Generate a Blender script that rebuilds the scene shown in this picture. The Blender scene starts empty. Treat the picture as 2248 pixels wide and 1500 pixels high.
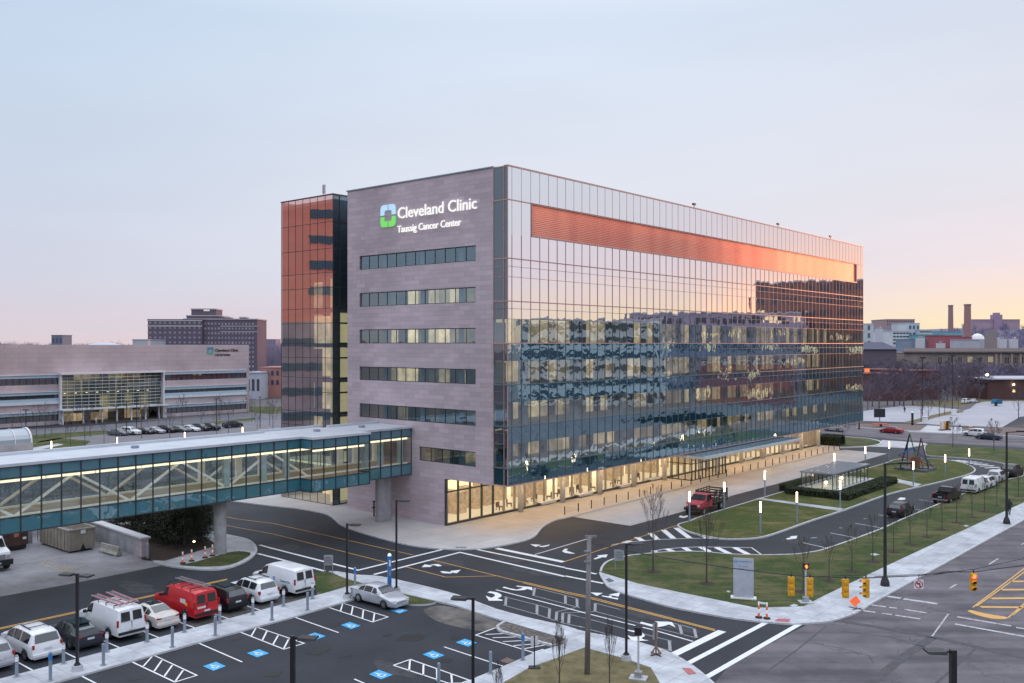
import bpy, bmesh, math, random
from mathutils import Vector, Matrix
random.seed(7)
SC = bpy.context.scene
COL = SC.collection
R = math.radians
# ---- survey of the place -------------------------------------------------
# camera 19.5 m above the ground looking level along +Y; G()/D() turn measured sight lines into real positions
FL, CX, HY, HH = 2003.0, 1124.0, 755.0, 19.5
def G(u, v, z=0.0):
    d = FL*(HH-z)/(v-HY)
    return Vector(((u-CX)*d/FL, d, z))
def D(u, v, d):
    return Vector(((u-CX)*d/FL, d, HH-(v-HY)*d/FL))
C0 = Vector((-0.41, 91.5, 0))
ANG = math.atan2(.7627, .6468)               # direction of the long street front
VA = Vector((math.cos(ANG), math.sin(ANG), 0)); VB = Vector((-math.sin(ANG), math.cos(ANG), 0))
def L(a, b, z=0.0): return C0 + VA*a + VB*b + Vector((0, 0, z))
ORD = ('first second third fourth fifth sixth seventh eighth ninth tenth eleventh twelfth thirteenth fourteenth fifteenth sixteenth '
       'seventeenth eighteenth nineteenth twentieth').split()

# ---- materials ------------------------------------------------------------
def lin(c):
    f = lambda x: x/12.92 if x <= .04045 else ((x+.055)/1.055)**2.4
    return tuple(f(x/255.) for x in c)
class NT:
    def __init__(s, m):
        m.use_nodes = True; s.t = m.node_tree; s.t.nodes.clear()
    def n(s, typ, **kw):
        nd = s.t.nodes.new(typ)
        for k, v in kw.items():
            if k.startswith('i_'):
                nd.inputs[k[2:].replace('_', ' ')].default_value = v
            elif k.startswith('x'):
                nd.inputs[int(k[1:])].default_value = v
            else: setattr(nd, k, v)
        return nd
    def l(s, a, ao, b, bi): s.t.links.new(a.outputs[ao], b.inputs[bi])
def c4(c): return (c[0], c[1], c[2], 1)
def mat(name, col, rough=.6, metal=0., var=.12, scale=2., bump=0., bscale=30., emit=None, estr=0., spec=.5, coat=0., c2=None, stretch=None):
    m = bpy.data.materials.new(name); t = NT(m)
    out = t.n('ShaderNodeOutputMaterial'); b = t.n('ShaderNodeBsdfPrincipled')
    t.l(b, 0, out, 0)
    b.inputs['Roughness'].default_value = rough; b.inputs['Metallic'].default_value = metal
    b.inputs['Specular IOR Level'].default_value = spec; b.inputs['Coat Weight'].default_value = coat
    b.inputs['Coat Roughness'].default_value = .05
    tc = t.n('ShaderNodeTexCoord'); src, so = tc, 'Object'
    if stretch:
        mp = t.n('ShaderNodeMapping'); mp.inputs['Scale'].default_value = stretch[:3]
        mp.inputs['Rotation'].default_value[2] = stretch[3] if len(stretch) > 3 else 0
        t.l(tc, 'Object', mp, 0); src, so = mp, 0
    ns = t.n('ShaderNodeTexNoise'); ns.inputs['Scale'].default_value = scale; ns.inputs['Detail'].default_value = 6; ns.inputs['Roughness'].default_value = .65
    t.l(src, so, ns, 'Vector')
    mx = t.n('ShaderNodeMix', data_type='RGBA')
    lo = tuple(x*(1-var) for x in col); hi = c2 if c2 else tuple(min(1, x*(1+var)) for x in col)
    mx.inputs[6].default_value = c4(lo); mx.inputs[7].default_value = c4(hi)
    mr = t.n('ShaderNodeMapRange'); mr.inputs[1].default_value = .3; mr.inputs[2].default_value = .7
    t.l(ns, 0, mr, 0); t.l(mr, 0, mx, 0); t.l(mx, 2, b, 'Base Color')
    if bump:
        n2 = t.n('ShaderNodeTexNoise'); n2.inputs['Scale'].default_value = bscale; n2.inputs['Detail'].default_value = 4
        t.l(tc, 'Object', n2, 'Vector')
        bp = t.n('ShaderNodeBump'); bp.inputs['Strength'].default_value = bump; bp.inputs['Distance'].default_value = .05
        t.l(n2, 0, bp, 'Height'); t.l(bp, 0, b, 'Normal')
    if emit:
        b.inputs['Emission Color'].default_value = c4(emit); b.inputs['Emission Strength'].default_value = estr
    return m
def emitmat(name, col, s):
    m = bpy.data.materials.new(name); t = NT(m)
    o = t.n('ShaderNodeOutputMaterial'); e = t.n('ShaderNodeEmission'); e.inputs[0].default_value = c4(col); e.inputs[1].default_value = s
    t.l(e, 0, o, 0); return m

# ---- mesh building ----------------------------------------------------------
class MB:
    def __init__(s): s.v = []; s.f = []; s.m = []
    def add(s, vs, fs, m=0):
        k = len(s.v); s.v += [tuple(v) for v in vs]
        s.f += [tuple(i+k for i in f) for f in fs]; s.m += [m]*len(fs); return s
    def quad(s, a, b, c, d, m=0): return s.add([a, b, c, d], [(0, 1, 2, 3)], m)
    def poly(s, pts, m=0): return s.add(pts, [tuple(range(len(pts)))], m)
    def box(s, x0, x1, y0, y1, z0, z1, m=0, fr=None):
        v = [Vector((x, y, z)) for x in (x0, x1) for y in (y0, y1) for z in (z0, z1)]
        if fr: v = [fr(p) for p in v]
        return s.add(v, [(0, 1, 3, 2), (4, 6, 7, 5), (0, 4, 5, 1), (2, 3, 7, 6), (0, 2, 6, 4), (1, 5, 7, 3)], m)
    def bar(s, p, q, w, h=None, m=0, up=Vector((0, 0, 1))):
        p = Vector(p); q = Vector(q); h = w if h is None else h
        d = (q-p)
        if d.length < 1e-6: return s
        d.normalize(); sd = d.cross(up)
        if sd.length < 1e-3: sd = Vector((1, 0, 0))
        sd.normalize(); u = sd.cross(d)
        vs = [e + sd*x*w/2 + u*y*h/2 for e in (p, q) for x, y in ((-1, -1), (1, -1), (1, 1), (-1, 1))]
        return s.add(vs, [(3, 2, 1, 0), (4, 5, 6, 7), (0, 1, 5, 4), (1, 2, 6, 5), (2, 3, 7, 6), (3, 0, 4, 7)], m)
    def tube(s, p, q, r0, r1=None, n=8, m=0, cap=True):
        p = Vector(p); q = Vector(q); r1 = r0 if r1 is None else r1
        d = (q-p).normalized(); a = d.orthogonal().normalized(); b = d.cross(a)
        vs = []
        for e, r in ((p, r0), (q, r1)):
            for i in range(n):
                t = 2*math.pi*i/n; vs.append(e + a*math.cos(t)*r + b*math.sin(t)*r)
        fs = [(i, (i+1) % n, n+(i+1) % n, n+i) for i in range(n)]
        if cap: fs += [tuple(reversed(range(n))), tuple(range(n, 2*n))]
        return s.add(vs, fs, m)
    def prism(s, pts, z0, z1, m=0, mside=None):
        n = len(pts); vs = [Vector((p[0], p[1], z0)) for p in pts]+[Vector((p[0], p[1], z1)) for p in pts]
        area = sum(pts[i][0]*pts[(i+1) % n][1]-pts[(i+1) % n][0]*pts[i][1] for i in range(n))
        top = tuple(range(n, 2*n)); 
        if area < 0: top = tuple(reversed(top))
        k = len(s.v); s.v += [tuple(v) for v in vs]
        s.f.append(tuple(i+k for i in top)); s.m.append(m)
        for i in range(n):
            j = (i+1) % n
            f = (i, j, n+j, n+i)
            if area < 0: f = tuple(reversed(f))
            s.f.append(tuple(x+k for x in f)); s.m.append(m if mside is None else mside)
        return s
    def lathe(s, c, prof, n=16, m=0):
        k = len(s.v); c = Vector(c)
        for r, z in prof:
            for i in range(n):
                t = 2*math.pi*i/n; s.v.append((c.x+r*math.cos(t), c.y+r*math.sin(t), c.z+z))
        for j in range(len(prof)-1):
            for i in range(n):
                s.f.append((k+j*n+i, k+j*n+(i+1) % n, k+(j+1)*n+(i+1) % n, k+(j+1)*n+i)); s.m.append(m)
        s.f.append(tuple(k+(len(prof)-1)*n+i for i in range(n))); s.m.append(m)
        return s
    def build(s, name, mats, parent=None, smooth=False, loc=None):
        me = bpy.data.meshes.new(name); me.from_pydata(s.v, [], s.f)
        if not isinstance(mats, (list, tuple)): mats = [mats]
        for m in mats: me.materials.append(m)
        if any(s.m): me.polygons.foreach_set('material_index', s.m)
        if smooth: me.polygons.foreach_set('use_smooth', [True]*len(me.polygons))
        me.update()
        o = bpy.data.objects.new(name, me); COL.objects.link(o)
        if parent: o.parent = parent
        if loc is not None: o.location = loc
        return o
def tag(o, label=None, cat=None, group=None, kind=None):
    if label: o['label'] = label
    if cat: o['category'] = cat
    if group: o['group'] = group
    if kind: o['kind'] = kind
    return o
def empty(name, loc=(0, 0, 0), rz=0., label=None, cat=None, group=None, sc=None):
    o = bpy.data.objects.new(name, None); COL.objects.link(o); o.location = loc; o.rotation_euler = (0, 0, rz)
    if sc: o.scale = (sc, sc, sc) if not isinstance(sc, tuple) else sc
    o.empty_display_size = .3
    return tag(o, label, cat, group)
KIDS = {}
def copy_tree(o, parent=None):
    c = o.copy(); COL.objects.link(c); c.parent = parent
    for ch in list(o.children): copy_tree(ch, c)
    return c
def place(proto, first, loc, rz=0., label=None, group=None, sc=None):
    o = proto if first else copy_tree(proto)
    o.location = loc; o.rotation_euler = (0, 0, rz)
    if sc: o.scale = sc if isinstance(sc, tuple) else (sc, sc, sc)
    if label: o['label'] = label
    if group: o['group'] = group
    return o
def text_mesh(txt, size, ext, name, m, parent, mtx, sx=1., bold=0.):
    cu = bpy.data.curves.new(name, 'FONT'); cu.body = txt; cu.size = size; cu.extrude = ext; cu.offset = bold
    cu.resolution_u = 3
    ob = bpy.data.objects.new(name+'_tmp', cu); COL.objects.link(ob)
    bpy.context.view_layer.update()
    me = bpy.data.meshes.new_from_object(ob.evaluated_get(bpy.context.evaluated_depsgraph_get()))
    bpy.data.objects.remove(ob); bpy.data.curves.remove(cu)
    me.transform(Matrix.Diagonal((sx, 1, 1, 1))); me.transform(mtx)
    me.materials.clear(); me.materials.append(m)
    o = bpy.data.objects.new(name, me); COL.objects.link(o)
    if parent: o.parent = parent
    return o
def basis(o, x, y):   # matrix whose local x,y axes are given directions, origin o
    x = Vector(x).normalized(); y = Vector(y).normalized(); z = x.cross(y)
    return Matrix(((x.x, y.x, z.x, o[0]), (x.y, y.y, z.y, o[1]), (x.z, y.z, z.z, o[2]), (0, 0, 0, 1)))

# ---- common materials ---------------------------------------------------------
M = {}
M['asphalt'] = mat('asphalt', (.013, .018, .029), .75, var=.3, scale=.16, bump=.45, bscale=11, c2=(.026, .033, .047))
M['newpaint'] = mat('white_road_paint', (.78, .79, .82), .6, var=.12, scale=3)
M['oldpaint'] = mat('worn_white_paint', (.42, .43, .47), .7, var=.35, scale=4)
def wornpaint(name, col, base=(.02, .026, .038), sc=5., thr=.60):
    m = mat(name, col, .65, var=.1, scale=3); nt = m.node_tree; b = nt.nodes['Principled BSDF']; src = b.inputs['Base Color'].links[0].from_socket
    tc = nt.nodes.new('ShaderNodeTexCoord'); n = nt.nodes.new('ShaderNodeTexNoise'); n.inputs['Scale'].default_value = sc; n.inputs['Detail'].default_value = 10; n.inputs['Roughness'].default_value = .75; nt.links.new(tc.outputs['Object'], n.inputs['Vector'])
    r = nt.nodes.new('ShaderNodeMapRange'); r.inputs[1].default_value = thr; r.inputs[2].default_value = thr+.08; r.inputs[4].default_value = .75; nt.links.new(n.outputs[0], r.inputs[0])
    x = nt.nodes.new('ShaderNodeMix'); x.data_type = 'RGBA'; nt.links.new(r.outputs[0], x.inputs[0]); nt.links.new(src, x.inputs[6]); x.inputs[7].default_value = c4(base); nt.links.new(x.outputs[2], b.inputs['Base Color']); return m
M['newpaint'] = wornpaint('white_road_paint', (.74, .76, .80)); M['oldpaint'] = wornpaint('worn_white_paint', (.50, .50, .54), (.13, .125, .14), 3., .5)
M['yellow'] = mat('yellow_road_paint', (.62, .36, .10), .6, var=.15, scale=3)
M['sealant'] = mat('grey_sealant', (.30, .31, .34), .7, var=.3, scale=5)
M['conc'] = mat('sidewalk_concrete', (.46, .47, .50), .85, var=.22, scale=.35, bump=.1, bscale=12)
M['concpad'] = mat('concrete_pad', (.44, .44, .46), .8, var=.16, scale=.3)
M['kerb'] = mat('kerb_concrete', (.52, .53, .56), .8, var=.15, scale=2)
def grassmat(name, g1, g2, straw, thr):
    m = bpy.data.materials.new(name); t = NT(m); out = t.n('ShaderNodeOutputMaterial'); b = t.n('ShaderNodeBsdfPrincipled'); b.inputs['Roughness'].default_value = .95; b.inputs['Specular IOR Level'].default_value = .15; t.l(b, 0, out, 0)
    tc = t.n('ShaderNodeTexCoord'); n1 = t.n('ShaderNodeTexNoise', i_Scale=5., i_Detail=8., i_Roughness=.8); n2 = t.n('ShaderNodeTexNoise', i_Scale=.22, i_Detail=9., i_Roughness=.72)
    mp = t.n('ShaderNodeMapping'); mp.inputs['Rotation'].default_value[2] = -ANG; mp.inputs['Scale'].default_value = (.3, 1.6, 1); t.l(tc, 'Object', mp, 0); n3 = t.n('ShaderNodeTexNoise', i_Scale=.8, i_Detail=4.); t.l(mp, 0, n3, 0)
    t.l(tc, 'Object', n1, 0); t.l(tc, 'Object', n2, 0)
    a = t.n('ShaderNodeMix', data_type='RGBA'); a.inputs[6].default_value = c4(g1); a.inputs[7].default_value = c4(g2); r = t.n('ShaderNodeMapRange'); r.inputs[1].default_value = .35; r.inputs[2].default_value = .65; t.l(n1, 0, r, 0); t.l(r, 0, a, 0)
    ad = t.n('ShaderNodeMath', operation='ADD'); t.l(n2, 0, ad, 0); sc = t.n('ShaderNodeMath', operation='MULTIPLY', x1=.35); t.l(n3, 0, sc, 0); t.l(sc, 0, ad, 1)
    r2 = t.n('ShaderNodeMapRange'); r2.inputs[1].default_value = thr; r2.inputs[2].default_value = thr+.16; r2.inputs[4].default_value = .85; t.l(ad, 0, r2, 0)
    x = t.n('ShaderNodeMix', data_type='RGBA'); t.l(r2, 0, x, 0); t.l(a, 2, x, 6); x.inputs[7].default_value = c4(straw); t.l(x, 2, b, 'Base Color')
    bp = t.n('ShaderNodeBump'); bp.inputs['Strength'].default_value = 1.; bp.inputs['Distance'].default_value = .06; t.l(n1, 0, bp, 'Height'); t.l(bp, 0, b, 'Normal'); return m
M['grass'] = grassmat('winter_grass', (.026, .046, .018), (.082, .110, .042), (.14, .13, .065), .62)
M['drygrass'] = mat('dry_grass', (.12, .11, .05), .95, var=.3, scale=1.2, bump=.9, bscale=9, c2=(.20, .17, .085))
M['mulch'] = mat('mulch', (.045, .032, .027), .95, var=.5, scale=6, bump=1., bscale=20)
M['stones'] = mat('stony_mulch', (.07, .06, .06), .95, var=.6, scale=5, bump=1., bscale=20, c2=(.22, .2, .19))
M['black'] = mat('black_metal', (.018, .018, .021), .45, var=.2)
M['dark'] = mat('dark_bronze', (.035, .035, .045), .4, metal=.3)
M['galv'] = mat('galvanised_metal', (.38, .40, .45), .4, metal=.5, var=.15, scale=4)
M['bluegrey'] = mat('blue_grey_paint', (.24, .29, .36), .5, var=.1)
M['white'] = mat('white_paint', (.78, .79, .82), .4, var=.05)
M['rubber'] = mat('tyre_rubber', (.02, .02, .022), .8)
M['rim'] = mat('alloy_rim', (.45, .46, .5), .3, metal=.8)
M['topglass'] = mat('vehicle_window_reflecting', (.03, .045, .055), .04, var=.2, spec=1., coat=.6)
M['autoglass'] = mat('vehicle_glass', (.008, .012, .015), .08, var=.3, scale=1, spec=.5)
M['red'] = mat('red_lens', (.32, .012, .015), .25)
M['headlens'] = mat('headlamp_lens', (.6, .62, .66), .15)
M['orange'] = mat('safety_orange', (.75, .12, .03), .5)
M['bark'] = mat('bark', (.075, .060, .058), .9, var=.3, scale=8)
M['plate'] = mat('plate', (.6, .62, .68), .5)
M['wood'] = mat('weathered_wood', (.20, .19, .20), .85, var=.35, scale=3, stretch=(6, 6, .5))
M['brown'] = mat('brown_timber', (.22, .13, .08), .7, var=.25, scale=4)
M['signblue'] = mat('sign_blue', (.03, .20, .52), .45)
M['adablue'] = mat('access_symbol_blue', (.05, .38, .72), .6, var=.1)

# ---- camera, world, sun --------------------------------------------------------
cam = bpy.data.cameras.new('camera'); co = bpy.data.objects.new('camera', cam); COL.objects.link(co)
co.location = (0, 0, HH); co.rotation_euler = (R(90), 0, 0)
cam.sensor_width = 36; cam.lens = FL/2248*36; cam.shift_y = 5/2248.; cam.clip_end = 8000; cam.clip_start = .5
SC.camera = co
SC.view_settings.view_transform = 'Standard'; SC.view_settings.look = 'None'
SC.view_settings.exposure = 0; SC.view_settings.gamma = 1
SC.cycles.use_denoising = True
SC.cycles.max_bounces = 6; SC.cycles.diffuse_bounces = 2; SC.cycles.glossy_bounces = 3; SC.cycles.transparent_max_bounces = 12
SC.cycles.transmission_bounces = 3
SC.cycles.sample_clamp_indirect = 4; SC.cycles.caustics_reflective = False; SC.cycles.caustics_refractive = False
SUN_AZ, SUN_EL = 50., 2.0          # degrees right of +Y, above the horizon
w = bpy.data.worlds.new('World'); SC.world = w; t = NT(w)
out = t.n('ShaderNodeOutputWorld'); bg = t.n('ShaderNodeBackground'); t.l(bg, 0, out, 0)
sky = t.n('ShaderNodeTexSky'); sky.sky_type = 'NISHITA'; sky.sun_disc = False
sky.sun_elevation = R(SUN_EL); sky.sun_rotation = R(SUN_AZ); sky.altitude = 200; sky.dust_density = 2.
tc = t.n('ShaderNodeTexCoord'); sep = t.n('ShaderNodeSeparateXYZ'); t.l(tc, 'Generated', sep, 0)
def ramp(stops):
    r = t.n('ShaderNodeValToRGB'); e = r.color_ramp.elements
    while len(e) < len(stops): e.new(.5)
    for k, (p, c) in enumerate(stops):
        e[k].position = p; e[k].color = c4(c)
    t.l(sep, 'Z', r, 0); return r
# thin overcast at dusk: cool side and warm side of the horizon
cool = ramp([(0., lin((224, 208, 214))), (.02, lin((219, 210, 220))), (.07, lin((208, 211, 227))), (.17, lin((203, 215, 233))), (.33, lin((196, 214, 237))), (.45, (.95, 1.0, 1.12)), (1., (1.75, 1.85, 2.05))])
warm = ramp([(0., lin((254, 216, 180))), (.018, lin((255, 236, 192))), (.045, lin((250, 228, 211))), (.08, lin((235, 222, 228))), (.17, lin((226, 227, 238))), (.35, lin((213, 223, 240))), (.45, (.95, 1.0, 1.12)), (1., (1.75, 1.85, 2.05))])
mid = ramp([(0., lin((234, 213, 215))), (.02, lin((230, 217, 223))), (.06, lin((222, 221, 232))), (.17, lin((225, 229, 241))), (.33, lin((213, 226, 243))), (.45, (.95, 1.0, 1.12)), (1., (1.75, 1.85, 2.05))])
hot = ramp([(0., (2.6, .85, .32)), (.03, (2.4, .95, .42)), (.07, (1.25, .74, .55)), (.13, lin((238, 210, 214))), (.22, lin((222, 218, 232))), (.35, lin((213, 221, 235))), (.45, (.95, 1.0, 1.12)), (1., (1.75, 1.85, 2.05))])
sv = t.n('ShaderNodeVectorMath', operation='MULTIPLY'); sv.inputs[1].default_value = (1, 1, 0); t.l(tc, 'Generated', sv, 0)
nv = t.n('ShaderNodeVectorMath', operation='NORMALIZE'); t.l(sv, 0, nv, 0)
def azim(a, lo, hi):
    dt = t.n('ShaderNodeVectorMath', operation='DOT_PRODUCT'); dt.inputs[1].default_value = (math.sin(R(a)), math.cos(R(a)), 0)
    t.l(nv, 0, dt, 0)
    mr = t.n('ShaderNodeMapRange', interpolation_type='SMOOTHSTEP'); mr.inputs[1].default_value = lo; mr.inputs[2].default_value = hi
    t.l(dt, 'Value', mr, 0); return mr
f0 = azim(SUN_AZ, .10, .75); f1 = azim(SUN_AZ, .72, .97); f2 = azim(SUN_AZ, .935, 1.)
m0 = t.n('ShaderNodeMix', data_type='RGBA'); t.l(f0, 0, m0, 0); t.l(cool, 0, m0, 6); t.l(mid, 0, m0, 7)
m1 = t.n('ShaderNodeMix', data_type='RGBA'); t.l(f1, 0, m1, 0); t.l(m0, 2, m1, 6); t.l(warm, 0, m1, 7)
m2 = t.n('ShaderNodeMix', data_type='RGBA'); t.l(f2, 0, m2, 0); t.l(m1, 2, m2, 6); t.l(hot, 0, m2, 7)
# faint cloud streaks
mp = t.n('ShaderNodeMapping'); mp.inputs['Scale'].default_value = (1.2, 1.2, 6); t.l(tc, 'Generated', mp, 0)
ns = t.n('ShaderNodeTexNoise'); ns.inputs['Scale'].default_value = 1.6; ns.inputs['Detail'].default_value = 5; t.l(mp, 0, ns, 0)
mr = t.n('ShaderNodeMapRange'); mr.inputs[1].default_value = .3; mr.inputs[2].default_value = .7; mr.inputs[3].default_value = .965; mr.inputs[4].default_value = 1.035
t.l(ns, 0, mr, 0)
vm = t.n('ShaderNodeVectorMath', operation='SCALE'); t.l(m2, 2, vm, 0); t.l(mr, 0, vm, 'Scale')
sk = t.n('ShaderNodeVectorMath', operation='SCALE'); t.l(sky, 0, sk, 0); sk.inputs['Scale'].default_value = .006
ad = t.n('ShaderNodeVectorMath', operation='ADD'); t.l(vm, 0, ad, 0); t.l(sk, 0, ad, 1)
t.l(ad, 0, bg, 0); bg.inputs[1].default_value = 1.
sl = bpy.data.lights.new('sun', 'SUN'); so = bpy.data.objects.new('sun', sl); COL.objects.link(so)
sl.energy = 2.0; sl.angle = R(1.5); sl.color = (1., .42, .22)
dv = Vector((math.sin(R(SUN_AZ))*math.cos(R(SUN_EL)), math.cos(R(SUN_AZ))*math.cos(R(SUN_EL)), math.sin(R(SUN_EL))))
so.rotation_euler = dv.to_track_quat('Z', 'Y').to_euler(); so.location = (200, 200, 120)
# ============================ GROUND ============================
def P(pts, z=0.): return [G(u, v, z) for u, v in pts]
def spline(pts, n=4):
    out = []
    for i in range(len(pts)-1):
        p0 = pts[max(i-1, 0)]; p1 = pts[i]; p2 = pts[i+1]; p3 = pts[min(i+2, len(pts)-1)]
        for k in range(n):
            t_ = k/n
            out.append(tuple(.5*((2*p1[j])+(-p0[j]+p2[j])*t_+(2*p0[j]-5*p1[j]+4*p2[j]-p3[j])*t_*t_+(-p0[j]+3*p1[j]-3*p2[j]+p3[j])*t_**3) for j in (0, 1)))
    out.append(tuple(pts[-1])); return out
def sheet(name, pts, z, m, px=True, kind='structure', label=None, cat=None):
    p = P(pts, z) if px else [Vector((q[0], q[1], z)) for q in pts]
    a = sum(p[i].x*p[(i+1) % len(p)].y-p[(i+1) % len(p)].x*p[i].y for i in range(len(p)))
    if a < 0: p = p[::-1]
    return tag(MB().poly(p).build(name, m), label, cat, None, kind)
def raised(name, pts, z, m, mside=None, px=True, z0=-.02):
    p = P(pts, z) if px else pts
    return tag(MB().prism(p, z0, z, 0, 1).build(name, [m, mside or M['kerb']]), kind='structure')
def ribbon(mb, pts, w, z=.016, m=0, px=True):
    p = [G(u, v, z) for u, v in pts] if px else [Vector((q[0], q[1], z)) for q in pts]
    L_, R_ = [], []
    for i, q in enumerate(p):
        d0 = (p[i]-p[i-1]).normalized() if i else (p[1]-p[0]).normalized()
        d1 = (p[i+1]-p[i]).normalized() if i < len(p)-1 else d0
        d = (d0+d1).normalized(); n = Vector((-d.y, d.x, 0))
        k = 1/max(.5, n.dot(Vector((-d0.y, d0.x, 0))))
        L_.append(q+n*w/2*k); R_.append(q-n*w/2*k)
    for i in range(len(p)-1): mb.quad(R_[i], R_[i+1], L_[i+1], L_[i], m)
    return mb
def kerbline(name, pts, w=.18, z=.135, z0=-.01, closed=False):
    p = P(pts, z)
    if closed: p = p+[p[0]]
    mb = MB()
    for i in range(len(p)-1):
        d = (p[i+1]-p[i]).normalized(); n = Vector((-d.y, d.x, 0))*w/2; e = d*.02
        q = [p[i]-n-e, p[i+1]-n+e, p[i+1]+n+e, p[i]+n-e]
        mb.prism(q, z0, z)
    return tag(mb.build(name, M['kerb']), kind='structure')

# far terrain, one sheet to the horizon
terr = mat('far_terrain', (.10, .095, .105), .95, var=.3, scale=.01, c2=(.15, .14, .15))
tag(MB().quad((-4000, -200, -.05), (4000, -200, -.05), (4000, 6000, -.05), (-4000, 6000, -.05)).build('ground', terr), kind='structure')
# asphalt of the whole site
m = M['asphalt']
site = [(-60, -10), (75, -10), (160, 90), (215, 215), (120, 262), (30, 250), (-60, 235), (-160, 225), (-130, 60)]
tag(MB().poly([Vector((x, y, 0)) for x, y in site]).build('asphalt_pavement', M['asphalt']), kind='structure')

# asphalt shading: old avenue in cracked grey asphalt
old = bpy.data.materials.new('old_cracked_asphalt'); t = NT(old)
out = t.n('ShaderNodeOutputMaterial'); b = t.n('ShaderNodeBsdfPrincipled'); b.inputs['Roughness'].default_value = .85; t.l(b, 0, out, 0)
tc = t.n('ShaderNodeTexCoord')
mp = t.n('ShaderNodeMapping'); mp.inputs['Rotation'].default_value[2] = -R(47); mp.inputs['Scale'].default_value = (.03, .45, 1); t.l(tc, 'Object', mp, 0)
n1 = t.n('ShaderNodeTexNoise', i_Scale=1.4, i_Detail=5.); t.l(mp, 0, n1, 0)
n2 = t.n('ShaderNodeTexNoise', i_Scale=.25, i_Detail=8., i_Roughness=.7); t.l(tc, 'Object', n2, 0)
av = t.n('ShaderNodeMath', operation='ADD'); t.l(n1, 0, av, 0); t.l(n2, 0, av, 1)
rp = t.n('ShaderNodeValToRGB'); e = rp.color_ramp.elements; e[0].position = .38; e[0].color = (.065, .062, .075, 1); e[1].position = .66; e[1].color = (.19, .17, .195, 1)
hf = t.n('ShaderNodeMath', operation='MULTIPLY', x1=.5); t.l(av, 0, hf, 0); t.l(hf, 0, rp, 0)
dn = t.n('ShaderNodeTexNoise', i_Scale=.6, i_Detail=6.); t.l(tc, 'Object', dn, 0)
dm = t.n('ShaderNodeMix', data_type='VECTOR', x0=.18); t.l(tc, 'Object', dm, 4); t.l(dn, 1, dm, 5)
wn = t.n('ShaderNodeVectorMath', operation='SCALE'); t.l(dn, 1, wn, 0); wn.inputs['Scale'].default_value = 4.
wa = t.n('ShaderNodeVectorMath', operation='ADD'); t.l(tc, 'Object', wa, 0); t.l(wn, 0, wa, 1)
vo = t.n('ShaderNodeTexVoronoi', feature='DISTANCE_TO_EDGE', i_Scale=.16); t.l(wa, 0, vo, 0)
cr = t.n('ShaderNodeMath', operation='LESS_THAN', x1=.007); t.l(vo, 0, cr, 0)
cm = t.n('ShaderNodeMath', operation='MULTIPLY'); t.l(cr, 0, cm, 0)
n3 = t.n('ShaderNodeTexNoise', i_Scale=.09); t.l(tc, 'Object', n3, 0)
g3 = t.n('ShaderNodeMath', operation='GREATER_THAN', x1=.5); t.l(n3, 0, g3, 0); t.l(g3, 0, cm, 1)
cx = t.n('ShaderNodeMix', data_type='RGBA'); t.l(cm, 0, cx, 0); t.l(rp, 0, cx, 6); cx.inputs[7].default_value = (.075, .072, .085, 1); t.l(cx, 2, b, 'Base Color')
M['old'] = old
# joint-lined concrete (slabs)
def slabmat(name, col, size, rot, var=.2, c2=None):
    m = bpy.data.materials.new(name); t = NT(m)
    out = t.n('ShaderNodeOutputMaterial'); b = t.n('ShaderNodeBsdfPrincipled'); b.inputs['Roughness'].default_value = .8; t.l(b, 0, out, 0)
    tc = t.n('ShaderNodeTexCoord'); mp = t.n('ShaderNodeMapping'); mp.inputs['Rotation'].default_value[2] = rot; t.l(tc, 'Object', mp, 0)
    br = t.n('ShaderNodeTexBrick'); br.offset = 0.; br.inputs['Scale'].default_value = 1.
    br.inputs['Brick Width'].default_value = size; br.inputs['Row Height'].default_value = size; br.inputs['Mortar Size'].default_value = .02
    br.inputs['Color1'].default_value = c4(tuple(x*.93 for x in col)); br.inputs['Color2'].default_value = c4(tuple(x*1.06 for x in col)); br.inputs['Mortar'].default_value = c4(tuple(x*.62 for x in col))
    t.l(mp, 0, br, 0)
    ns = t.n('ShaderNodeTexNoise', i_Scale=.35, i_Detail=8., i_Roughness=.7); t.l(tc, 'Object', ns, 0)
    mr = t.n('ShaderNodeMapRange'); mr.inputs[1].default_value = .32; mr.inputs[2].default_value = .68; mr.inputs[3].default_value = 1-var; mr.inputs[4].default_value = 1+var*.5
    t.l(ns, 0, mr, 0)
    vm = t.n('ShaderNodeVectorMath', operation='SCALE'); t.l(br, 0, vm, 0); t.l(mr, 0, vm, 'Scale'); t.l(vm, 0, b, 'Base Color')
    return m
M['slab'] = slabmat('jointed_sidewalk', (.50, .53, .58), 1.5, -ANG, .38)
M['plaza'] = slabmat('plaza_concrete', (.47, .46, .47), 3., -ANG, .12)
M['pad'] = slabmat('drop_off_concrete', (.43, .43, .45), 4.5, -ANG, .1)
M['lot'] = slabmat('pale_lot_concrete', (.38, .38, .43), 6., .3, .12)
M['dock'] = slabmat('stained_dock_concrete', (.27, .27, .30), 5., -ANG, .35)

# --- avenue on the right, far street, cross road
sheet('avenue_road', [(1470, 1620), (1600, 1462), (1660, 1430), (1720, 1398), (1790, 1363), (1832, 1362), (1898, 1336), (1960, 1296), (2067, 1240), (2248, 1141), (2500, 1012), (2900, 900), (4200, 1010), (3600, 2400), (1000, 2400)], .004, M['old'])
sheet('street_road', [(1500, 930), (1790, 948), (2000, 957), (2248, 967), (2700, 985), (3200, 1000), (3000, 1030), (2600, 1004), (2248, 984), (2040, 972), (1880, 955), (1790, 950), (1500, 948)][:0] or
      [(1640, 925), (1895, 935), (2060, 943), (2248, 957), (3000, 985), (3000, 1030), (2248, 983), (2036, 971), (1940, 962), (1800, 950), (1640, 943)], .004, M['old'])
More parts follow.
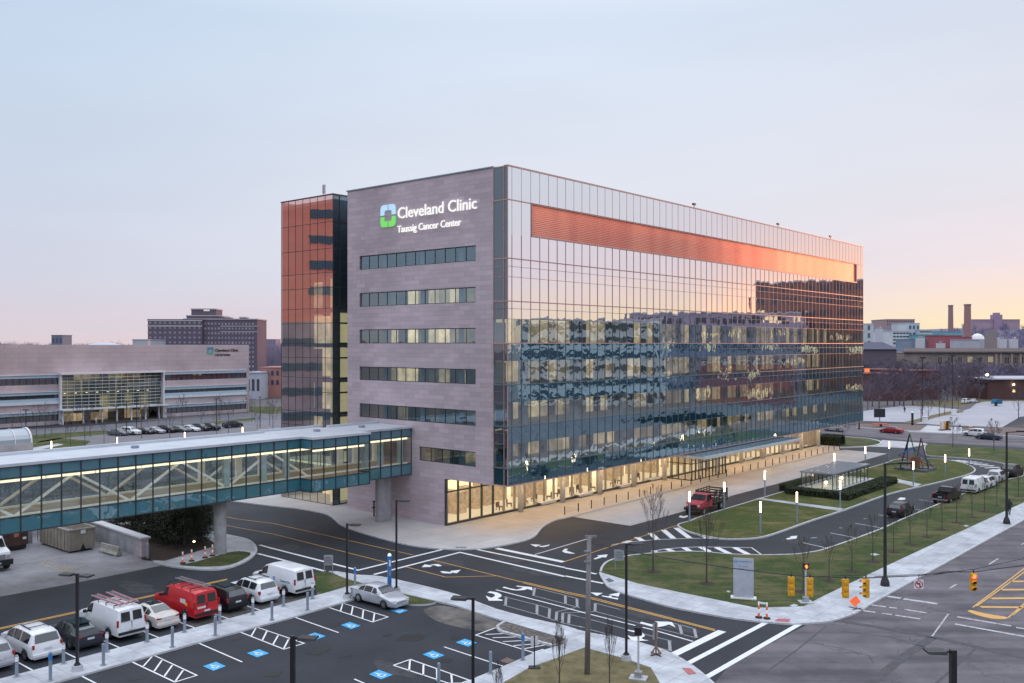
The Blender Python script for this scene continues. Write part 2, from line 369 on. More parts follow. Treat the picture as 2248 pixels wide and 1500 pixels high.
# --- lawns
zl = .13
lawn = [(1319, 1253), (1323, 1242), (1337, 1230.5), (1372, 1220.5), (1435, 1213.3), (1486, 1210.4), (1538, 1210.4), (1601, 1215.6), (1673, 1217.6), (1744.6, 1216), (1780, 1211.5), (1808.6, 1205.4), (1880, 1181), (1940.5, 1158), (1980.6, 1139.5), (2066.6, 1103.6), (2138, 1075), (2207, 1053.5), (2238, 1047), (2247, 1042), (2246, 1036), (2233, 1027.7), (2210, 1019), (2167, 1010.5), (2124, 1006), (2066.6, 1002), (2040, 1000), (2031, 996), (2030, 980), (2036, 975)]
lawn_s = spline(lawn, 3) + [(2140, 981), (2248, 988), (2420, 998), (2446, 1006), (2248, 1103), (2052, 1193), (1940.5, 1245), (1808.6, 1308), (1765, 1331), (1680, 1334), (1658, 1334), (1572.6, 1316.5), (1486, 1299), (1400, 1281), (1323, 1257.7)]
raised('lawn', lawn_s, zl, M['grass'])
kerbline('kerb', spline(lawn, 3), .2, .15)
# --- sidewalk by avenue and round the corner
sw_out = [(1317, 1256), (1320, 1264), (1326, 1273.5), (1337.6, 1287.8), (1372, 1302), (1430, 1319), (1486.6, 1333.7), (1587, 1352.3), (1650, 1361), (1694, 1365), (1734, 1368), (1780, 1366), (1826, 1361), (1870, 1347), (1897.5, 1333.7), (1914.7, 1322), (1990, 1281), (2066.6, 1239), (2248, 1140), (2520, 1000)]
sw_in = [(2446, 1006), (2248, 1103), (2052, 1193), (1940.5, 1245), (1808.6, 1308), (1765, 1331), (1680, 1334), (1658, 1334), (1572.6, 1316.5), (1486, 1299), (1400, 1281), (1323, 1257.7)]
raised('sidewalk', spline(sw_out, 3)+sw_in, .122, M['slab'])
kerbline('kerb', spline(sw_out, 3), .16, .128)
M['brickpink'] = mat('pink_tactile_paving', (.42, .14, .15), .8, var=.15, scale=6)
sheet('tactile_paving', [(1708, 1358), (1735, 1359), (1732, 1366), (1700, 1363)], .14, M['brickpink'])
sheet('tactile_paving', [(1497, 1466), (1516, 1467), (1529, 1479), (1511, 1481)], .14, M['brickpink'])
# --- plaza along the building
pl_out = [(400, 1086), (500, 1098), (600, 1110), (657, 1116), (714.6, 1127.3), (734.7, 1138.8), (752, 1153), (800.6, 1170.3), (886.6, 1193), (958, 1203), (1030, 1204.7), (1087, 1199), (1144.6, 1187.5), (1173, 1176), (1190.4, 1156), (1216, 1141.7), (1240, 1136.5)]
plaza = spline(pl_out, 4) + [(1257, 1132.5), (1540, 1060), (1843, 987.5), (1843, 980), (1793, 972), (1793, 960), (1300, 1020), (977, 1120), (760, 1060), (560, 1060), (400, 1075)]
raised('plaza_pavement', plaza, .12, M['plaza'])
kerbline('kerb', spline(pl_out, 4), .16, .128)
sheet('drop_off_pavement', [(1257, 1134.6), (1383.4, 1154.6), (1495, 1124.5), (1608, 1088), (1771, 1045), (1860, 1022), (1947.6, 996), (1854, 987.8), (1843, 989), (1540, 1062)], .008, M['pad'])
# --- long middle island
isl = [(1488, 1153), (1493, 1149), (1515, 1143), (1544, 1131.6), (1658.6, 1097), (1716, 1080), (1800, 1056), (1894.6, 1030.6), (1946, 1016), (1966, 1008.5), (2009, 1006), (2066.6, 1008), (2109.6, 1014.8), (2135, 1024.8), (2139.7, 1033.4), (2118, 1043.5), (2038, 1063.5), (1952, 1083.6), (1851.6, 1119.4), (1780, 1142.4), (1708, 1168), (1665, 1179.6), (1608, 1182.5), (1572.6, 1180.3), (1529.6, 1171.7), (1501, 1161.7)]
isl_s = spline(isl+[isl[0]], 3)[:-1]
raised('island_lawn', isl_s, zl, grassmat('island_grass', (.035, .058, .018), (.11, .13, .045), (.20, .17, .08), .66))
kerbline('kerb', isl_s, .2, .15, closed=True)
sheet('footpath', [(1659, 1095.5), (1668, 1093), (1852, 1116.5), (1842, 1121.5)], zl+.006, M['slab'])
sheet('footpath', [(1930, 1049), (1944, 1046), (2023, 1063), (2010, 1069)], zl+.006, M['slab'])
# --- small north lawn beside the building end
nl = [(1793, 975), (1795, 962), (1820, 958), (1870, 960), (1912, 964), (1932, 969.5), (1928, 975), (1900, 979), (1843, 981)]
raised('north_lawn', spline(nl, 2), zl, M['grass'])
kerbline('kerb', spline([(1795, 961), (1820, 957.5), (1870, 959.5), (1912, 963.5), (1934, 969.5), (1929, 975.5), (1900, 980), (1843, 982.5)], 3), .5, .14)
sheet('drive_apron', [(1936, 966), (2034, 973), (2030, 977), (1990, 984), (1930, 981), (1908, 981), (1934, 974)], .009, M['conc'])
# --- left: dock yard, kerbed island round the bridge column, mulch bed
sheet('dock_pavement', [(-420, 1440), (-150, 1350), (0, 1310), (155, 1282), (300, 1253), (358, 1241), (330, 1229), (200, 1185), (60, 1140), (-200, 1140), (-900, 1300)], .006, M['dock'])
ci = [(340, 1233), (358, 1238), (378, 1242), (401, 1245), (430, 1248), (458.6, 1249), (480, 1248.5), (501.6, 1245), (522, 1238.5), (539, 1230.5), (553, 1221), (561.8, 1210.4), (562, 1203), (559, 1196), (553, 1190), (544.6, 1184.6), (530, 1180), (510, 1176), (438.5, 1160), (380, 1149)]
raised('column_island', spline(ci, 2)+[(330, 1140), (250, 1150), (300, 1200)], .12, M['slab'])
kerbline('kerb', spline(ci, 2), .2, .14)
sheet('mulch_bed', [(312, 1226), (340, 1230), (362, 1231), (479, 1197), (460, 1185), (400, 1160), (250, 1150), (210, 1160)], .135, M['mulch'])
sheet('grass_patch', spline([(393, 1240), (430, 1233), (470, 1222), (500, 1213), (525, 1210), (548, 1213), (549, 1219), (530, 1230), (505, 1240), (460, 1244), (420, 1243), (393, 1240)], 2), .135, M['grass'])
# --- sidewalk between the parking rows
swb = [(-260, 1562), (0, 1490), (72, 1471.5), (264, 1421), (350, 1399), (500, 1358.5), (640, 1321.6), (706, 1303.6), (760.5, 1288), (800.6, 1280.7)]
swc = [(783, 1262), (829, 1265), (886.6, 1276.4), (1001, 1305), (1087, 1336.6), (1173, 1359.5), (1240, 1374), (1286, 1388), (1377.7, 1404), (1458, 1428), (1504, 1451), (1544, 1480), (1580, 1515), (1600, 1560)]
raised('sidewalk', swb+[(800, 1300), (777.7, 1315), (717.5, 1332), (640, 1355), (430, 1411), (286.6, 1451), (112, 1500), (-260, 1610)], .122, M['slab'])
side2 = [(723, 1254), (740, 1254)]+spline(swc, 3)+[(1500, 1560), (1449, 1500), (1429, 1465.5), (1372, 1445.5), (1283, 1421), (1159, 1467), (1107, 1497), (1060, 1520), (1000, 1540), (960, 1530), (1041.5, 1488.5), (1104.5, 1462.7), (1170, 1434), (1236, 1414), (1241.5, 1402), (1107, 1363), (1001, 1329), (958, 1319), (875, 1300.7), (800.6, 1281), (760, 1271)]
raised('sidewalk', side2, .122, M['slab'])
kerbline('kerb', spline([(723, 1254), (760, 1258)]+swc, 3), .16, .128)
raised('grass_verge', [(684, 1259), (700, 1256.5), (723, 1256.5), (760, 1270.5), (800, 1281), (760.5, 1288), (706, 1304), (695, 1300)], .13, M['grass'])
raised('grass_verge', spline([(868, 1301), (888, 1304), (915, 1311), (945, 1318), (957, 1321), (945, 1325), (920, 1327), (890, 1325), (870, 1315), (868, 1301)], 2), .13, M['grass'])
mi = [(1107, 1364), (1094, 1372), (1093, 1377), (1101, 1384), (1130, 1392), (1175, 1405), (1213, 1415)]
raised('planting_island', spline(mi, 3)+[(1236, 1408), (1242, 1403), (1180, 1385)], .128, M['stones'])
kerbline('kerb', spline(mi, 3), .2, .15)
raised('corner_lawn', [(1283, 1422), (1372, 1446.5), (1428, 1466.5), (1448, 1500), (1480, 1600), (1000, 1600), (1107, 1498.5), (1159, 1468.5)], .13, M['drygrass'])
sheet('gravel_patch', spline([(640, 1324), (500, 1358), (440, 1375), (400, 1372), (470, 1345), (560, 1325), (690, 1300), (705, 1304), (640, 1324)], 2), .006, mat('gravel', (.03, .032, .04), .9, var=.2, scale=1.2, bump=.6, bscale=20, c2=(.11, .105, .10)))
sheet('dirt_stain', spline([(930, 1338), (960, 1330), (1010, 1336), (1060, 1352), (1100, 1368), (1094, 1378), (1060, 1386), (1010, 1378), (960, 1364), (930, 1345)], 3), .006, mat('spilled_grit', (.030, .033, .042), .9, var=.1, scale=.55, c2=(.20, .18, .16)))
# --- Eye-clinic side ground
sheet('lot_road', [(-300, 955), (0, 945), (156, 938), (400, 920), (560, 905), (660, 900), (660, 930), (560, 925), (330, 942), (0, 975), (-300, 990)], .004, mat('lot_asphalt', (.13, .13, .155), .85, var=.2, scale=.2))
M['lotasph'] = mat('pale_parking_asphalt', (.17, .165, .19), .85, var=.2, scale=.2)
sheet('parking_lot', [(80, 1010), (140, 962), (240, 950), (420, 938), (560, 925), (660, 918), (660, 985), (300, 1020)], .008, M['lotasph'])
raised('lawn_strip', [(-200, 968), (0, 962), (110, 952), (250, 944), (430, 930), (560, 917), (560, 922), (430, 937), (250, 952), (160, 960), (0, 985), (-200, 990)], .1, M['grass'])
raised('lawn_strip', [(40, 990), (90, 968), (130, 962), (200, 968), (180, 985), (120, 1003), (40, 1010)], .1, M['grass'])
raised('lawn_strip', [(540, 893), (650, 893), (650, 903), (600, 910), (540, 905)], .1, M['grass'])
sheet('footpath', [(60, 985), (125, 974), (140, 976), (75, 990)], .11, M['conc'])
# --- far right ground: pale empty lots, verges
sheet('concrete_lot', [(1880, 905), (1940, 896), (1985, 891), (2050, 893), (2110, 900), (2035, 915), (1985, 927), (1880, 924)], .006, M['lot'])
sheet('concrete_lot', [(2035, 920), (2110, 903), (2130, 897), (2150, 880), (2300, 878), (2500, 895), (2240, 915), (2200, 938), (2080, 934), (2010, 930)], .006, M['lot'])
raised('dirt_verge', [(1985, 928), (2035, 914), (2085, 903), (2110, 902), (2118, 904), (2060, 915), (2030, 924), (2010, 929)], .08, M['drygrass'])
raised('dirt_verge', [(1880, 930), (1985, 931), (2035, 934), (2020, 945), (1985, 944), (1880, 937)], .08, mat('bare_dirt', (.16, .12, .11), .95, var=.25, scale=1))
raised('dirt_verge', [(2112, 940), (2230, 937), (2330, 945), (2330, 956), (2200, 953), (2112, 948)], .08, bpy.data.materials['bare_dirt'])
sheet('drive_apron', [(2035, 934), (2112, 938), (2112, 950), (2090, 953), (1990, 948), (2020, 945)], .010, M['conc'])
raised('lawn_strip', [(2200, 938), (2330, 918), (2500, 930), (2330, 945)], .09, mat('dark_mulch', (.08, .065, .06), .95, var=.3, scale=1))
raised('field_grass', [(1985, 886), (2090, 878), (2160, 872), (2330, 872), (2330, 878), (2160, 882), (2110, 893), (2040, 892)], .05, M['drygrass'])
kerbline('kerb', [(1880, 938), (2000, 946), (2100, 952), (2248, 958), (2500, 967)], .5, .14)
# --- road markings -----------------------------------------------------------
def marks(name, m, lines, z=.016):
    mb = MB()
    for w_, pts in lines: ribbon(mb, pts, w_, z)
    return tag(mb.build(name, m), kind='structure')
def zb(pts): return [(600+x/3.489, 1070+y/3.489) for x, y in pts]
def zc(pts): return [(1200+x/3.489, 1070+y/3.489) for x, y in pts]
def za(pts): return [(x/3.489, 1070+y/3.489) for x, y in pts]
def zr(pts): return [(1608+x/3.489, 850+y/3.489) for x, y in pts]
def zs(pts): return [(1608+x/3.489, 1070+y/3.489) for x, y in pts]
marks('crosswalk_marking', M['newpaint'], [
    (.3, [(570, 1196.5), (600, 1204.7), (786.3, 1252), (979, 1204.7)]), (.3, [(566, 1215.5), (600, 1224), (713, 1254)]),
    (.3, zb([(770, 668), (1430, 498), (2233, 683), (2525, 752), (2665, 735)][:3])), (.3, zb([(1560, 476), (2233, 615)])),
    (.3, zc([(142, 618), (382, 664)])), (.3, zc([(142, 679), (435, 736)])), (.6, zb([(1710, 467), (2225, 572)])),
    (.6, zc([(960, 1287), (1345, 1100)])), (.4, zc([(1075, 1352), (1680, 1036)])), (.4, zc([(1210, 1462), (1935, 1048)]))])
marks('white_lane_line', M['newpaint'], [
    (.13, [(1174, 1217.5), (1200, 1210), (1309, 1177.5)]), (.15, zb([(1705, 785), (2233, 920)])), (.15, zc([(142, 922), (310, 967), (800, 1088), (1120, 1180)])),
    (.13, zc([(500, 440), (640, 418), (850, 400), (1100, 391), (1340, 393)])), (.13, zc([(815, 490), (900, 473), (1040, 461), (1180, 456), (1570, 462), (1645, 515)])),
    (.12, zr([(540, 1192), (730, 1234)])), (.12, zr([(750, 1117), (945, 1155)])), (.12, zr([(940, 1043), (1150, 1080)])), (.12, zr([(1118, 978), (1305, 1010)])), (.12, zr([(1390, 935), (1465, 945)])), (.12, zr([(1428, 862), (1605, 888)])),
    (.12, zr([(600, 1155), (645, 1153)])), (.12, zr([(815, 1078), (840, 1079)])), (.12, zr([(1003, 1008), (1028, 1009)])), (.12, zr([(1178, 946), (1196, 947)])),
    (.12, zr([(1530, 548), (1750, 570), (1930, 596), (2050, 625), (2120, 665)])) ])
st = []
for x0, y0, x1, y1 in ((592, 425, 640, 410), (690, 382, 738, 412), (795, 350, 850, 402), (892, 325, 972, 392), (990, 310, 1095, 388), (1190, 372, 1240, 391), (820, 492, 832, 486), (920, 472, 965, 490), (1050, 460, 1100, 490), (1180, 458, 1250, 494), (1300, 460, 1400, 508), (1440, 461, 1545, 514)):
    st.append((.6, zc([(x0, y0), (x1, y1)])))
for k in range(13):
    f = k/12.; x0, y0 = 1620+(2190-1620)*f, 552+(668-552)*f**1.6; x1, y1 = 1690+(2225-1690)*f, 549+(690-549)*f**1.2
    st.append((.5, zr([(1600+f*500, 560+f*f*125+4), (1700+f*520, 552+f*f*120+8)])))
marks('hatched_marking', M['newpaint'], st, .018)
marks('yellow_line', M['yellow'], [
    (.16, za([(-900, 1290), (-400, 1175), (0, 1078), (592, 950), (1740, 702)])), (.14, za([(-900, 1296), (-400, 1182), (0, 1086), (592, 958), (1740, 708)])), (.12, za([(1975, 645), (2035, 632)])),
    (.11, [(425, 1120), (520, 1139.5)]+zb([(0, 277), (1075, 520)])), (.11, [(430, 1140), (520, 1158)]+zb([(0, 358), (868, 576)])), (.11, zb([(1225, 558), (1915, 728)])),
    (.11, zb([(1010, 608), (1320, 688), (1730, 678)])), (.13, zb([(1915, 724), (2233, 800)])), (.13, zb([(1912, 732), (2233, 809)])),
    (.13, zc([(142, 800), (300, 832), (1290, 1090)])), (.13, zc([(142, 811), (300, 843), (1290, 1099)])), (.12, zc([(130, 572), (500, 450), (1000, 290)])),
    (.12, zs([(1840, 920), (2248, 612), (2500, 440)])), (.12, zs([(1870, 910), (2248, 640), (2500, 470)])), (.12, zs([(2110, 1000), (2248, 880), (2500, 700)])), (.12, zs([(2145, 980), (2248, 900), (2500, 720)])),
    (.45, zs([(1900, 916), (2210, 920)])), (.45, zs([(1980, 852), (2300, 848)])), (.45, zs([(2060, 785), (2400, 782)])), (.45, zs([(2135, 722), (2500, 716)]))], .02)
sheet('yellow_nose_marking', spline(zs([(1800, 948), (1830, 940), (1930, 965), (2085, 990), (2110, 1000), (2080, 1010), (1980, 1005), (1860, 975), (1800, 948)]), 2), .024, M['yellow'])
marks('worn_marking', M['oldpaint'], [
    (.28, zs([(1040, 898), (1175, 916)])), (.28, zs([(1200, 920), (1260, 926)])), (.28, zs([(1315, 935), (1485, 962)])), (.28, zs([(965, 940), (1095, 958)])), (.28, zs([(1145, 965), (1220, 975)])), (.28, zs([(1248, 980), (1440, 1008)])),
    (.45, zs([(1170, 832), (1290, 850)])), (.45, zs([(1310, 854), (1570, 893)])), (.15, zs([(1665, 772), (1715, 743)])), (.15, zs([(1965, 590), (2035, 546)])), (.15, zs([(2212, 440), (2260, 412)])),
    (.28, zs([(1720, 992), (2135, 1062)])), (.3, zs([(1705, 1047), (2233, 1142)])), (.28, zs([(2172, 1074), (2300, 1092)])), (.1, zs([(1530, 1140), (1655, 968)])), (.12, [(1700, 943), (1900, 953), (2248, 968), (2500, 978)])], .02)
dark = mat('tar_strip', (.062, .06, .072), .7, var=.35)
marks('tar_seam', dark, [(.55, zs([(790, 1018), (1050, 1060), (1530, 1145), (1840, 1215), (2160, 1290), (2500, 1370)])), (.6, zs([(1530, 1150), (1320, 1290), (1050, 1510), (950, 1600)])), (.18, zs([(1860, 1235), (1700, 1380), (1560, 1500)])), (.15, zs([(1210, 790), (1400, 700), (1700, 640), (2233, 605)])), (.08, zs([(830, 1100), (1200, 1145), (1560, 1250)])), (.08, zs([(1550, 940), (1900, 1000), (2233, 1085)])), (.07, zs([(600, 1190), (820, 1230), (1050, 1290), (1080, 1350)])), (.1, zs([(250, 1420), (500, 1240), (720, 1060)]))], .012)
# grey detector-loop sealant
loops = []
def loop(o, kx, ky, *ls):
    for w_, pts in ls: loops.append((w_, [(o[0]+x*kx, o[1]+y*kx) for x, y in pts]))
k = .10676
loop((1060, 1270), k, k, (.1, [(1070, 190), (1700, 350), (1960, 420)]), (.1, [(1010, 345), (1700, 525), (2000, 610)]), (.2, [(1070, 190), (1040, 350)]), (.2, [(1695, 345), (1700, 530)]), (.2, [(1935, 410), (1940, 600)]),
     (.1, [(430, 375), (1120, 545), (1400, 625)]), (.1, [(420, 548), (1110, 740), (1530, 880)]), (.2, [(480, 375), (465, 565)]), (.2, [(1115, 550), (1112, 740)]), (.2, [(1375, 615), (1360, 820)]),
     (.2, [(1520, 690), (1505, 870)]), (.1, [(1490, 692), (1760, 635), (1940, 590)]), (.2, [(1645, 710), (1635, 905)]), (.2, [(1775, 730), (1765, 925)]), (.1, [(1620, 712), (2110, 690)]), (.1, [(1770, 735), (2110, 825)]), (.1, [(1590, 905), (2110, 1020)]))
k2 = .12665
for w_, pts in ((.1, [(-60, 430), (110, 470), (740, 640), (1200, 765), (1540, 850)]), (.1, [(-60, 590), (110, 645), (730, 810), (1300, 960), (1540, 1030)]), (.2, [(1495, 840), (1510, 1020)]), (.1, [(210, 190), (760, 335), (1420, 500), (1960, 640)]), (.1, [(110, 345), (210, 335), (720, 470), (1320, 635), (1990, 800)]), (.2, [(212, 190), (207, 335)]), (.2, [(1670, 560), (1715, 740)]), (.2, [(1925, 625), (1965, 800)])):
    loops.append((w_, [(1280+x*k2, 1300+y*k2) for x, y in pts]))
marks('loop_sealant', M['sealant'], loops, .012)
# arrows
def arrow(name, pts, m=None): 
    return sheet('turn_arrow', pts, .02, m or M['newpaint'])
ka = lambda pts: [(1060+x*k, 1270+y*k) for x, y in pts]
arrow('', ka([(400, 190), (440, 170), (560, 205), (700, 230), (800, 205), (820, 185), (685, 165), (700, 150), (1010, 180), (1022, 250), (920, 215), (850, 240), (720, 248), (600, 240), (470, 205)]))
arrow('', ka([(90, 290), (150, 265), (290, 285), (380, 330), (385, 370), (300, 415), (400, 440), (410, 458), (125, 460), (58, 355), (170, 400), (240, 370), (250, 340), (200, 310)]))
arrow('', zb([(1135, 612), (1160, 590), (1222, 600), (1200, 610)])); arrow('', zb([(1200, 590), (1265, 588), (1293, 603), (1260, 606), (1235, 598)]))
arrow('', zb([(1360, 640), (1437, 632), (1405, 658), (1355, 652)])); arrow('', zb([(1277, 645), (1300, 642), (1370, 652), (1360, 661), (1300, 658)]))
arrow('', zb([(1968, 436), (2050, 440), (2010, 457)])); arrow('', zb([(2035, 450), (2070, 448), (2118, 438), (2110, 448), (2070, 458), (2040, 456)]))
arrow('', zc([(118, 490), (140, 470), (165, 472), (150, 485), (220, 508), (185, 508), (140, 502)]))
arrow('', zc([(358, 548), (400, 530), (385, 522), (468, 514), (455, 538), (430, 535), (372, 552)]))
arrow('', zc([(335, 805), (432, 810), (385, 832)])); arrow('', zc([(420, 828), (478, 836), (480, 828), (500, 832), (498, 842), (550, 850), (545, 860), (425, 835)])); arrow('', zc([(475, 822), (565, 805), (550, 838)]))
arrow('', [(1280+x*k2, 1300+y*k2) for x, y in ((980, 540), (1010, 515), (1230, 570), (1310, 560), (1270, 540), (1290, 525), (1235, 505), (1540, 520), (1605, 612), (1490, 560), (1400, 590), (1300, 605), (1170, 590))])
arrow('', [(1280+x*k2, 1300+y*k2) for x, y in ((770, 655), (900, 672), (1040, 710), (1075, 760), (1010, 800), (1060, 825), (1140, 840), (900, 850), (830, 830), (770, 750), (850, 775), (960, 770), (990, 740), (930, 705), (780, 670))])
arrow('', zr([(380, 760), (440, 745), (440, 753), (400, 764)])); arrow('', zr([(1262, 862), (1285, 845), (1325, 848), (1322, 862), (1290, 866)])); arrow('', zr([(410, 1160), (450, 1150), (440, 1143), (497, 1138), (490, 1160), (420, 1168)]))
arrow('', zc([(1012, 228), (1022, 216), (1050, 222), (1080, 214), (1082, 226), (1050, 236)])); arrow('', zr([(980, 590), (1010, 586), (1012, 592), (985, 595)]))
# --- parking stall lines (in the site grid) -----------------------------------
mb = MB()
for k_ in range(-3, 7):
    a_ = -46.5+2.66*k_
    ribbon(mb, [L(a_, -2.45), L(a_, 2.9)], .11, .016, px=False)
def lines_px(mb, ll, w_=.11):
    for pts in ll: ribbon(mb, pts, w_, .016)
lines_px(mb, [za([(1000, 1332), (1340, 1492), (1508, 1440), (1175, 1285), (1098, 1370)]), za([(1240, 1325), (1180, 1410)]), za([(1320, 1362), (1258, 1448)]), za([(1402, 1402), (1340, 1490)]),
    za([(1825, 1103), (2175, 1240), (2330, 1195), (1965, 1070), (1925, 1138)]), za([(2045, 1100), (2010, 1170)]), za([(2130, 1135), (2090, 1205)]), za([(2210, 1165), (2172, 1238)]),
    za([(1510, 1188), (1855, 1338)]), za([(610, 1438), (760, 1515)]), 
    zb([(415, 917), (762, 1032), (878, 993), (532, 887), (515, 948)]), zb([(610, 912), (597, 975)]), zb([(690, 940), (682, 1003)]), zb([(775, 965), (765, 1030)]), zb([(150, 990), (500, 1113)]),
    zb([(920, 1363), (1050, 1318), (1500, 1477), (1440, 1500), (1340, 1500), (920, 1363)]), zb([(1047, 1320), (1040, 1408)]), zb([(1150, 1358), (1148, 1443)]), zb([(1253, 1393), (1255, 1480)]), zb([(1363, 1430), (1370, 1512)]),
    zb([(1308, 1222), (1758, 1370)]), zb([(620, 1468), (720, 1512)]), zb([(1705, 1075), (1550, 1132), (1990, 1265), (2070, 1240)]), zb([(1625, 1127), (1778, 1120)]), zb([(1680, 1152), (1905, 1145)]), zb([(1760, 1182), (1990, 1170)]), zb([(1840, 1212), (2080, 1195)]), zb([(1910, 1238), (2100, 1205)])])
tag(mb.build('parking_line', M['newpaint']), kind='structure')
# access symbols: blue squares with wheelchair pictogram
sq = [za([(1890, 1270), (1985, 1240), (2062, 1272), (1970, 1302)]), za([(1555, 1370), (1655, 1336), (1730, 1370), (1635, 1406)]), za([(1280, 1490), (1385, 1450), (1480, 1500), (1370, 1530)])[:0] or None,
      zb([(518, 1055), (585, 1032), (670, 1060), (598, 1086)]), zb([(243, 1140), (318, 1112), (402, 1140), (320, 1170)]), zb([(890, 940), (950, 925), (1032, 942), (968, 967)]),
      zb([(1397, 1188), (1468, 1160), (1560, 1190), (1492, 1221)]), zb([(1143, 1280), (1220, 1251), (1312, 1286), (1232, 1316)]), zb([(733, 1432), (808, 1397), (914, 1437), (826, 1471)])]
for q in sq:
    if not q: continue
    p = P(q, .016); sheet('access_symbol_square', q, .016, M['adablue'])
    c = sum(p, Vector())/4; up = ((p[0]+p[1])/2-(p[2]+p[3])/2)/2; rt = ((p[1]+p[2])/2-(p[0]+p[3])/2)/2
    up = (p[1]-p[2])/2; rt = (p[2]-p[3])/2
    mb = MB(); f = lambda x, y: c+rt*x+up*y
    ribbon(mb, [f(-.1+.38*math.cos(R(a_)), -.2+.38*math.sin(R(a_))) for a_ in range(130, 400, 20)], .09, .021, px=False)
    ribbon(mb, [f(-.1, .55), f(-.05, .05), f(.3, .02), (f(.42, -.5))], .1, .021, px=False)
    ribbon(mb, [f(-.16, .7), f(-.04, .7)], .16, .021, px=False)
    tag(mb.build('access_symbol', M['newpaint']), kind='structure')
marks('loading_marking', mat('faded_yellow', (.42, .34, .2), .8, var=.3), [(.12, za([(300, 580), (530, 655)]))]+[(.08, za([(320+28*i, 585+9*i), (345+32*i, 568+6*i)])) for i in range(8)]+[(.1, za([(530, 655), (760, 618)])), (.08, za([(495, 640), (640, 565)])), (.08, za([(515, 650), (650, 590)]))], .014)
# manholes, drains
for u, v, r_ in ((1745.6-57, 1298, .5), (1744, 1330, .5)):
    pass
for q in (zc([(1860, 905), (1895, 893), (1930, 903), (1895, 917)]), zc([(1375, 795), (1390, 790), (1410, 798), (1395, 806)]), zs([(1050, 512), (1090, 505), (1130, 515), (1090, 524)]), zs([(1765, 292), (1790, 288), (1815, 296), (1790, 303)])):
    sheet('manhole_cover', q, .142, M['conc'])
for q in (zc([(450, 703), (480, 695), (520, 717), (480, 728)]), zb([(1395, 456), (1480, 456), (1480, 463), (1395, 463)])):
    sheet('tactile_paving', q, .143, mat('slate_tactile', (.10, .13, .17), .8))

rr = random.Random(77); st1 = mat('oil_stain', (.011, .012, .016), .6, var=.3, scale=2); st2 = mat('dusty_patch', (.045, .047, .055), .9, var=.4, scale=1.5)
def blot(x, y, r, m, nm, el=1., ang=0.):
    p = []
    for i in range(14):
        t_ = 2*math.pi*i/14; q = r*rr.uniform(.6, 1.15); a, b = q*math.cos(t_)*el, q*math.sin(t_); p.append((x+a*math.cos(ang)-b*math.sin(ang), y+a*math.sin(ang)+b*math.cos(ang)))
    sheet(nm, p, .0105+rr.uniform(0, .003), m, px=False)
for (u, v, r) in ((600, 1480, .5), (520, 1402, .4), (735, 1372, .45), (905, 1400, .8), (980, 1450, .5), (760, 1440, .35), (300, 1488, .45), (850, 1395, .3), (1000, 1400, .35), (700, 1430, .6)):
    p = G(u, v); blot(p.x, p.y, r, st1, 'oil_stain', 1.3, ANG)
for (u, v, r) in ((660, 1160, 1.5), (980, 1235, 1.2), (1180, 1255, 1.4), (1420, 1350, 1.), (300, 1290, 1.2), (1500, 1380, .8), (1120, 1230, .9), (870, 1470, .9), (620, 1200, 1.3), (1750, 1190, 1.)):
    p = G(u, v); blot(p.x, p.y, r, st2, 'dusty_patch', 2.2, ANG+R(90))
# ============================ MAIN BUILDING ============================
def glassmat(name, tint, refl, rtint=(.9, .93, 1.), wob=.0016, wscale=.5, rough=.015, opaque=None):
    m = bpy.data.materials.new(name); t = NT(m)
    out = t.n('ShaderNodeOutputMaterial'); mx = t.n('ShaderNodeMixShader')
    if opaque: a = t.n('ShaderNodeBsdfDiffuse'); a.inputs[0].default_value = c4(opaque)
    else: a = t.n('ShaderNodeBsdfTransparent'); a.inputs[0].default_value = c4(tint)
    g = t.n('ShaderNodeBsdfGlossy'); g.inputs[0].default_value = c4(rtint); g.inputs['Roughness'].default_value = rough
    fr = t.n('ShaderNodeLayerWeight'); fr.inputs[0].default_value = .35
    mr = t.n('ShaderNodeMapRange'); mr.inputs[3].default_value = refl; mr.inputs[4].default_value = 1.; t.l(fr, 'Facing', mr, 0)
    pw = t.n('ShaderNodeMath', operation='POWER', x1=2.2); t.l(fr, 'Facing', pw, 0)
    mr = t.n('ShaderNodeMapRange'); mr.inputs[3].default_value = refl; mr.inputs[4].default_value = min(1., refl+.35); t.l(pw, 0, mr, 0)
    t.l(mr, 0, mx, 0); t.l(a, 0, mx, 1); t.l(g, 0, mx, 2); t.l(mx, 0, out, 0)
    if wob:
        tc = t.n('ShaderNodeTexCoord'); ns = t.n('ShaderNodeTexNoise', i_Scale=wscale, i_Detail=1.5); t.l(tc, 'Object', ns, 'Vector')
        bp = t.n('ShaderNodeBump'); bp.inputs['Strength'].default_value = 1.; bp.inputs['Distance'].default_value = wob*10
        t.l(ns, 0, bp, 'Height'); t.l(bp, 0, g, 'Normal')
    return m
M['vision'] = glassmat('curtain_wall_glass', (.76, .84, .82), .42, (.90, .97, 1.), wob=.0011, wscale=.8)
M['vision_hi'] = glassmat('upper_curtain_wall_glass', (.35, .4, .42), .84, (.97, .96, 1.), wob=.0006, wscale=.5)
M['spandrel'] = glassmat('spandrel_glass', None, .50, (.72, .92, 1.), wob=.0010, wscale=.9, opaque=(.03, .085, .12))
M['strip'] = glassmat('strip_window_glass', (.60, .70, .74), .24, (.62, .84, .95), wob=.0015, wscale=.6)
M['tower'] = glassmat('tower_glass', (.66, .74, .76), .44, (.98, .96, 1.), wob=.0005, wscale=.5)
M['retg'] = glassmat('return_glass', None, .17, (.7, .85, .9), wob=.001, opaque=(.06, .055, .07))
M['dkglass'] = glassmat('dark_glass', None, .18, (.6, .85, .95), wob=.001, opaque=(.02, .05, .07))
M['clear'] = glassmat('clear_glass', (.92, .93, .9), .06, wob=0, rough=.01)
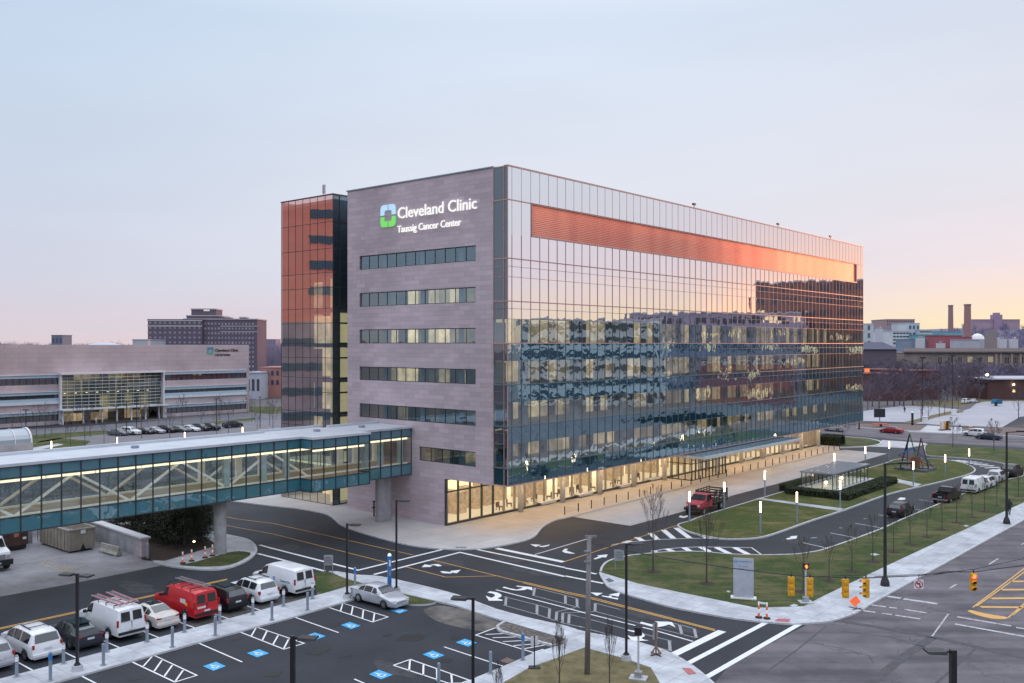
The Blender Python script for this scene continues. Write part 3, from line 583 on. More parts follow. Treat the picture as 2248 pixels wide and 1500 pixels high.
M['bridgeglass'] = glassmat('bridge_glass', (.84, .90, .88), .09, wob=.0008)
M['bridgeteal'] = glassmat('bridge_teal_spandrel', None, .16, wob=.004, wscale=.5, opaque=(.055, .19, .24))
def stonemat(name, c1, c2, bw, rh, mortar, ax='y', rough=.8):
    m = bpy.data.materials.new(name); t = NT(m)
    out = t.n('ShaderNodeOutputMaterial'); b = t.n('ShaderNodeBsdfPrincipled'); b.inputs['Roughness'].default_value = rough; t.l(b, 0, out, 0)
    tc = t.n('ShaderNodeTexCoord'); sp = t.n('ShaderNodeSeparateXYZ'); t.l(tc, 'Object', sp, 0)
    cb = t.n('ShaderNodeCombineXYZ')
    if ax == 'xy':
        s = t.n('ShaderNodeMath', operation='ADD'); t.l(sp, 0, s, 0); t.l(sp, 1, s, 1); t.l(s, 0, cb, 0)
    else: t.l(sp, 'XYZ'.index(ax.upper()), cb, 0)
    t.l(sp, 2, cb, 1)
    br = t.n('ShaderNodeTexBrick'); br.inputs['Scale'].default_value = 1.; br.inputs['Brick Width'].default_value = bw; br.inputs['Row Height'].default_value = rh
    br.inputs['Mortar Size'].default_value = .014*rh/.5; br.inputs['Bias'].default_value = -.15
    br.inputs['Color1'].default_value = c4(c1); br.inputs['Color2'].default_value = c4(c2); br.inputs['Mortar'].default_value = c4(mortar); t.l(cb, 0, br, 0)
    ns = t.n('ShaderNodeTexNoise', i_Scale=.12, i_Detail=6.); t.l(tc, 'Object', ns, 0)
    mr = t.n('ShaderNodeMapRange'); mr.inputs[1].default_value = .3; mr.inputs[2].default_value = .7; mr.inputs[3].default_value = .82; mr.inputs[4].default_value = 1.14; t.l(ns, 0, mr, 0)
    vm = t.n('ShaderNodeVectorMath', operation='SCALE'); t.l(br, 0, vm, 0); t.l(mr, 0, vm, 'Scale'); t.l(vm, 0, b, 'Base Color')
    n2 = t.n('ShaderNodeTexNoise', i_Scale=3., i_Detail=5.); t.l(tc, 'Object', n2, 0)
    bp = t.n('ShaderNodeBump'); bp.inputs['Strength'].default_value = .2; bp.inputs['Distance'].default_value = .03; t.l(n2, 0, bp, 'Height'); t.l(bp, 0, b, 'Normal')
    return m
M['stone'] = stonemat('mauve_stone_cladding', (.44, .37, .41), (.55, .46, .51), 1.5, .5, (.34, .29, .33))
M['mull'] = mat('sunlit_mullion', (.50, .29, .26), .5, metal=.1, var=.1)  # one mullion metal, with sun glow and shade put into two colours
M['mullow'] = mat('shaded_mullion', (.11, .16, .19), .5, metal=.1, var=.1)
M['mulld'] = mat('dark_mullion', (.05, .06, .07), .4, metal=.3)
def copper():
    m = bpy.data.materials.new('copper_louvre_screen'); t = NT(m)
    out = t.n('ShaderNodeOutputMaterial'); b = t.n('ShaderNodeBsdfPrincipled'); t.l(b, 0, out, 0)
    b.inputs['Roughness'].default_value = .48; b.inputs['Metallic'].default_value = .85
    tc = t.n('ShaderNodeTexCoord'); mp = t.n('ShaderNodeMapping'); mp.inputs['Scale'].default_value = (.35, 1, .02); t.l(tc, 'Object', mp, 0)
    wn = t.n('ShaderNodeTexNoise', i_Scale=1.); t.l(mp, 0, wn, 0)
    rp = t.n('ShaderNodeValToRGB'); e = rp.color_ramp.elements; e[0].position = .35; e[0].color = (.70, .25, .19, 1); e[1].position = .65; e[1].color = (.82, .33, .24, 1); t.l(wn, 0, rp, 0); t.l(rp, 0, b, 'Base Color')
    wv = t.n('ShaderNodeTexWave', wave_type='BANDS', bands_direction='Z', i_Scale=1.6); t.l(tc, 'Object', wv, 0)
    bp = t.n('ShaderNodeBump'); bp.inputs['Strength'].default_value = .35; bp.inputs['Distance'].default_value = .05; t.l(wv, 0, bp, 'Height'); t.l(bp, 0, b, 'Normal')
    return m
M['copper'] = copper()
def roomwall(name, s, ax='X', cell=1.55, dark=.35):  # emissive cells put the room light into the wall colour
    m = bpy.data.materials.new(name); t = NT(m)
    out = t.n('ShaderNodeOutputMaterial'); b = t.n('ShaderNodeEmission'); t.l(b, 0, out, 0); b.inputs[1].default_value = s
    tc = t.n('ShaderNodeTexCoord'); sp = t.n('ShaderNodeSeparateXYZ'); t.l(tc, 'Object', sp, 0)
    cb = t.n('ShaderNodeCombineXYZ')
    for k, (src, w_) in enumerate(((ax, cell), (ax, cell*4.3), ('Z', 4.22))):
        ad = t.n('ShaderNodeMath', operation='ADD', x1=36. if src == 'Z' else 100.); t.l(sp, 'XYZ'.index(src), ad, 0)
        dv_ = t.n('ShaderNodeMath', operation='DIVIDE', x1=w_); t.l(ad, 0, dv_, 0)
        fl = t.n('ShaderNodeMath', operation='FLOOR'); t.l(dv_, 0, fl, 0); t.l(fl, 0, cb, k)
    wn = t.n('ShaderNodeTexWhiteNoise'); t.l(cb, 0, wn, 0)
    rp = t.n('ShaderNodeValToRGB'); e = rp.color_ramp.elements
    e[0].position = 0.; e[0].color = (.035, .04, .05, 1); e[1].position = 1.; e[1].color = (1., .74, .44, 1)
    for p_, c_ in ((dark, (.10, .09, .08, 1)), (dark+.12, (.36, .28, .18, 1)), (.8, (.66, .50, .31, 1))):
        x = e.new(p_); x.color = c_
    t.l(wn, 0, rp, 0)
    n2 = t.n('ShaderNodeTexNoise', i_Scale=.9, i_Detail=4.); t.l(tc, 'Object', n2, 0)
    mr = t.n('ShaderNodeMapRange'); mr.inputs[1].default_value = .3; mr.inputs[2].default_value = .7; mr.inputs[3].default_value = .55; mr.inputs[4].default_value = 1.15; t.l(n2, 0, mr, 0)
    vm = t.n('ShaderNodeVectorMath', operation='SCALE'); t.l(rp, 0, vm, 0); t.l(mr, 0, vm, 'Scale'); t.l(vm, 0, b, 0)
    return m
M['room'] = roomwall('lit_room_wall', .85); M['roomdim'] = roomwall('dim_room_wall', .35, dark=.6)
M['roomY'] = roomwall('lit_office_wall', 1.25, 'Y', 1.7, .34); M['roomYd'] = roomwall('dim_office_wall', .3, 'Y', 1.7, .6)
M['lobby'] = mat('lobby_wall', (.75, .68, .55), .7, emit=(1., .80, .50), estr=1.1, var=.3, scale=.25)  # glow of wall, floor, ceiling and partitions stands in for lobby lighting
M['lobbyfloor'] = mat('lobby_floor', (.6, .56, .5), .3, emit=(1., .85, .6), estr=.35)
M['cream'] = mat('cream_soffit', (.75, .72, .66), .6)
M['lamp'] = emitmat('warm_downlight', (1., .62, .30), 120.)
M['slabint'] = mat('floor_slab', (.3, .3, .31), .7)
M['intcol'] = mat('interior_column', (.38, .43, .47), .6)
bld = empty('clinic_building', C0, ANG, 'seven storey glass and mauve stone clinic with a copper louvre band and lit ground floor', 'building')
M['offl'] = emitmat('office_ceiling_light', (1., .86, .62), 3.)
FL_ = [6.95, 11.15, 15.34, 19.55, 23.8, 28.1]
LEN, TOP = 100.9, 37.43
# stone gable: strips cut around the window bands
ops = [(28.1, 29.7, 4.38, 22.74), (23.8, 25.4, 4.38, 22.74), (19.55, 21.15, 4.38, 22.74), (15.3, 16.87, 4.38, 22.74), (11.0, 12.58, 4.38, 22.74), (6.75, 8.3, 4.38, 12.77), (.0, 5.1, -1., 8.82)]
zs_ = sorted({.05, TOP} | {o[0] for o in ops if o[0] > .1} | {o[1] for o in ops})
mb = MB()
for z0, z1 in zip(zs_, zs_[1:]):
    o = [q for q in ops if q[0] <= z0+.01 and q[1] >= z1-.01]
    segs = [(1.95, 24.9)]
    if o:
        b0, b1 = o[0][2], o[0][3]; segs = [s for s in ((1.95, b0), (b1, 24.9)) if s[1] > s[0]+.01]
    for s in segs: mb.box(0, .45, s[0], s[1], z0, z1)
mb.box(.45, 14, 24.5, 24.9, .05, TOP)
mb.build('stone_wall', M['stone'], bld)
# strip windows in the gable
for i, (z0, z1, b0, b1) in enumerate(ops[:6]):
    g = MB(); n = max(1, round((b1-b0)/1.53)); 
    for k in range(n):
        y0, y1 = b0+(b1-b0)*k/n, b0+(b1-b0)*(k+1)/n; tt = random.uniform(-.004, .004)
        g.quad((.2+tt, y1, z0), (.2-tt, y0, z0), (.2-tt, y0, z1), (.2+tt, y1, z1))
    w_ = g.build('window_strip', M['strip'], bld)
    f = MB()
    for k in range(n+1):
        y = b0+(b1-b0)*k/n; f.box(.15, .22, y-.022, y+.022, z0, z1)
    f.box(.10, .22, b0, b1, z1-.09, z1-.001); f.box(.10, .22, b0, b1, z0+.001, z0+.07)
    f.build('mullion', M['mulld'], w_)
    it = MB(); lit = M['roomY'] if i in (1, 2, 3) else M['roomYd']
    it.quad((4.2, b1+.5, z0-.7), (4.2, b0-.5, z0-.7), (4.2, b0-.5, z1+.5), (4.2, b1+.5, z1+.5)); it.build('interior_wall', lit, w_)
    s = MB(); s.box(.46, 4.2, b0-.5, b1+.5, z0-.9, z0-.72); s.box(.46, 4.2, b0-.5, b1+.5, z1+.5, z1+.6)
    for y in (b0+3.2, b0+9.1, b0+15.2):
        if y < b1: s.box(1.2, 1.8, y-.35, y+.35, z0-.7, z1+.5)
    s.build('floor_slab', M['intcol'], w_)
# long curtain wall (plane y=0, facing -y) and its short return on the gable
def panes(mb, z0, z1, a0, a1, y=0., m=0, tilt=.0016, seam=.62, step=1.5):
    xs = [a0]+[seam+step*k for k in range(80) if a0+.05 < seam+step*k < a1-.05]+[a1]
    for x0, x1 in zip(xs, xs[1:]):
        t1, t2 = random.gauss(0, tilt), random.gauss(0, tilt)
        w1, w2 = t1*(x1-x0), t2*(z1-z0)
        mb.quad((x0, y-w1, z0), (x1, y+w1, z0), (x1, y+w1+w2, z1), (x0, y-w1+w2, z1), m)
def ret(mb, z0, z1, m=0):
    for y0, y1 in ((0, .5), (.5, 1.95)):
        t1 = random.gauss(0, .003); mb.quad((t1, y1, z0), (-t1, y0, z0), (-t1, y0, z1), (t1, y1, z1), m)
for i, F in enumerate(FL_):
    top = F+2.45 if i < 5 else 30.6
    hi = i >= 4
    g = MB(); ret(g, F, top); g.build('return_glazing', M['strip'] if i < 4 else M['retg'], bld)
    g = MB(); panes(g, F, top, 0, LEN)
    gb = g.build('glazing_band', M['vision_hi'] if hi else M['vision'], bld)
    q = MB(); lit = M['room'] if i < 4 else M['roomdim']
    q.quad((.6, 6.5, F-.2), (LEN-1, 6.5, F-.2), (LEN-1, 6.5, F+3.2), (.6, 6.5, F+3.2)); q.build('interior_wall', lit, gb)
    s = MB(); s.box(.5, LEN-.5, .35, 6.5, F-.5, F-.05)
    for k in range(12): s.box(3.4+8.9*k, 4.2+8.9*k, .8, 1.5, F-.04, F+3.6)
    s.build('floor_slab', M['intcol'], gb)
    if i < 4:
        for k in range(14): MB().box(2+7*k, 4.2+7*k, 2.5, 2.7, F+3.1, F+3.14).build('ceiling_light', M['offl'], gb)
    if i < 5:
        g = MB(); z1 = FL_[i+1]
        for za_, zb_ in ((F+2.45, F+3.5), (F+3.5, z1)): panes(g, za_, zb_, 0, LEN, tilt=.0014)
        rg_ = MB(); ret(rg_, F+2.45, z1); rg_.build('return_glazing', M['retg'], bld)
        g.build('spandrel_band', M['vision_hi'] if i >= 3 else M['spandrel'], bld)
        if i >= 3: MB().box(.3, LEN-.3, .25, .33, F+2.5, z1-.05).build('backing_panel', M['mulld'], bld)
g = MB(); panes(g, 5.16, FL_[0], 0, LEN, tilt=.0016); ret(g, 5.16, FL_[0]); g.build('spandrel_band', M['spandrel'], bld)
M['parapetglass'] = glassmat('parapet_glass', None, .80, (.95, .97, 1.), wob=.0003, wscale=.4, opaque=(.16, .18, .22))
g = MB(); panes(g, 34., TOP, 0, LEN, tilt=.0006); panes(g, 30.6, 34., 0, 3.77, tilt=.0006); panes(g, 30.6, 34., 97.4, LEN, tilt=.0006); g.build('parapet_glazing', M['parapetglass'], bld)
g = MB(); ret(g, 30.6, TOP); g.build('return_glazing', M['retg'], bld)
MB().box(3.77, 97.4, .12, .2, 30.6, 34.).build('copper_louvre_band', M['copper'], bld)
g = MB()
g.box(3.65, 97.5, -.06, .1, 33.9, 34.06); g.box(3.65, 97.5, -.06, .1, 30.54, 30.7); g.box(3.7, 3.82, -.06, .1, 30.6, 34.); g.box(97.35, 97.47, -.06, .1, 30.6, 34.); g.build('louvre_frame', M['mull'], bld)
lo_ = MB(); g = MB()
for k in range(67):
    x = .62+1.5*k
    if x < LEN: lo_.box(x-.024, x+.024, -.05, .03, 5.16, 21.9); g.box(x-.022, x+.022, -.04, .03, 21.9, 30.55); g.box(x-.015, x+.015, -.02, .03, 34.05 if 3.8 < x < 97.4 else 30.55, TOP)
for y in (0.02, .5, 1.92): g.box(-.05, .03, y-.03, y+.03, 5.16, TOP)
g.build('vertical_mullion', M['mull'], bld); lo_.build('vertical_mullion', M['mullow'], bld); lo_ = MB()
g = MB()
for F in FL_: q_ = g if F > 16 else lo_; q_.box(-.06, LEN, -.07, .03, F-.05, F+.05); q_.box(-.09, .03, -.06, 1.95, F-.05, F+.05)
for F in FL_[:5]:
    for z in (F+2.45, F+3.5): q_ = g if F > 20 else lo_; q_.box(-.03, LEN, -.04, .03, z-.02, z+.02); q_.box(-.05, .03, -.03, 1.95, z-.02, z+.02)
for z in (5.19, 34., TOP-.06): g.box(-.04, LEN, -.06, .03, z-.05, z+.05); g.box(-.06, .03, -.04, 1.95, z-.05, z+.05)
g.build('horizontal_mullion', M['mull'], bld); lo_.build('horizontal_mullion', M['mullow'], bld)
# shell: roof, far end, back, soffit
g = MB(); g.box(.5, LEN-.2, .4, 24.4, 36.6, 36.95); g.box(14.2, LEN-.2, 24.4, 37.8, 30.4, 30.8); g.build('roof', mat('roof_membrane', (.3, .3, .32), .8), bld)
g = MB(); g.box(LEN-.15, LEN+.1, .1, 37.8, 5.16, TOP); g.box(LEN-.15, LEN+.1, 8.95, 37.8, .1, 5.15); g.box(14, LEN, 37.6, 37.9, .1, 31); g.box(13.9, 14.2, 24.9, 37.7, .1, 31.); g.box(14.2, LEN-.2, 24.4, 24.7, 31, TOP); g.build('rear_wall', M['stone'], bld)
g = MB(); g.box(-.12, .5, 1.95, 25.0, TOP, TOP+.12); g.box(-.08, LEN+.1, -.05, .5, TOP, TOP+.05); g.build('parapet_cap', mat('cap_metal', (.25, .3, .34), .4, metal=.5), bld)
MB().box(.5, LEN-.2, .06, 8.9, 5.1, 5.3).build('soffit', M['cream'], bld)
for k in range(24):
    o = MB().box(2.6+4.1*k, 3.8+4.1*k, 5.2, 5.45, 5.06, 5.098).build('soffit_light', M['lamp'], bld)
# ground floor
g = MB(); xs = [0, 1.9, 3.8, 5.7, 7.6]+[7.6+1.86*k for k in range(1, 51)]
gl = MB(); gl.quad((.1, 8.82, .2), (100.8, 8.82, .2), (100.8, 8.82, 5.1), (.1, 8.82, 5.1)); gf = gl.build('lobby_glazing', M['clear'], bld)
mk = MB(); mt = MB()
for x in xs:
    (mk if x < 7.7 else mt).box(x, x+.12 if x < 7.7 else x+.17, 8.66, 8.9, .15, 5.1)
mk.box(0, 7.6, 8.68, 8.88, 3.6, 3.75); mk.box(0, 7.6, 8.68, 8.88, 4.95, 5.1); mk.box(0, 100.8, 8.6, 8.95, .1, .32)
mk.build('dark_frame', M['mulld'], gf); mt.build('fin', mat('champagne_fin', (.42, .38, .33), .4, metal=.4), gf)
for k in range(12):
    x = 11.5+8*k
    if 44 < x < 58: continue
    MB().tube((x, 7.9, .12), (x, 7.9, 5.1), .33, n=16).build('column', M['cream'], bld, True)
q = MB(); q.quad((.2, 17, .1), (100.5, 17, .1), (100.5, 17, 5.1), (.2, 17, 5.1)); q.quad((.5, 9, .1), (.5, 17, .1), (.5, 17, 5.1), (.5, 9, 5.1)); q.build('lobby_wall', M['lobby'], bld)
MB().box(.6, 100.5, 8.96, 17, .08, .14).build('lobby_floor', M['lobbyfloor'], bld)
MB().box(.6, 100.5, 8.96, 17, 4.9, 5.05).build('lobby_ceiling', mat('lobby_ceiling', (.8, .78, .7), .6, emit=(1., .86, .62), estr=.8), bld)
g = MB(); rr = random.Random(3)
for k in range(30):
    x = 2+3.3*k+rr.uniform(-.6, .6); g.box(x, x+rr.choice((.2, 1.2, 1.7)), 13+rr.uniform(-1, 2), 15.5, .14, rr.choice((2.6, 4.9, 4.9)))
g.build('lobby_partition', mat('lobby_partition', (.45, .36, .27), .6, emit=(1., .66, .38), estr=.16, var=.5), bld)
# entrance pavilion and canopy
pv = MB(); z1 = 4.5
for a_, b_, c_, d_ in ((45.2, 8.8, 45.2, 4.5), (45.2, 4.5, 55.4, 4.5), (55.4, 4.5, 55.4, 8.8)): pv.quad((a_, b_, .2), (c_, d_, .2), (c_, d_, z1), (a_, b_, z1))
pe = pv.build('entrance_vestibule', M['clear'], bld)
f = MB()
for k in range(11): x = 45.2+1.02*k; f.box(x-.05, x+.05, 4.42, 4.56, .12, z1)
for k in range(5): y = 4.5+1.05*k; f.box(45.14, 45.26, y-.05, y+.05, .12, z1); f.box(55.34, 55.46, y-.05, y+.05, .12, z1)
for z in (.2, 2.5, 4.4): f.box(45.2, 55.4, 4.44, 4.54, z-.06, z+.06); f.box(45.15, 45.25, 4.5, 8.8, z-.06, z+.06)
f.build('frame', M['mulld'], pe)
cn = MB(); cn.box(35.7, 66.3, -2.65, 5.2, 4.62, 4.95); cpy = cn.build('entrance_canopy', mat('canopy_fascia', (.55, .58, .60), .4), bld)
MB().box(36., 66., -2.3, 5.1, 4.951, 5.02).build('canopy_roof', mat('canopy_glass_roof', (.10, .20, .27), .15, spec=1.), cpy)
f = MB()
for k in range(21): f.box(36+1.5*k-.03, 36+1.5*k+.03, -2.3, 5.1, 5.021, 5.06)
f.build('canopy_rib', M['bluegrey'], cpy)
for k in range(6): MB().box(38+5*k, 38.9+5*k, 1, 1.25, 4.57, 4.618).build('canopy_light', M['lamp'], cpy)
# sign on the gable
M['signwhite'] = emitmat('lit_white_lettering', (1., 1., 1.), 1.0)
M['signside'] = mat('letter_return', (.5, .5, .55), .4)
M['logoblue'] = emitmat('lit_blue_logo', (.50, .74, 1.), 1.); M['logogreen'] = emitmat('lit_green_logo', (.24, .78, .20), .95)
sg = MB().box(-.03, -.01, 16.4, 19, 33.9, 33.94).build('sign_backplate', M['signside'], bld)
for txt, b0, z0, sz, wd in (('Cleveland Clinic', 16.1, 33.45, 1.75, 11.9), ('Taussig Cancer Center', 16.1, 31.9, 1.08, 9.75)):
    o = text_mesh(txt, sz, .05, 'sign_lettering', M['signwhite'], bld, Matrix.Identity(4), 1., .004*sz)
    xs = [v.co.x for v in o.data.vertices]; s = wd/(max(xs)-min(xs))
    o.data.transform(Matrix.Diagonal((s, 1, 1, 1))); o.data.transform(basis((-.16, b0, z0), (0, -1, 0), (0, 0, 1)))
def logo(par, o, x, y, s, mb_, mg, th=.06, name='sign_logo'):
    M_ = basis(o, x, y)
    for sy, mm in ((1, mb_), (-1, mg)):
        g = MB()
        for sx in (-1, 1):
            p = [(.04, .26), (.04, .52), (.34, .52), (.47, .47), (.52, .34), (.52, .04), (.26, .04), (.26, .20), (.20, .26)]
            q = [Vector((px*sx*s, py*sy*s, 0)) for px, py in p]
            if sx*sy < 0: q = q[::-1]
            n = len(q); vs = [M_ @ Vector((v.x, v.y, 0)) for v in q]+[M_ @ Vector((v.x, v.y, th)) for v in q]
            g.add(vs, [tuple(reversed(range(n))), tuple(range(n, 2*n))]+[(i, (i+1) % n, n+(i+1) % n, n+i) for i in range(n)])
        g.build(name, mm, par)
logo(bld, (-.08, 17.7, 33.93), (0, -1, 0), (0, 0, 1), 2.4, M['logoblue'], M['logogreen'])
# tower
tw = empty('glass_stair_tower', C0, ANG, 'slender glass tower reflecting orange brick, left of the stone gable', 'tower')
z0s = [.15, 5.1]+FL_+[31., 34.3]
g = MB(); zl_ = [.15, 5.1, 6.95, 9.4, 11.15, 13.6, 15.34, 17.8, 19.55, 22, 23.8, 26.3, 28.1, 31., 34.2, TOP]
for za_, zb_ in zip(zl_, zl_[1:]):
    for k in range(7):
        y0, y1 = 27.6+10.3*k/7, 27.6+10.3*(k+1)/7; t1 = random.gauss(0, .0016)
        g.quad((t1, y1, za_), (-t1, y0, za_), (-t1, y0, zb_), (t1, y1, zb_), 1 if za_ < 5 else 0)
g.build('front_glazing', [M['tower'], M['clear']], tw)
g = MB()
for za_, zb_ in zip(zl_, zl_[1:]): g.quad((0, 27.6, za_), (14, 27.6, za_), (14, 27.6, zb_), (0, 27.6, zb_))
g.build('side_glazing', M['strip'], tw)
g = MB()
for k in range(8): y = 27.6+10.3*k/7; g.box(-.03, .03, y-.02, y+.02, .15, TOP)
for x in (1.0,): g.box(x-.04, x+.04, 27.53, 27.63, .15, TOP)
for z in zl_: g.box(-.04, .03, 27.6, 37.9, z-.028, z+.028); g.box(0, 14, 27.52, 27.62, z-.1, z+.1)
g.build('mullion', M['mulld'], tw)
g = MB(); g.box(0.02, 1.05, 27.66, 27.72, .15, TOP); g.box(0.1, 14, 27.66, 27.72, 23.9, TOP-.1); g.build('corner_panel', M['dkglass'], tw)
q = MB(); 
for F in FL_+[2.]: pass
q.quad((5, 37.8, .1), (5, 27.7, .1), (5, 27.7, 27.5), (5, 37.8, 27.5)); q.build('interior_wall', M['roomY'], tw)
q = MB(); q.quad((1.2, 29.6, .1), (14, 29.6, .1), (14, 29.6, 27.5), (1.2, 29.6, 27.5)); q.build('stair_wall', mat('stair_wall', (.5, .45, .3), .7, emit=(1., .8, .42), estr=.55, var=.3, scale=.8), tw)  # wall glows by itself to look lit by stair lights
g = MB()
for F in FL_: g.box(.25, 13.8, 27.75, 37.7, F-.5, F-.05)
g.box(.1, 14, 27.75, 37.8, 36.5, 36.9); g.box(.1, 14, 37.75, 37.9, .1, TOP); g.box(13.9, 14.1, 27.6, 37.9, 28, TOP); g.build('floor_slab', M['slabint'], tw)
MB().box(.3, 5, 27.8, 37.7, 4.7, 5.0).build('ceiling', emitmat('cafe_ceiling', (1., .86, .62), 1.0), tw)  # whole ceiling glows in place of light fittings
MB().box(-.08, .3, 27.5, 38., TOP, TOP+.1).build('parapet_cap', M['dark'], tw)
MB().tube((2.5, 32.5, TOP), (2.5, 32.5, TOP+1.1), .05).box(2.4, 2.6, 32.3, 32.7, TOP+.9, TOP+2.).build('antenna', M['galv'], tw)
# roof cameras along the front parapet
for k, x in enumerate((38.3, 64.5, 85.7)):
    o = empty('roof_camera', L(x, .3, TOP+.09), ANG, 'small dark camera on the roof edge, %s from the near corner' % ORD[k], 'camera', 'cameras along the roof edge')
    MB().tube((0, 0, 0), (0, 0, .35), .05).build('bracket', M['black'], o); MB().box(-.35, .3, -.12, .12, .35, .6).build('housing', M['black'], o)
# benches by the lobby, chairs inside
fst = None
for k, (u, v) in enumerate(((1199, 1107), (1281, 1090), (1369.5, 1070), (1434, 1054.5), (1638, 1010.5), (1682, 1001), (1724, 992))):
    p = G(u, v, .12)
    if fst is None:
        fst = empty('bench', p, ANG, '', 'bench'); g = MB(); g.add([(-1.3, -.45, .1), (1.3, -.45, .1), (1.3, .45, .1), (-1.3, .45, .1), (-1.6, -.5, .42), (1.6, -.5, .42), (1.6, .5, .42), (-1.6, .5, .42)], [(3, 2, 1, 0), (4, 5, 6, 7), (0, 1, 5, 4), (1, 2, 6, 5), (2, 3, 7, 6), (3, 0, 4, 7)]); g.build('seat', M['white'], fst); MB().box(-1.0, 1.0, -.3, .3, 0, .1).build('plinth', M['mulld'], fst)
    place(fst, k == 0, p, ANG, 'white slab bench by the lobby glass, %s from the near corner' % ORD[k], 'white benches along the lobby')
ch = None
for k in range(14):
    a_ = 10.5+2.35*k; p = L(a_, 10.3+.5*(k % 2), .15)
    if ch is None:
        ch = empty('lounge_chair', p, ANG, '', 'chair'); MB().box(-.3, .3, -.3, .3, .36, .46).build('seat', M['brown'], ch); MB().box(-.3, .3, .24, .32, .46, .95).build('backrest', M['brown'], ch)
        for x in (-.26, .26):
            for y in (-.26, .26): MB().box(x-.03, x+.03, y-.03, y+.03, 0, .36).build('leg', M['black'], ch)
    place(ch, k == 0, p, ANG+k*.9, 'brown lounge chair inside the lobby, %s from the near end' % ORD[k], 'lounge chairs behind the lobby glass')
# small bollards along the plaza edge
bo = None
pa, pb = G(1239.5, 1130.5, .12), G(1843, 986, .12); n = 33
for k in range(n):
    p = pa.lerp(pb, k/(n-1))
    if bo is None:
        bo = empty('plaza_bollard', p, 0, '', 'bollard'); MB().tube((0, 0, 0), (0, 0, .95), .06, n=8).build('post', M['dark'], bo); MB().tube((0, 0, .95), (0, 0, 1.0), .07, n=8).build('cap', M['galv'], bo)
    place(bo, k == 0, p, 0, 'slim dark bollard in the row along the drop-off edge of the plaza', 'slim bollards along the plaza edge')
# ============================ BRIDGE ============================
br = empty('skybridge', C0, ANG, 'enclosed glass footbridge with lit interior and diagonal trusses on round concrete columns', 'footbridge')
ZB, ZT = 5.1, 10.22
segs = [(-62., -14.8, 14.1), (-14.8, -7.5, 12.3), (-7.5, 0., 14.0)]
gt, gv, fm, gu = MB(), MB(), MB(), MB()
for a0, a1, b_ in segs:
    xs = [a1-(a1-a0)*k/max(1, round((a1-a0)/1.54)) for k in range(max(1, round((a1-a0)/1.54))+1)]
    for x1, x0 in zip(xs, xs[1:]):
        for z0, z1, g in ((ZB, 6.33, gt), (6.33, 9.32, gv), (9.32, ZT, gu)):
            t1 = random.gauss(0, .002); g.quad((x0, b_-t1, z0), (x1, b_+t1, z0), (x1, b_+t1, z1), (x0, b_-t1, z1))
    for x in xs: fm.box(x-.04, x+.04, b_-.07, b_+.05, ZB, ZT)
    for z in (ZB+.04, 6.33, 9.32, ZT-.04): fm.box(a0, a1, b_-.05, b_+.05, z-.045, z+.045)
for x, b0, b1 in ((-14.8, 12.3, 14.1), (-7.5, 12.3, 14.)):
    for z0, z1, g in ((ZB, 6.33, gt), (6.33, 9.32, gv), (9.32, ZT, gu)): g.quad((x, b1, z0), (x, b0, z0), (x, b0, z1), (x, b1, z1))
    for z in (ZB+.04, 6.33, 9.32, ZT-.04): fm.box(x-.05, x+.05, b0, b1, z-.04, z+.04)
gt.build('teal_spandrel', M['bridgeteal'], br); gu.build('teal_spandrel', M['bridgeteal'], br); gv.build('side_glazing', M['bridgeglass'], br); fm.build('mullion', M['mulld'], br)
g = MB(); f2_ = MB()
for k in range(41):
    x = -62+1.54*k; f2_.box(x-.03, x+.03, 19.5, 19.6, ZB, ZT)
    if k < 40: g.quad((x+1.54, 19.6, 6.33), (x, 19.6, 6.33), (x, 19.6, 9.35), (x+1.54, 19.6, 9.35))
f2_.box(-62, 0, 19.45, 19.62, ZB, 6.33); f2_.box(-62, 0, 19.45, 19.62, 9.35, ZT)
g.build('far_glazing', glassmat('far_bridge_glass', (.62, .74, .74), .12, wob=0), br); f2_.build('far_frame', mat('bridge_far_frame', (.30, .36, .36), .5), br)
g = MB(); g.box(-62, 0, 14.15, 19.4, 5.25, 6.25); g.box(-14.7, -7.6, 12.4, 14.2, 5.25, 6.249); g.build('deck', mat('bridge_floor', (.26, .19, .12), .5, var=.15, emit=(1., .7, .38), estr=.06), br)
g = MB(); g.box(-62, 0, 14.2, 19.4, 9.24, 9.34); g.box(-14.7, -7.6, 12.4, 14.2, 9.24, 9.33); g.build('ceiling', mat('bridge_ceiling', (.5, .5, .45), .6), br)
cv = emitmat('cove_light', (1., .84, .58), 1.7)
for b_ in (14.5, 19.2):
    g = MB(); x = -62
    while x < -.5: g.box(x, min(x+3.8, -.2), b_-.06, b_+.06, 8.98, 9.16); x += 3.9
    g.build('cove_light', cv, br)
MB().box(-14.4, -7.9, 12.62, 12.74, 8.98, 9.16).build('cove_light', cv, br)
roofw = mat('bridge_roof_metal', (.50, .54, .60), .5, var=.1, scale=.6)
g = MB(); g.box(-62, -14.8, 13.85, 19.85, ZT, ZT+.22); g.box(-14.8, -7.5, 12.05, 20.9, ZT, ZT+.225); g.box(-7.5, -.02, 13.75, 19.85, ZT, ZT+.22)
g.box(-62, -15.2, 19.5, 19.85, ZT+.22, ZT+.45); g.box(-15.2, -7.2, 20.6, 20.9, ZT+.225, ZT+.45); g.box(-7.1, -.02, 19.5, 19.85, ZT+.22, ZT+.45); rf = g.build('roof', roofw, br)
for x in (-46, -30.5, -11, -5): 
    MB().box(x, x+.5, 16.5, 17, ZT+.23, ZT+.45).build('roof_vent', M['bluegrey'], rf)
trm = mat('cream_steel_truss', (.80, .80, .78), .5, emit=(1., .9, .7), estr=.12)  # emission gives the truss a faint lit look, as on the deck
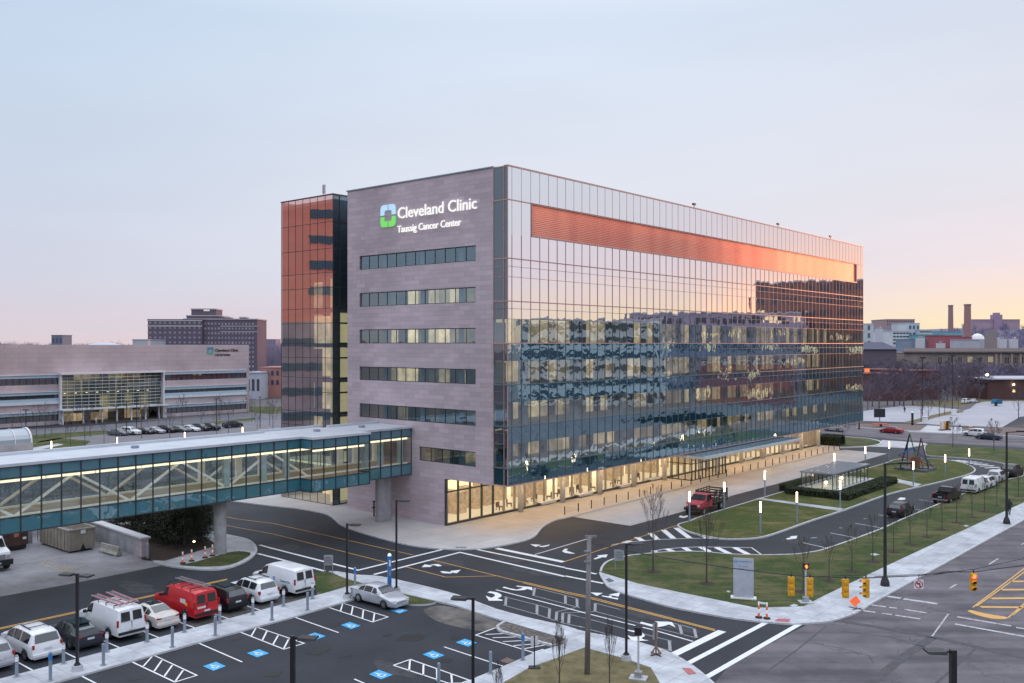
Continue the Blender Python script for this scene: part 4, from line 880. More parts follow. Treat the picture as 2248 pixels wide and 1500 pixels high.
for b_ in (14.75, 18.9):
    g = MB()
    tops = [-64, -54.8, -45.6, -36.4, -27.2, -18.0]
    for i, x in enumerate(tops):
        g.bar((x+.3, b_, 9.0), (x+4.6, b_, 6.35), .15, .2); g.bar((x-.1, b_+.01, 9.0), (x-4.4, b_+.01, 6.35), .15, .2)
    g.box(-62, 0, b_-.12, b_+.12, 6.26, 6.42)
    g.build('truss', trm, br)
    for x in (-22.6, -18.6, -16., -6., -3.9, -1.): MB().box(x-.28, x+.28, b_-.2, b_+.2, 6.43, 9.49).build('post', mat('pale_bridge_post', (.50, .60, .60), .5) if x == -22.6 and b_ < 15 else bpy.data.materials['pale_bridge_post'] if b_ < 15 else trm, br)
colm = mat('cast_concrete', (.32, .32, .34), .8, var=.2, scale=1.5)
MB().lathe((-22.6, 15.7, 0), [(.62, .1), (.56, .5), (.55, 5.2)], 20).build('column', colm, br, True)
g = MB(); pts = [(-2.9+.5*math.cos(R(a_)), 15.9+.5*math.sin(R(a_))) for a_ in range(90, 271, 20)]+[(-1.9+.5*math.cos(R(a_)), 15.9+.5*math.sin(R(a_))) for a_ in range(-90, 91, 20)]
g.prism(pts, .1, 5.2); g.build('column', colm, br)
# standpipe by the gable
o = empty('standpipe', G(821, 1134, .12), 0, 'dark red fire standpipe by the stone wall under the footbridge', 'hydrant')
MB().tube((0, 0, 0), (0, 0, 1.6), .09, n=8).build('pipe', mat('dark_red_metal', (.15, .03, .03), .5), o); MB().tube((-.25, 0, 1.0), (.25, 0, 1.0), .08, n=8).tube((0, 0, 1.6), (0, 0, 1.75), .14, n=8).build('valve', M['black'], o)
# ============================ EYE CLINIC (left, middle distance) ============================
E0 = G(533, 905); EA = ANG
ey = empty('eye_clinic_building', E0, EA, 'long low pale stone clinic with blue window ribbons and a curved glass atrium', 'building')
est = stonemat('pale_pink_panel', (.44, .39, .42), (.49, .43, .46), 3.1, 1.15, (.33, .29, .32), 'x')
est2 = stonemat('pale_pink_courses', (.46, .40, .43), (.51, .45, .47), 3.1, .9, (.38, .32, .34), 'x')
EL = 96.
bands = [(12.05, 19.2), (8.0, 9.7), (3.2, 5.6), (0, .9)]
ws = [(9.7, 12.05), (5.6, 8.0), (.9, 3.2)]
at0, at1 = -51.0, -25.0
g = MB()
for x0, x1 in ((-EL, at0), (at1, 2.)):
    for z0, z1 in bands: g.box(x0, x1, 0, .5, z0, z1, 1 if z0 < 10 else 0)
g.box(at0, at1, 0, .5, 12.05, 19.2, 0); g.box(1.2, 2., .01, 30, 0, 19.2); g.box(-EL, 1.2, 29.5, 30, 0, 19.2); g.box(-EL, -EL+.5, .5, 29.5, 0, 19.2)
g.build('stone_wall', [est, est2], ey)
MB().box(-EL+.5, 1.2, .5, 29.5, 18.3, 18.6).build('roof', mat('pale_flat_roof', (.4, .4, .42), .8), ey)
ewin = glassmat('ribbon_window_glass', None, .22, wob=0, opaque=(.05, .05, .055)); eblue = mat('blue_white_louvre', (.40, .55, .66), .4, var=.08); ewh = mat('white_sunshade', (.66, .69, .74), .5)
for x0, x1 in ((-EL+.5, at0-.2), (at1+.2, 1.)):
    for i, (z0, z1) in enumerate(ws):
        g = MB(); n = round((x1-x0)/1.5)
        g.quad((x0, .25, z0), (x1, .25, z0), (x1, .25, z1), (x0, .25, z1)); w_ = g.build('window_ribbon', ewin, ey)
        MB().box(x0, x1, -.25, .2, z1-.75, z1-.02).build('louvre', eblue, w_)
        MB().box(x0, x1, -.5, .1, z1-.08, z1+.06).build('sunshade', ewh, w_)
        if i == 1: MB().box(x0, x1, -.2, .2, z0, z0+.75).build('louvre', eblue, w_); MB().box(x0, x1, -.4, .0, z0-.6, z0-.01).build('sill', ewh, w_)
        f = MB()
        for k in range(n+1): x = x0+(x1-x0)*k/n; f.box(x-.04, x+.04, .18, .26, z0, z1)
        f.build('mullion', M['dark'], w_)
# curved atrium
atr = MB(); fr = MB(); n = 16
pt = [((at0+(at1-at0)*k/n), -1.6*math.sin(math.pi*k/n)-.1) for k in range(n+1)]
for k in range(n):
    (x0, y0), (x1, y1) = pt[k], pt[k+1]
    for j in range(10):
        z0, z1 = 3.6+.84*j, 3.6+.84*(j+1); atr.quad((x0, y0, z0), (x1, y1, z0), (x1, y1, z1), (x0, y0, z1))
        fr.bar((x0, y0-.05, z0), (x1, y1-.05, z0), .08, .14)
    fr.bar((x0, y0-.05, 3.6), (x0, y0-.05, 12), .06, .06)
a_ = atr.build('atrium_glazing', glassmat('atrium_glass', (.66, .74, .64), .18, wob=0), ey); fr.build('frame', mat('atrium_rail', (.52, .60, .56), .4), a_)
q = MB(); q.quad((at0, 6, 0), (at1, 6, 0), (at1, 6, 12), (at0, 6, 12)); q.box(at0, at1, .6, 6, 7.4, 7.7); q.box(at0, at1, .6, 6, 3.2, 3.5); q.build('atrium_interior', roomwall('atrium_interior', .42, 'X', 2.2, .4), ey)
rr = random.Random(5)
for k in range(18): MB().box(at0+1.5+1.35*k, at0+1.9+1.35*k, 4, 4.3, (7.2 if k % 2 else 3.1)-.05, (7.2 if k % 2 else 3.1)+.1).build('atrium_light', emitmat('atrium_light', (1, .85, .5), 5.) if k == 0 else bpy.data.materials['atrium_light'], ey)
g = MB(); g.box(at0-.8, at1+.5, -3.4, .3, 3.3, 3.6); g.box(at0-.5, at1+.3, -2.1, .3, 12.0, 12.45); g.build('atrium_canopy', ewh, ey)
g = MB()
for x in (at0-.3, at0+4.6, at0+9.3, at0+13, at0+16.8, at0+20.6, at1-1.8, at1+.1): g.box(x-.16, x+.16, -2.6, -2.3, 0, 3.3)
for z in range(2): g.box(at0-.35+z*(at1-at0+.5), at0+.05+z*(at1-at0+.5), -1.2, -.1, 0, 12.4)
g.build('atrium_post', ewh, ey)
for txt, x0, z0, sz, wd in (('Cleveland Clinic', -8.9, 17.35, 1.05, 7.4), ('Cole Eye Institute', -8.9, 16.2, .8, 4.8)):
    o = text_mesh(txt, sz, .04, 'sign_lettering', M['black'], ey, Matrix.Identity(4), 1., .012)
    xs = [v.co.x for v in o.data.vertices]; s = wd/(max(xs)-min(xs))
    o.data.transform(Matrix.Diagonal((s, 1, 1, 1))); o.data.transform(basis((x0, -.1, z0), (1, 0, 0), (0, 0, 1)))
logo(ey, (-10.3, -.05, 17.6), (1, 0, 0), (0, 0, 1), 1.8, mat('logo_blue', (.03, .25, .5), .5), mat('logo_green', (.08, .42, .32), .5))
# ============================ VEHICLES ============================
def paint(name, col, metal=.0, rough=.32):
    return mat(name, col, .28, metal=metal, var=.08, scale=1.5, coat=.35 if max(col) > .05 else .12, spec=.5 if max(col) > .05 else .3)
PT = {'white': paint('white_vehicle_paint', (.74, .77, .82)), 'black': paint('black_vehicle_paint', (.012, .013, .018)), 'charcoal': paint('charcoal_vehicle_paint', (.03, .035, .05)),
      'red': paint('red_vehicle_paint', (.52, .012, .02)), 'silver': paint('silver_vehicle_paint', (.50, .52, .57), .35), 'beige': paint('ivory_vehicle_paint', (.62, .58, .56)),
      'grey': paint('grey_vehicle_paint', (.16, .18, .21), .3), 'maroon': paint('dark_red_paint', (.30, .012, .02)), 'blue': paint('dark_blue_paint', (.02, .04, .08)), 'truckred': paint('faded_red_paint', (.48, .04, .06))}
# stations: x, z_top, half width at top, z_belt, half width at belt
ST = {
 'sedan': dict(st=[(2.42, .62, .55, .5, .70), (2.28, .74, .72, .62, .84), (1.9, .84, .78, .74, .90), (1.15, .97, .76, .88, .92), (.35, 1.40, .60, .93, .93), (-.2, 1.46, .60, .95, .93), (-.9, 1.42, .58, .96, .93), (-1.75, 1.10, .68, .98, .91), (-2.2, 1.05, .70, .95, .88), (-2.4, .90, .66, .75, .80)],
               ws=(3, 4), rw=(6, 7), sd=[(.92, .12), (.04, -.78), (-.86, -1.38)], wb=2.82, w0=1.42, r=.33, gc=.22),
 'suv': dict(st=[(2.3, .75, .62, .6, .76), (2.15, .95, .76, .78, .87), (1.75, 1.06, .80, .92, .92), (1.05, 1.14, .78, 1.0, .94), (.4, 1.62, .66, 1.04, .95), (-.2, 1.72, .66, 1.06, .95), (-1.5, 1.68, .65, 1.08, .94), (-1.95, 1.58, .64, 1.08, .93), (-2.2, 1.12, .74, 1.02, .90), (-2.32, .85, .72, .7, .84)],
             ws=(3, 4), rw=(7, 8), sd=[(.86, .06), (-.02, -.86), (-.96, -1.72)], wb=2.70, w0=1.40, r=.37, gc=.27),
 'minivan': dict(st=[(2.5, .72, .60, .58, .74), (2.35, .92, .78, .75, .90), (2.0, 1.05, .82, .90, .97), (1.5, 1.16, .82, .98, .99), (.65, 1.66, .72, 1.02, 1.0), (-.1, 1.76, .72, 1.03, 1.0), (-1.6, 1.75, .71, 1.04, .99), (-2.2, 1.66, .69, 1.04, .98), (-2.45, 1.10, .80, 1.0, .95), (-2.56, .80, .78, .66, .9)],
             ws=(3, 4), rw=(7, 8), sd=[(1.2, .3), (.22, -.75), (-.85, -1.95)], wb=3.05, w0=1.55, r=.35, gc=.22),
 'van': dict(st=[(2.85, .95, .72, .7, .84), (2.7, 1.16, .84, .95, .95), (2.3, 1.28, .88, 1.1, .99), (1.75, 1.38, .88, 1.2, 1.0), (1.15, 1.98, .80, 1.28, 1.0), (.6, 2.12, .80, 1.3, 1.0), (-2.4, 2.12, .80, 1.3, 1.0), (-2.72, 2.05, .78, 1.3, .99), (-2.85, 1.2, .86, 1.1, .97), (-2.88, .85, .86, .7, .95)],
             ws=(3, 4), rw=None, sd=[(1.45, .72)], wb=3.43, w0=1.85, r=.39, gc=.36),
}
def vehicle(kind, pt, label, cat, name=None, opts=()):
    S = ST[kind]; st = S['st']; name = name or {'sedan': 'sedan_car', 'suv': 'suv_car', 'minivan': 'minivan', 'van': 'cargo_van'}[kind]
    root = empty(name, (0, 0, 0), 0, label, cat); gc = S['gc']; r = S['r']
    wx = (S['w0'], S['w0']-S['wb'])
    # densify for round wheel arches
    def at(x):
        for (a, b) in zip(st, st[1:]):
            if a[0] >= x >= b[0]:
                f = (a[0]-x)/(a[0]-b[0]); return [p+(q-p)*f for p, q in zip(a, b)]
        return list(st[0] if x > st[0][0] else st[-1])
    xs = sorted({s[0] for s in st} | {w+(r+.07)*math.cos(R(t_)) for w in wx for t_ in range(0, 181, 20)}, reverse=True)
    def arch(x):
        z = gc
        for w in wx:
            d = abs(x-w)
            if d < r+.071: z = max(z, r+math.sqrt(max(0, (r+.07)**2-d*d)))
        return z
    mb = MB(); rows = []
    for x in xs:
        _, zt, wt, zb_, wb = at(x); za_ = min(arch(x), zb_-.08)
        mid = (zb_+gc)/2+.04
        half = [(0, gc), (wb-.13, gc), (wb-.04, max(za_, gc+.05)), (wb, max(mid, za_+.01)), (wb*1.0-.015, zb_), (wt+.03, zt-.07), (wt-.07, zt-.01), (0, zt+.02)]
        rows.append([Vector((x, -y, z)) for y, z in half]+[Vector((x, y, z)) for y, z in reversed(half[1:-1])])
    n = len(rows[0]); vs = [v for r_ in rows for v in r_]; fs = []
    for i in range(len(rows)-1):
        for j in range(n):
            fs.append((i*n+j, i*n+(j+1) % n, (i+1)*n+(j+1) % n, (i+1)*n+j))
    fs.append(tuple(range(n-1, -1, -1))); fs.append(tuple((len(rows)-1)*n+k for k in range(n)))
    mb.add(vs, fs)
    body = mb.build('body', pt, root, True); body.data.set_sharp_from_angle(angle=R(28))
    # dark underside/arches
    g = MB(); g.box(st[-1][0]+.25, st[0][0]-.25, -st[3][4]+.2, st[3][4]-.2, gc-.08, gc+.02)
    g.build('chassis', M['black'], root)
    def sq(x, f, sgn, off=.012):
        _, zt, wt, zb_, wb = at(x); y0, z0, y1, z1 = wb-.015, zb_, wt+.03, zt-.07
        return Vector((x, sgn*(y0+(y1-y0)*f+off), z0+(z1-z0)*f+off*.3))
    for sgn in (-1, 1):
        for (xa, xb) in S['sd']:
            g = MB(); k = 4; pts = [xa+(xb-xa)*i/k for i in range(k+1)]
            for p_, q_ in zip(pts, pts[1:]):
                a, b, c, d = sq(p_, .1, sgn), sq(q_, .1, sgn), sq(q_, .93, sgn), sq(p_, .93, sgn)
                g.quad(*((a, b, c, d) if sgn < 0 else (d, c, b, a)))
            g.build('side_window', M['autoglass'], root)
    def fb(i, j, nm, f0=.08, f1=.92):
        a, b = at(st[i][0]), at(st[j][0]); g = MB(); nn = Vector((b[1]-a[1], 0, a[0]-b[0])); nn = nn.normalized()*.025
        if nn.z < 0: nn = -nn
        pts = []
        for f in (f0, f1):
            x = a[0]+(b[0]-a[0])*f; q = at(x); pts.append((x, q[2]-.06, q[1]-.0))
        (x0, w0, z0), (x1, w1, z1) = pts
        g.quad(Vector((x0, -w0, z0))+nn, Vector((x0, w0, z0))+nn, Vector((x1, w1, z1))+nn, Vector((x1, -w1, z1))+nn); g.build(nm, M['topglass'], root)
    fb(*S['ws'], 'windshield')
    if S['rw']: fb(*S['rw'], 'rear_window')
    xr, xf = st[-1][0], st[0][0]; wr = st[-2][4]; wf = st[1][4]
    if kind == 'van':
        for s in (-1, 1):
            g = MB(); g.quad((xr-.005, s*.1, 1.32), (xr-.005, s*.72, 1.32), (-2.745, s*.68, 1.9), (-2.745, s*.1, 1.9)); g.quad((-2.87, s*.1, 1.32), (-2.87, s*.72, 1.32), (-2.77, s*.68, 1.88), (-2.77, s*.1, 1.88)); g.build('rear_window', M['autoglass'], root)
        MB().box(xr-.02, xr+.1, -.012, .012, .6, 1.3).build('door_seam', M['black'], root)
    # wheels
    for w in wx:
        for s in (-1, 1):
            yo = s*(st[4][4]-.10); wh = empty('wheel', (w, yo, r)); wh.parent = root
            k = MB(); prof = [(r*.62, -.11), (r*.95, -.11), (r, -.07), (r, .07), (r*.95, .11), (r*.62, .11)]
            v0 = len(k.v)
            for rr_, yy in prof:
                for i in range(16): t_ = math.pi*i/8; k.v.append((rr_*math.cos(t_), yy, rr_*math.sin(t_)))
            for j in range(5):
                for i in range(16): k.f.append((j*16+i, j*16+(i+1) % 16, (j+1)*16+(i+1) % 16, (j+1)*16+i)); k.m.append(0)
            k.build('tyre', M['rubber'], wh, True)
            k = MB(); k.tube((0, s*.06, 0), (0, s*.095, 0), r*.6, n=16)
            k.build('rim', M['rim'], wh)
            k = MB()
            for i in range(5):
                t_ = 2*math.pi*i/5+.3; c, q = math.cos(t_), math.sin(t_); k.bar((c*r*.22, s*.098, q*r*.22), (c*r*.5, s*.098, q*r*.5), .07, .012, up=Vector((0, 1, 0)))
            k.build('rim_opening', M['black'], wh)
            k = MB(); nseg = 12; pts = [(math.cos(math.pi*i/nseg)*(r+.068), math.sin(math.pi*i/nseg)*(r+.068)) for i in range(nseg+1)]
            yb = s*(st[4][4]-.24)
            k.poly([(w+px, yb, r+pz) for px, pz in pts]+[(w-r-.07, yb, gc), (w+r+.07, yb, gc)]); k.build('wheel_well', M['black'], root)
    zb_ = st[-2][3]
    for s in (-1, 1):
        if kind == 'van': MB().box(xr-.015, xr+.10, s*.94-.05, s*.94+.045, 1.02, 1.45).build('taillight', M['red'], root)
        elif kind == 'sedan': MB().box(xr-.0, xr+.2, s*.66-.17, s*.66+.14, .80, .90).build('taillight', M['red'], root)
        else: MB().box(xr+.02, xr+.2, s*.83-.06, s*.83+.07, .84, 1.08).build('taillight', M['red'], root)
        hx, hz, _, bz, _ = st[1]
        MB().box(hx-.16, hx+.10, s*(wf-.2)-.17, s*(wf-.2)+.14, bz-.09, bz+.09).build('headlight', M['headlens'], root)
        x, _, wt, zz, wb = at(S['sd'][0][0]-.02)
        MB().box(x-.08, x+.1, s*(wb+.13)-.1, s*(wb+.13)+.08, zz+.02, zz+.2).build('mirror', pt if kind != 'van' else M['black'], root)
    MB().box(xr-.035, xr-.02, -.22, .22, .72 if kind != 'sedan' else .66, .84 if kind != 'sedan' else .78).build('license_plate', M['plate'], root)
    MB().box(xr-.10, xr+.1, -wr+.05, wr-.05, gc+.14, gc+.30).build('rear_bumper', M['black'] if kind == 'van' else pt, root)
    MB().box(xf-.1, xf+.06, -.6, .6, gc+.06, gc+.24).build('front_bumper', M['black'] if kind in ('van',) else pt, root)
    MB().box(xf-.1, xf+.02, -.42, .42, gc+.28, st[0][1]-.1).build('grille', M['black'], root)
    if 'rails' in opts:
        for s in (-1, 1): k = MB(); z = at(-.5)[1]; k.bar((.1, s*.56, z+.07), (-1.4, s*.56, z+.05), .05); k.build('roof_rail', M['black'], root)
        for x in (-.2, -1.1): MB().bar((x, -.56, at(x)[1]+.09), (x, .56, at(x)[1]+.09), .06, .03).build('roof_crossbar', M['black'], root)
    if 'sunroof' in opts: MB().box(-.75, .05, -.42, .42, at(-.3)[1]+.0, at(-.3)[1]+.03).build('sunroof', M['autoglass'], root)
    if 'darkroof' in opts: MB().box(-1.3, .1, -.5, .5, at(-.3)[1]-.01, at(-.3)[1]+.025).build('sunroof', M['autoglass'], root)
    if 'ladders' in opts:
        rk = MB()
        for x in (1.0, .2, -.9, -2.0): rk.bar((x, -.78, 2.26), (x, .78, 2.26), .05); rk.bar((x, -.78, 2.05), (x, -.78, 2.28), .04, up=Vector((1, 0, 0))); rk.bar((x, .78, 2.05), (x, .78, 2.28), .04, up=Vector((1, 0, 0)))
        rk.build('roof_rack', M['black'], root)
        lm = mat('pink_fibreglass', (.50, .24, .28), .5); 
        for y, dy in (((.35, .12), (-.45, -.1)) if 'red' not in label else ((-.35, .1),)):
            k = MB(); a_, b_ = Vector((1.4, y-.2+dy, 2.33)), Vector((-2.5, y-.2, 2.33)); c, d = a_+Vector((0, .42, 0)), b_+Vector((0, .42, 0)); k.bar(a_, b_, .04, .09, 0); k.bar(c, d, .04, .09, 0)
            for i in range(13): k.bar(a_.lerp(b_, (i+.5)/13), c.lerp(d, (i+.5)/13), .035, .03, 1)
            o = k.build('ladder', [lm if 'red' not in label else M['galv'], M['galv']], root)
    if 'mark' in opts:
        for sx in (-1, 1):
            o = text_mesh('Cleveland Clinic', .24, .004, 'lettering', mat('blue_lettering', (.02, .18, .4), .5) if sx < 0 else bpy.data.materials['blue_lettering'], root, Matrix.Identity(4), .8)
            o.data.transform(basis((-.55*sx-.5, sx*1.012, 1.05), (-sx, 0, 0), (0, 0, 1)))
        logo(root, (-.25, 1.0, 1.16), (-1, 0, 0), (0, 0, 1), .26, M['signblue'], M['adablue'], .012, 'logo')
    if 'decal' in opts:
        MB().box(-1.75, -1.05, .995, 1.012, 1.2, 1.5).build('decal', M['plate'], root); MB().box(-1.95, -1.7, .995, 1.013, 1.12, 1.3).build('decal', mat('yellow_decal', (.8, .5, .05), .5), root); MB().box(-2.9, -2.885, .1, .75, .98, 1.12).build('decal', M['plate'], root)
    return root
def put(o, loc, heading):   # heading: direction vector of the nose
    o.location = loc; o.rotation_euler = (0, 0, math.atan2(heading.y, heading.x)); return o
NB = VB
row = [(-47.9, 'suv', 'silver', 'silver suv cut off by the left edge of the picture, backed onto the sidewalk', 'suv', (), 1.15),
       (-45.15, 'minivan', 'white', 'white minivan with black roof bars parked beside the left lamp post', 'minivan', ('rails',), 1.2),
       (-42.5, 'sedan', 'charcoal', 'dark grey sedan parked between the white minivan and the white ladder van', 'car', ('darkroof',), 1.05),
       (-39.9, 'van', 'white', 'white cargo van with ladders on its roof rack', 'van', ('ladders',), 1.15),
       (-37.2, 'sedan', 'beige', 'ivory old sedan with sunroof parked left of the red van', 'car', ('sunroof',), 1.05),
       (-34.45, 'van', 'red', 'red cargo van with a ladder on its roof', 'van', ('ladders', 'decal'), 1.1),
       (-31.8, 'suv', 'black', 'black suv with dark glass roof parked right of the red van', 'suv', ('darkroof',), 1.0),
       (-29.1, 'suv', 'white', 'white suv with roof bars parked next to the plain white van', 'suv', ('rails',), 1.0),
       (-26.1, 'van', 'white', 'plain white cargo van with small blue lettering beside the grass verge', 'van', ('mark',), 1.0)]
for a_, kd, pc, lb, ct, op, bb in row:
    o = vehicle(kd, PT[pc], lb, ct, opts=op); off = {'van': .15, 'minivan': .0, 'suv': -.1, 'sedan': .0}[kd]
    put(o, L(a_, bb+off), NB); o['group'] = 'vehicles in the front parking row'
o = vehicle('sedan', PT['silver'], 'silver sedan on the blue access space by the blue phone tower', 'car'); put(o, Vector((-9.95, 68.6, .0)), -VB)
# loop drive queue
dr = (G(2200, 1053)-G(1930, 1160)).normalized()
q = [((1978, 1132), 'suv', 'black', 'small black hatchback parked alone in the loop drive stalls', 'car', 'suv', .95), ((2140, 1080), 'van', 'white', 'white cargo van with rear windows waiting in the loop drive', 'van', 'van', 1.),
     ((2166, 1070), 'suv', 'white', 'white suv with roof load between the white van and the silver suv', 'suv', 'suv', 1.), ((2190, 1057), 'suv', 'silver', 'silver suv in the loop drive queue ahead of the white suv', 'suv', 'suv', 1.), ((2222, 1046), 'suv', 'black', 'large black suv at the head of the loop drive queue', 'suv', 'suv', 1.12)]
for (u, v), kd, pc, lb, ct, nm, sc_ in q:
    o = vehicle(kd, PT[pc], lb, ct, opts=('rails',) if pc == 'white' and kd == 'suv' else ()); put(o, G(u, v), dr); o.scale = (sc_,)*3
    o['group'] = 'vehicles in the loop drive'
# pickup: suv front with an open bed
def pickup(pt, label):
    o = empty('pickup_truck', (0, 0, 0), 0, label, 'pickup')
    k = MB(); sec = [(2.7, .95, .8), (2.5, 1.12, .9), (1.5, 1.2, .95), (.95, 1.25, .95), (.35, 1.78, .74), (-.6, 1.8, .74), (-.75, 1.2, .95)]
    vs = []
    for x, z, w in sec: vs += [(x, -w if z < 1.5 else -.95, .45), (x, -.95 if z > 1.5 else -w, 1.12 if z > 1.2 else z-.05), (x, -w, z), (x, w, z), (x, .95 if z > 1.5 else w, 1.12 if z > 1.2 else z-.05), (x, w if z < 1.5 else .95, .45)]
    fs = [(i*6+j, i*6+(j+1) % 6, (i+1)*6+(j+1) % 6, (i+1)*6+j) for i in range(6) for j in range(6)]+[(5, 4, 3, 2, 1, 0), tuple(36+j for j in range(6))]
    k.add(vs, fs); k.build('cab', pt, o)
    b = MB(); b.box(-2.8, -.78, -.95, .95, .5, .62); b.box(-2.8, -.78, -.95, -.85, .62, 1.2); b.box(-2.8, -.78, .85, .95, .62, 1.2); b.box(-2.86, -2.76, -.95, .95, .62, 1.2); b.build('bed', pt, o)
    for s in (-1, 1): MB().quad((.75, s*.93, 1.22), (-.6, s*.93, 1.22), (-.55, s*.78, 1.68), (.35, s*.78, 1.68)).build('side_window', M['autoglass'], o); MB().box(-2.88, -2.7, s*.85-.09, s*.85+.09, .8, 1.1).build('taillight', M['red'], o)
    MB().quad((-.77, -.72, 1.25), (-.77, .72, 1.25), (-.62, .68, 1.72), (-.62, -.68, 1.72)).build('rear_window', M['autoglass'], o)
    MB().quad((.97, -.8, 1.28), (.97, .8, 1.28), (.40, .68, 1.74), (.40, -.68, 1.74)).build('windshield', M['autoglass'], o)
    MB().box(-2.95, -2.8, -.9, .9, .45, .62).build('rear_bumper', M['galv'], o); MB().box(-2.875, -2.86, -.2, .2, .78, .9).build('license_plate', M['plate'], o)
    for x in (1.75, -1.9):
        for s in (-1, 1):
            wh = empty('wheel', (x, s*.86, .39)); wh.parent = o; MB().tube((0, -.12, 0), (0, .12, 0), .39, n=16).build('tyre', M['rubber'], wh); MB().tube((0, s*.115, 0), (0, s*.13, 0), .22, n=12).build('rim', M['rim'], wh)
    return o
o = pickup(PT['black'], 'black pickup truck with empty bed waiting behind the white van in the loop drive'); put(o, G(2080, 1100), dr); o['group'] = 'vehicles in the loop drive'
# red stake-bed truck
o = empty('stake_truck', (0, 0, 0), 0, 'red truck with wooden stake bed driving past the glass skylight', 'truck')
k = MB(); sec = [(3.3, .75, 1.15, .85), (3.1, .75, 1.35, .95), (2.2, .75, 1.5, 1.0), (1.95, .75, 1.55, 1.0), (1.3, .75, 2.15, .85), (.3, .75, 2.2, .85), (.2, .75, 1.5, 1.)]
vs = []
for x, zb_, z, w in sec: wl = 1.0 if z > 2 else w; zm = min(1.45, z-.04); vs += [(x, -wl, zb_), (x, -wl, zm), (x, -w, z), (x, w, z), (x, wl, zm), (x, wl, zb_)]
fs = [(i*6+j, i*6+(j+1) % 6, (i+1)*6+(j+1) % 6, (i+1)*6+j) for i in range(6) for j in range(6)]+[(5, 4, 3, 2, 1, 0), tuple(36+j for j in range(6))]
k.add(vs, fs); k.build('cab', PT['truckred'], o)
MB().quad((1.98, -.9, 1.58), (1.98, .9, 1.58), (1.36, .78, 2.1), (1.36, -.78, 2.1)).build('windshield', M['autoglass'], o)
for s in (-1, 1):
    MB().quad((1.75, s*1.0, 1.52), (.35, s*1.0, 1.52), (.4, s*.88, 2.08), (1.35, s*.88, 2.08)).build('side_window', M['autoglass'], o)
    MB().box(3.2, 3.34, s*.75-.13, s*.75+.13, 1.0, 1.22).build('headlight', M['headlens'], o)
    MB().box(1.6, 1.7, s*1.2-.1, s*1.2+.1, 1.45, 1.85).build('mirror', M['black'], o)
    dm = mat('dark_stake_boards', (.05, .035, .03), .8) if s < 0 else bpy.data.materials['dark_stake_boards']
    b = MB()
    for z in (1.25, 1.5, 1.75, 2.0, 2.25): b.box(-3.7, .05, s*1.12-.02, s*1.12+.02, z, z+.14)
    for j in range(6): b.box(-3.7+.74*j, -3.6+.74*j, s*1.16-.03, s*1.16+.03, .95, 2.42)
    b.build('stake_side', dm, o)
b = MB()
for z in (1.25, 1.55, 1.85, 2.15): b.box(-3.72, -3.68, -1.1, 1.1, z, z+.16); b.box(.05, .09, -1.1, 1.1, z, z+.16)
b.build('stake_side', dm, o)
MB().box(-3.75, .1, -1.15, 1.15, .92, 1.04).build('bed', dm, o); MB().box(-3.6, 3.1, -.45, .45, .5, .9).build('chassis', M['black'], o)
MB().box(3.28, 3.5, -1., 1., .55, .85).build('front_bumper', M['black'], o); MB().box(3.3, 3.36, -.5, .5, .9, 1.2).build('grille', M['black'], o)
for x, yy in ((2.45, .9), (-2.2, .9)):
    for s in (-1, 1):
        wh = empty('wheel', (x, s*yy, .46)); wh.parent = o; MB().tube((0, -.16, 0), (0, .16, 0), .46, n=16).build('tyre', M['rubber'], wh); MB().tube((0, s*.15, 0), (0, s*.17, 0), .26, n=12).build('rim', M['rim'], wh)
put(o, G(1550, 1124), (G(1495, 1143)-G(1620, 1100)).normalized()); o.location = G(1548, 1122)
# driver
# white box truck front at the left edge
o = empty('box_truck', (0, 0, 0), 0, 'white box truck with black bumper at the left edge of the dock yard', 'truck')
MB().box(-6.2, .6, -1.2, 1.2, 1.1, 3.7).build('cargo_box', PT['white'], o)
k = MB(); vs = []
sec = [(3.0, .75, 1.35, .95), (2.85, .75, 1.55, 1.02), (1.9, .75, 1.75, 1.08), (1.75, .75, 1.8, 1.08), (1.35, .75, 2.6, .95), (.7, .75, 2.7, .95)]
for x, zb_, z, w in sec: wl = 1.08 if z > 2 else w; zm = min(1.7, z-.04); vs += [(x, -wl, zb_), (x, -wl, zm), (x, -w, z), (x, w, z), (x, wl, zm), (x, wl, zb_)]
k.add(vs, [(i*6+j, i*6+(j+1) % 6, (i+1)*6+(j+1) % 6, (i+1)*6+j) for i in range(5) for j in range(6)]+[(5, 4, 3, 2, 1, 0)]); k.build('cab', PT['white'], o)
MB().quad((1.78, -1., 1.83), (1.78, 1., 1.83), (1.40, .88, 2.5), (1.40, -.88, 2.5)).build('windshield', M['autoglass'], o)
MB().box(2.95, 3.25, -1.1, 1.1, .5, .95).build('front_bumper', M['black'], o); MB().box(2.98, 3.04, -.55, .55, 1.0, 1.4).build('grille', M['galv'], o)
for s in (-1, 1):
    MB().box(2.86, 3.02, s*.82-.15, s*.82+.13, 1.08, 1.32).build('headlight', M['headlens'], o); MB().quad((1.55, s*1.085, 1.75), (.75, s*1.085, 1.75), (.78, s*.98, 2.5), (1.3, s*.98, 2.5)).build('side_window', M['autoglass'], o)
    for x in (2.1, -4.4):
        wh = empty('wheel', (x, s*.95, .5)); wh.parent = o; MB().tube((0, -.17, 0), (0, .17, 0), .5, n=16).build('tyre', M['rubber'], wh); MB().tube((0, s*.16, 0), (0, s*.18, 0), .28, n=12).build('rim', M['rim'], wh)
MB().box(3.26, 3.27, -.2, .15, .66, .8).build('license_plate', M['plate'], o)
put(o, L(-38.4, 27.5), -VB)
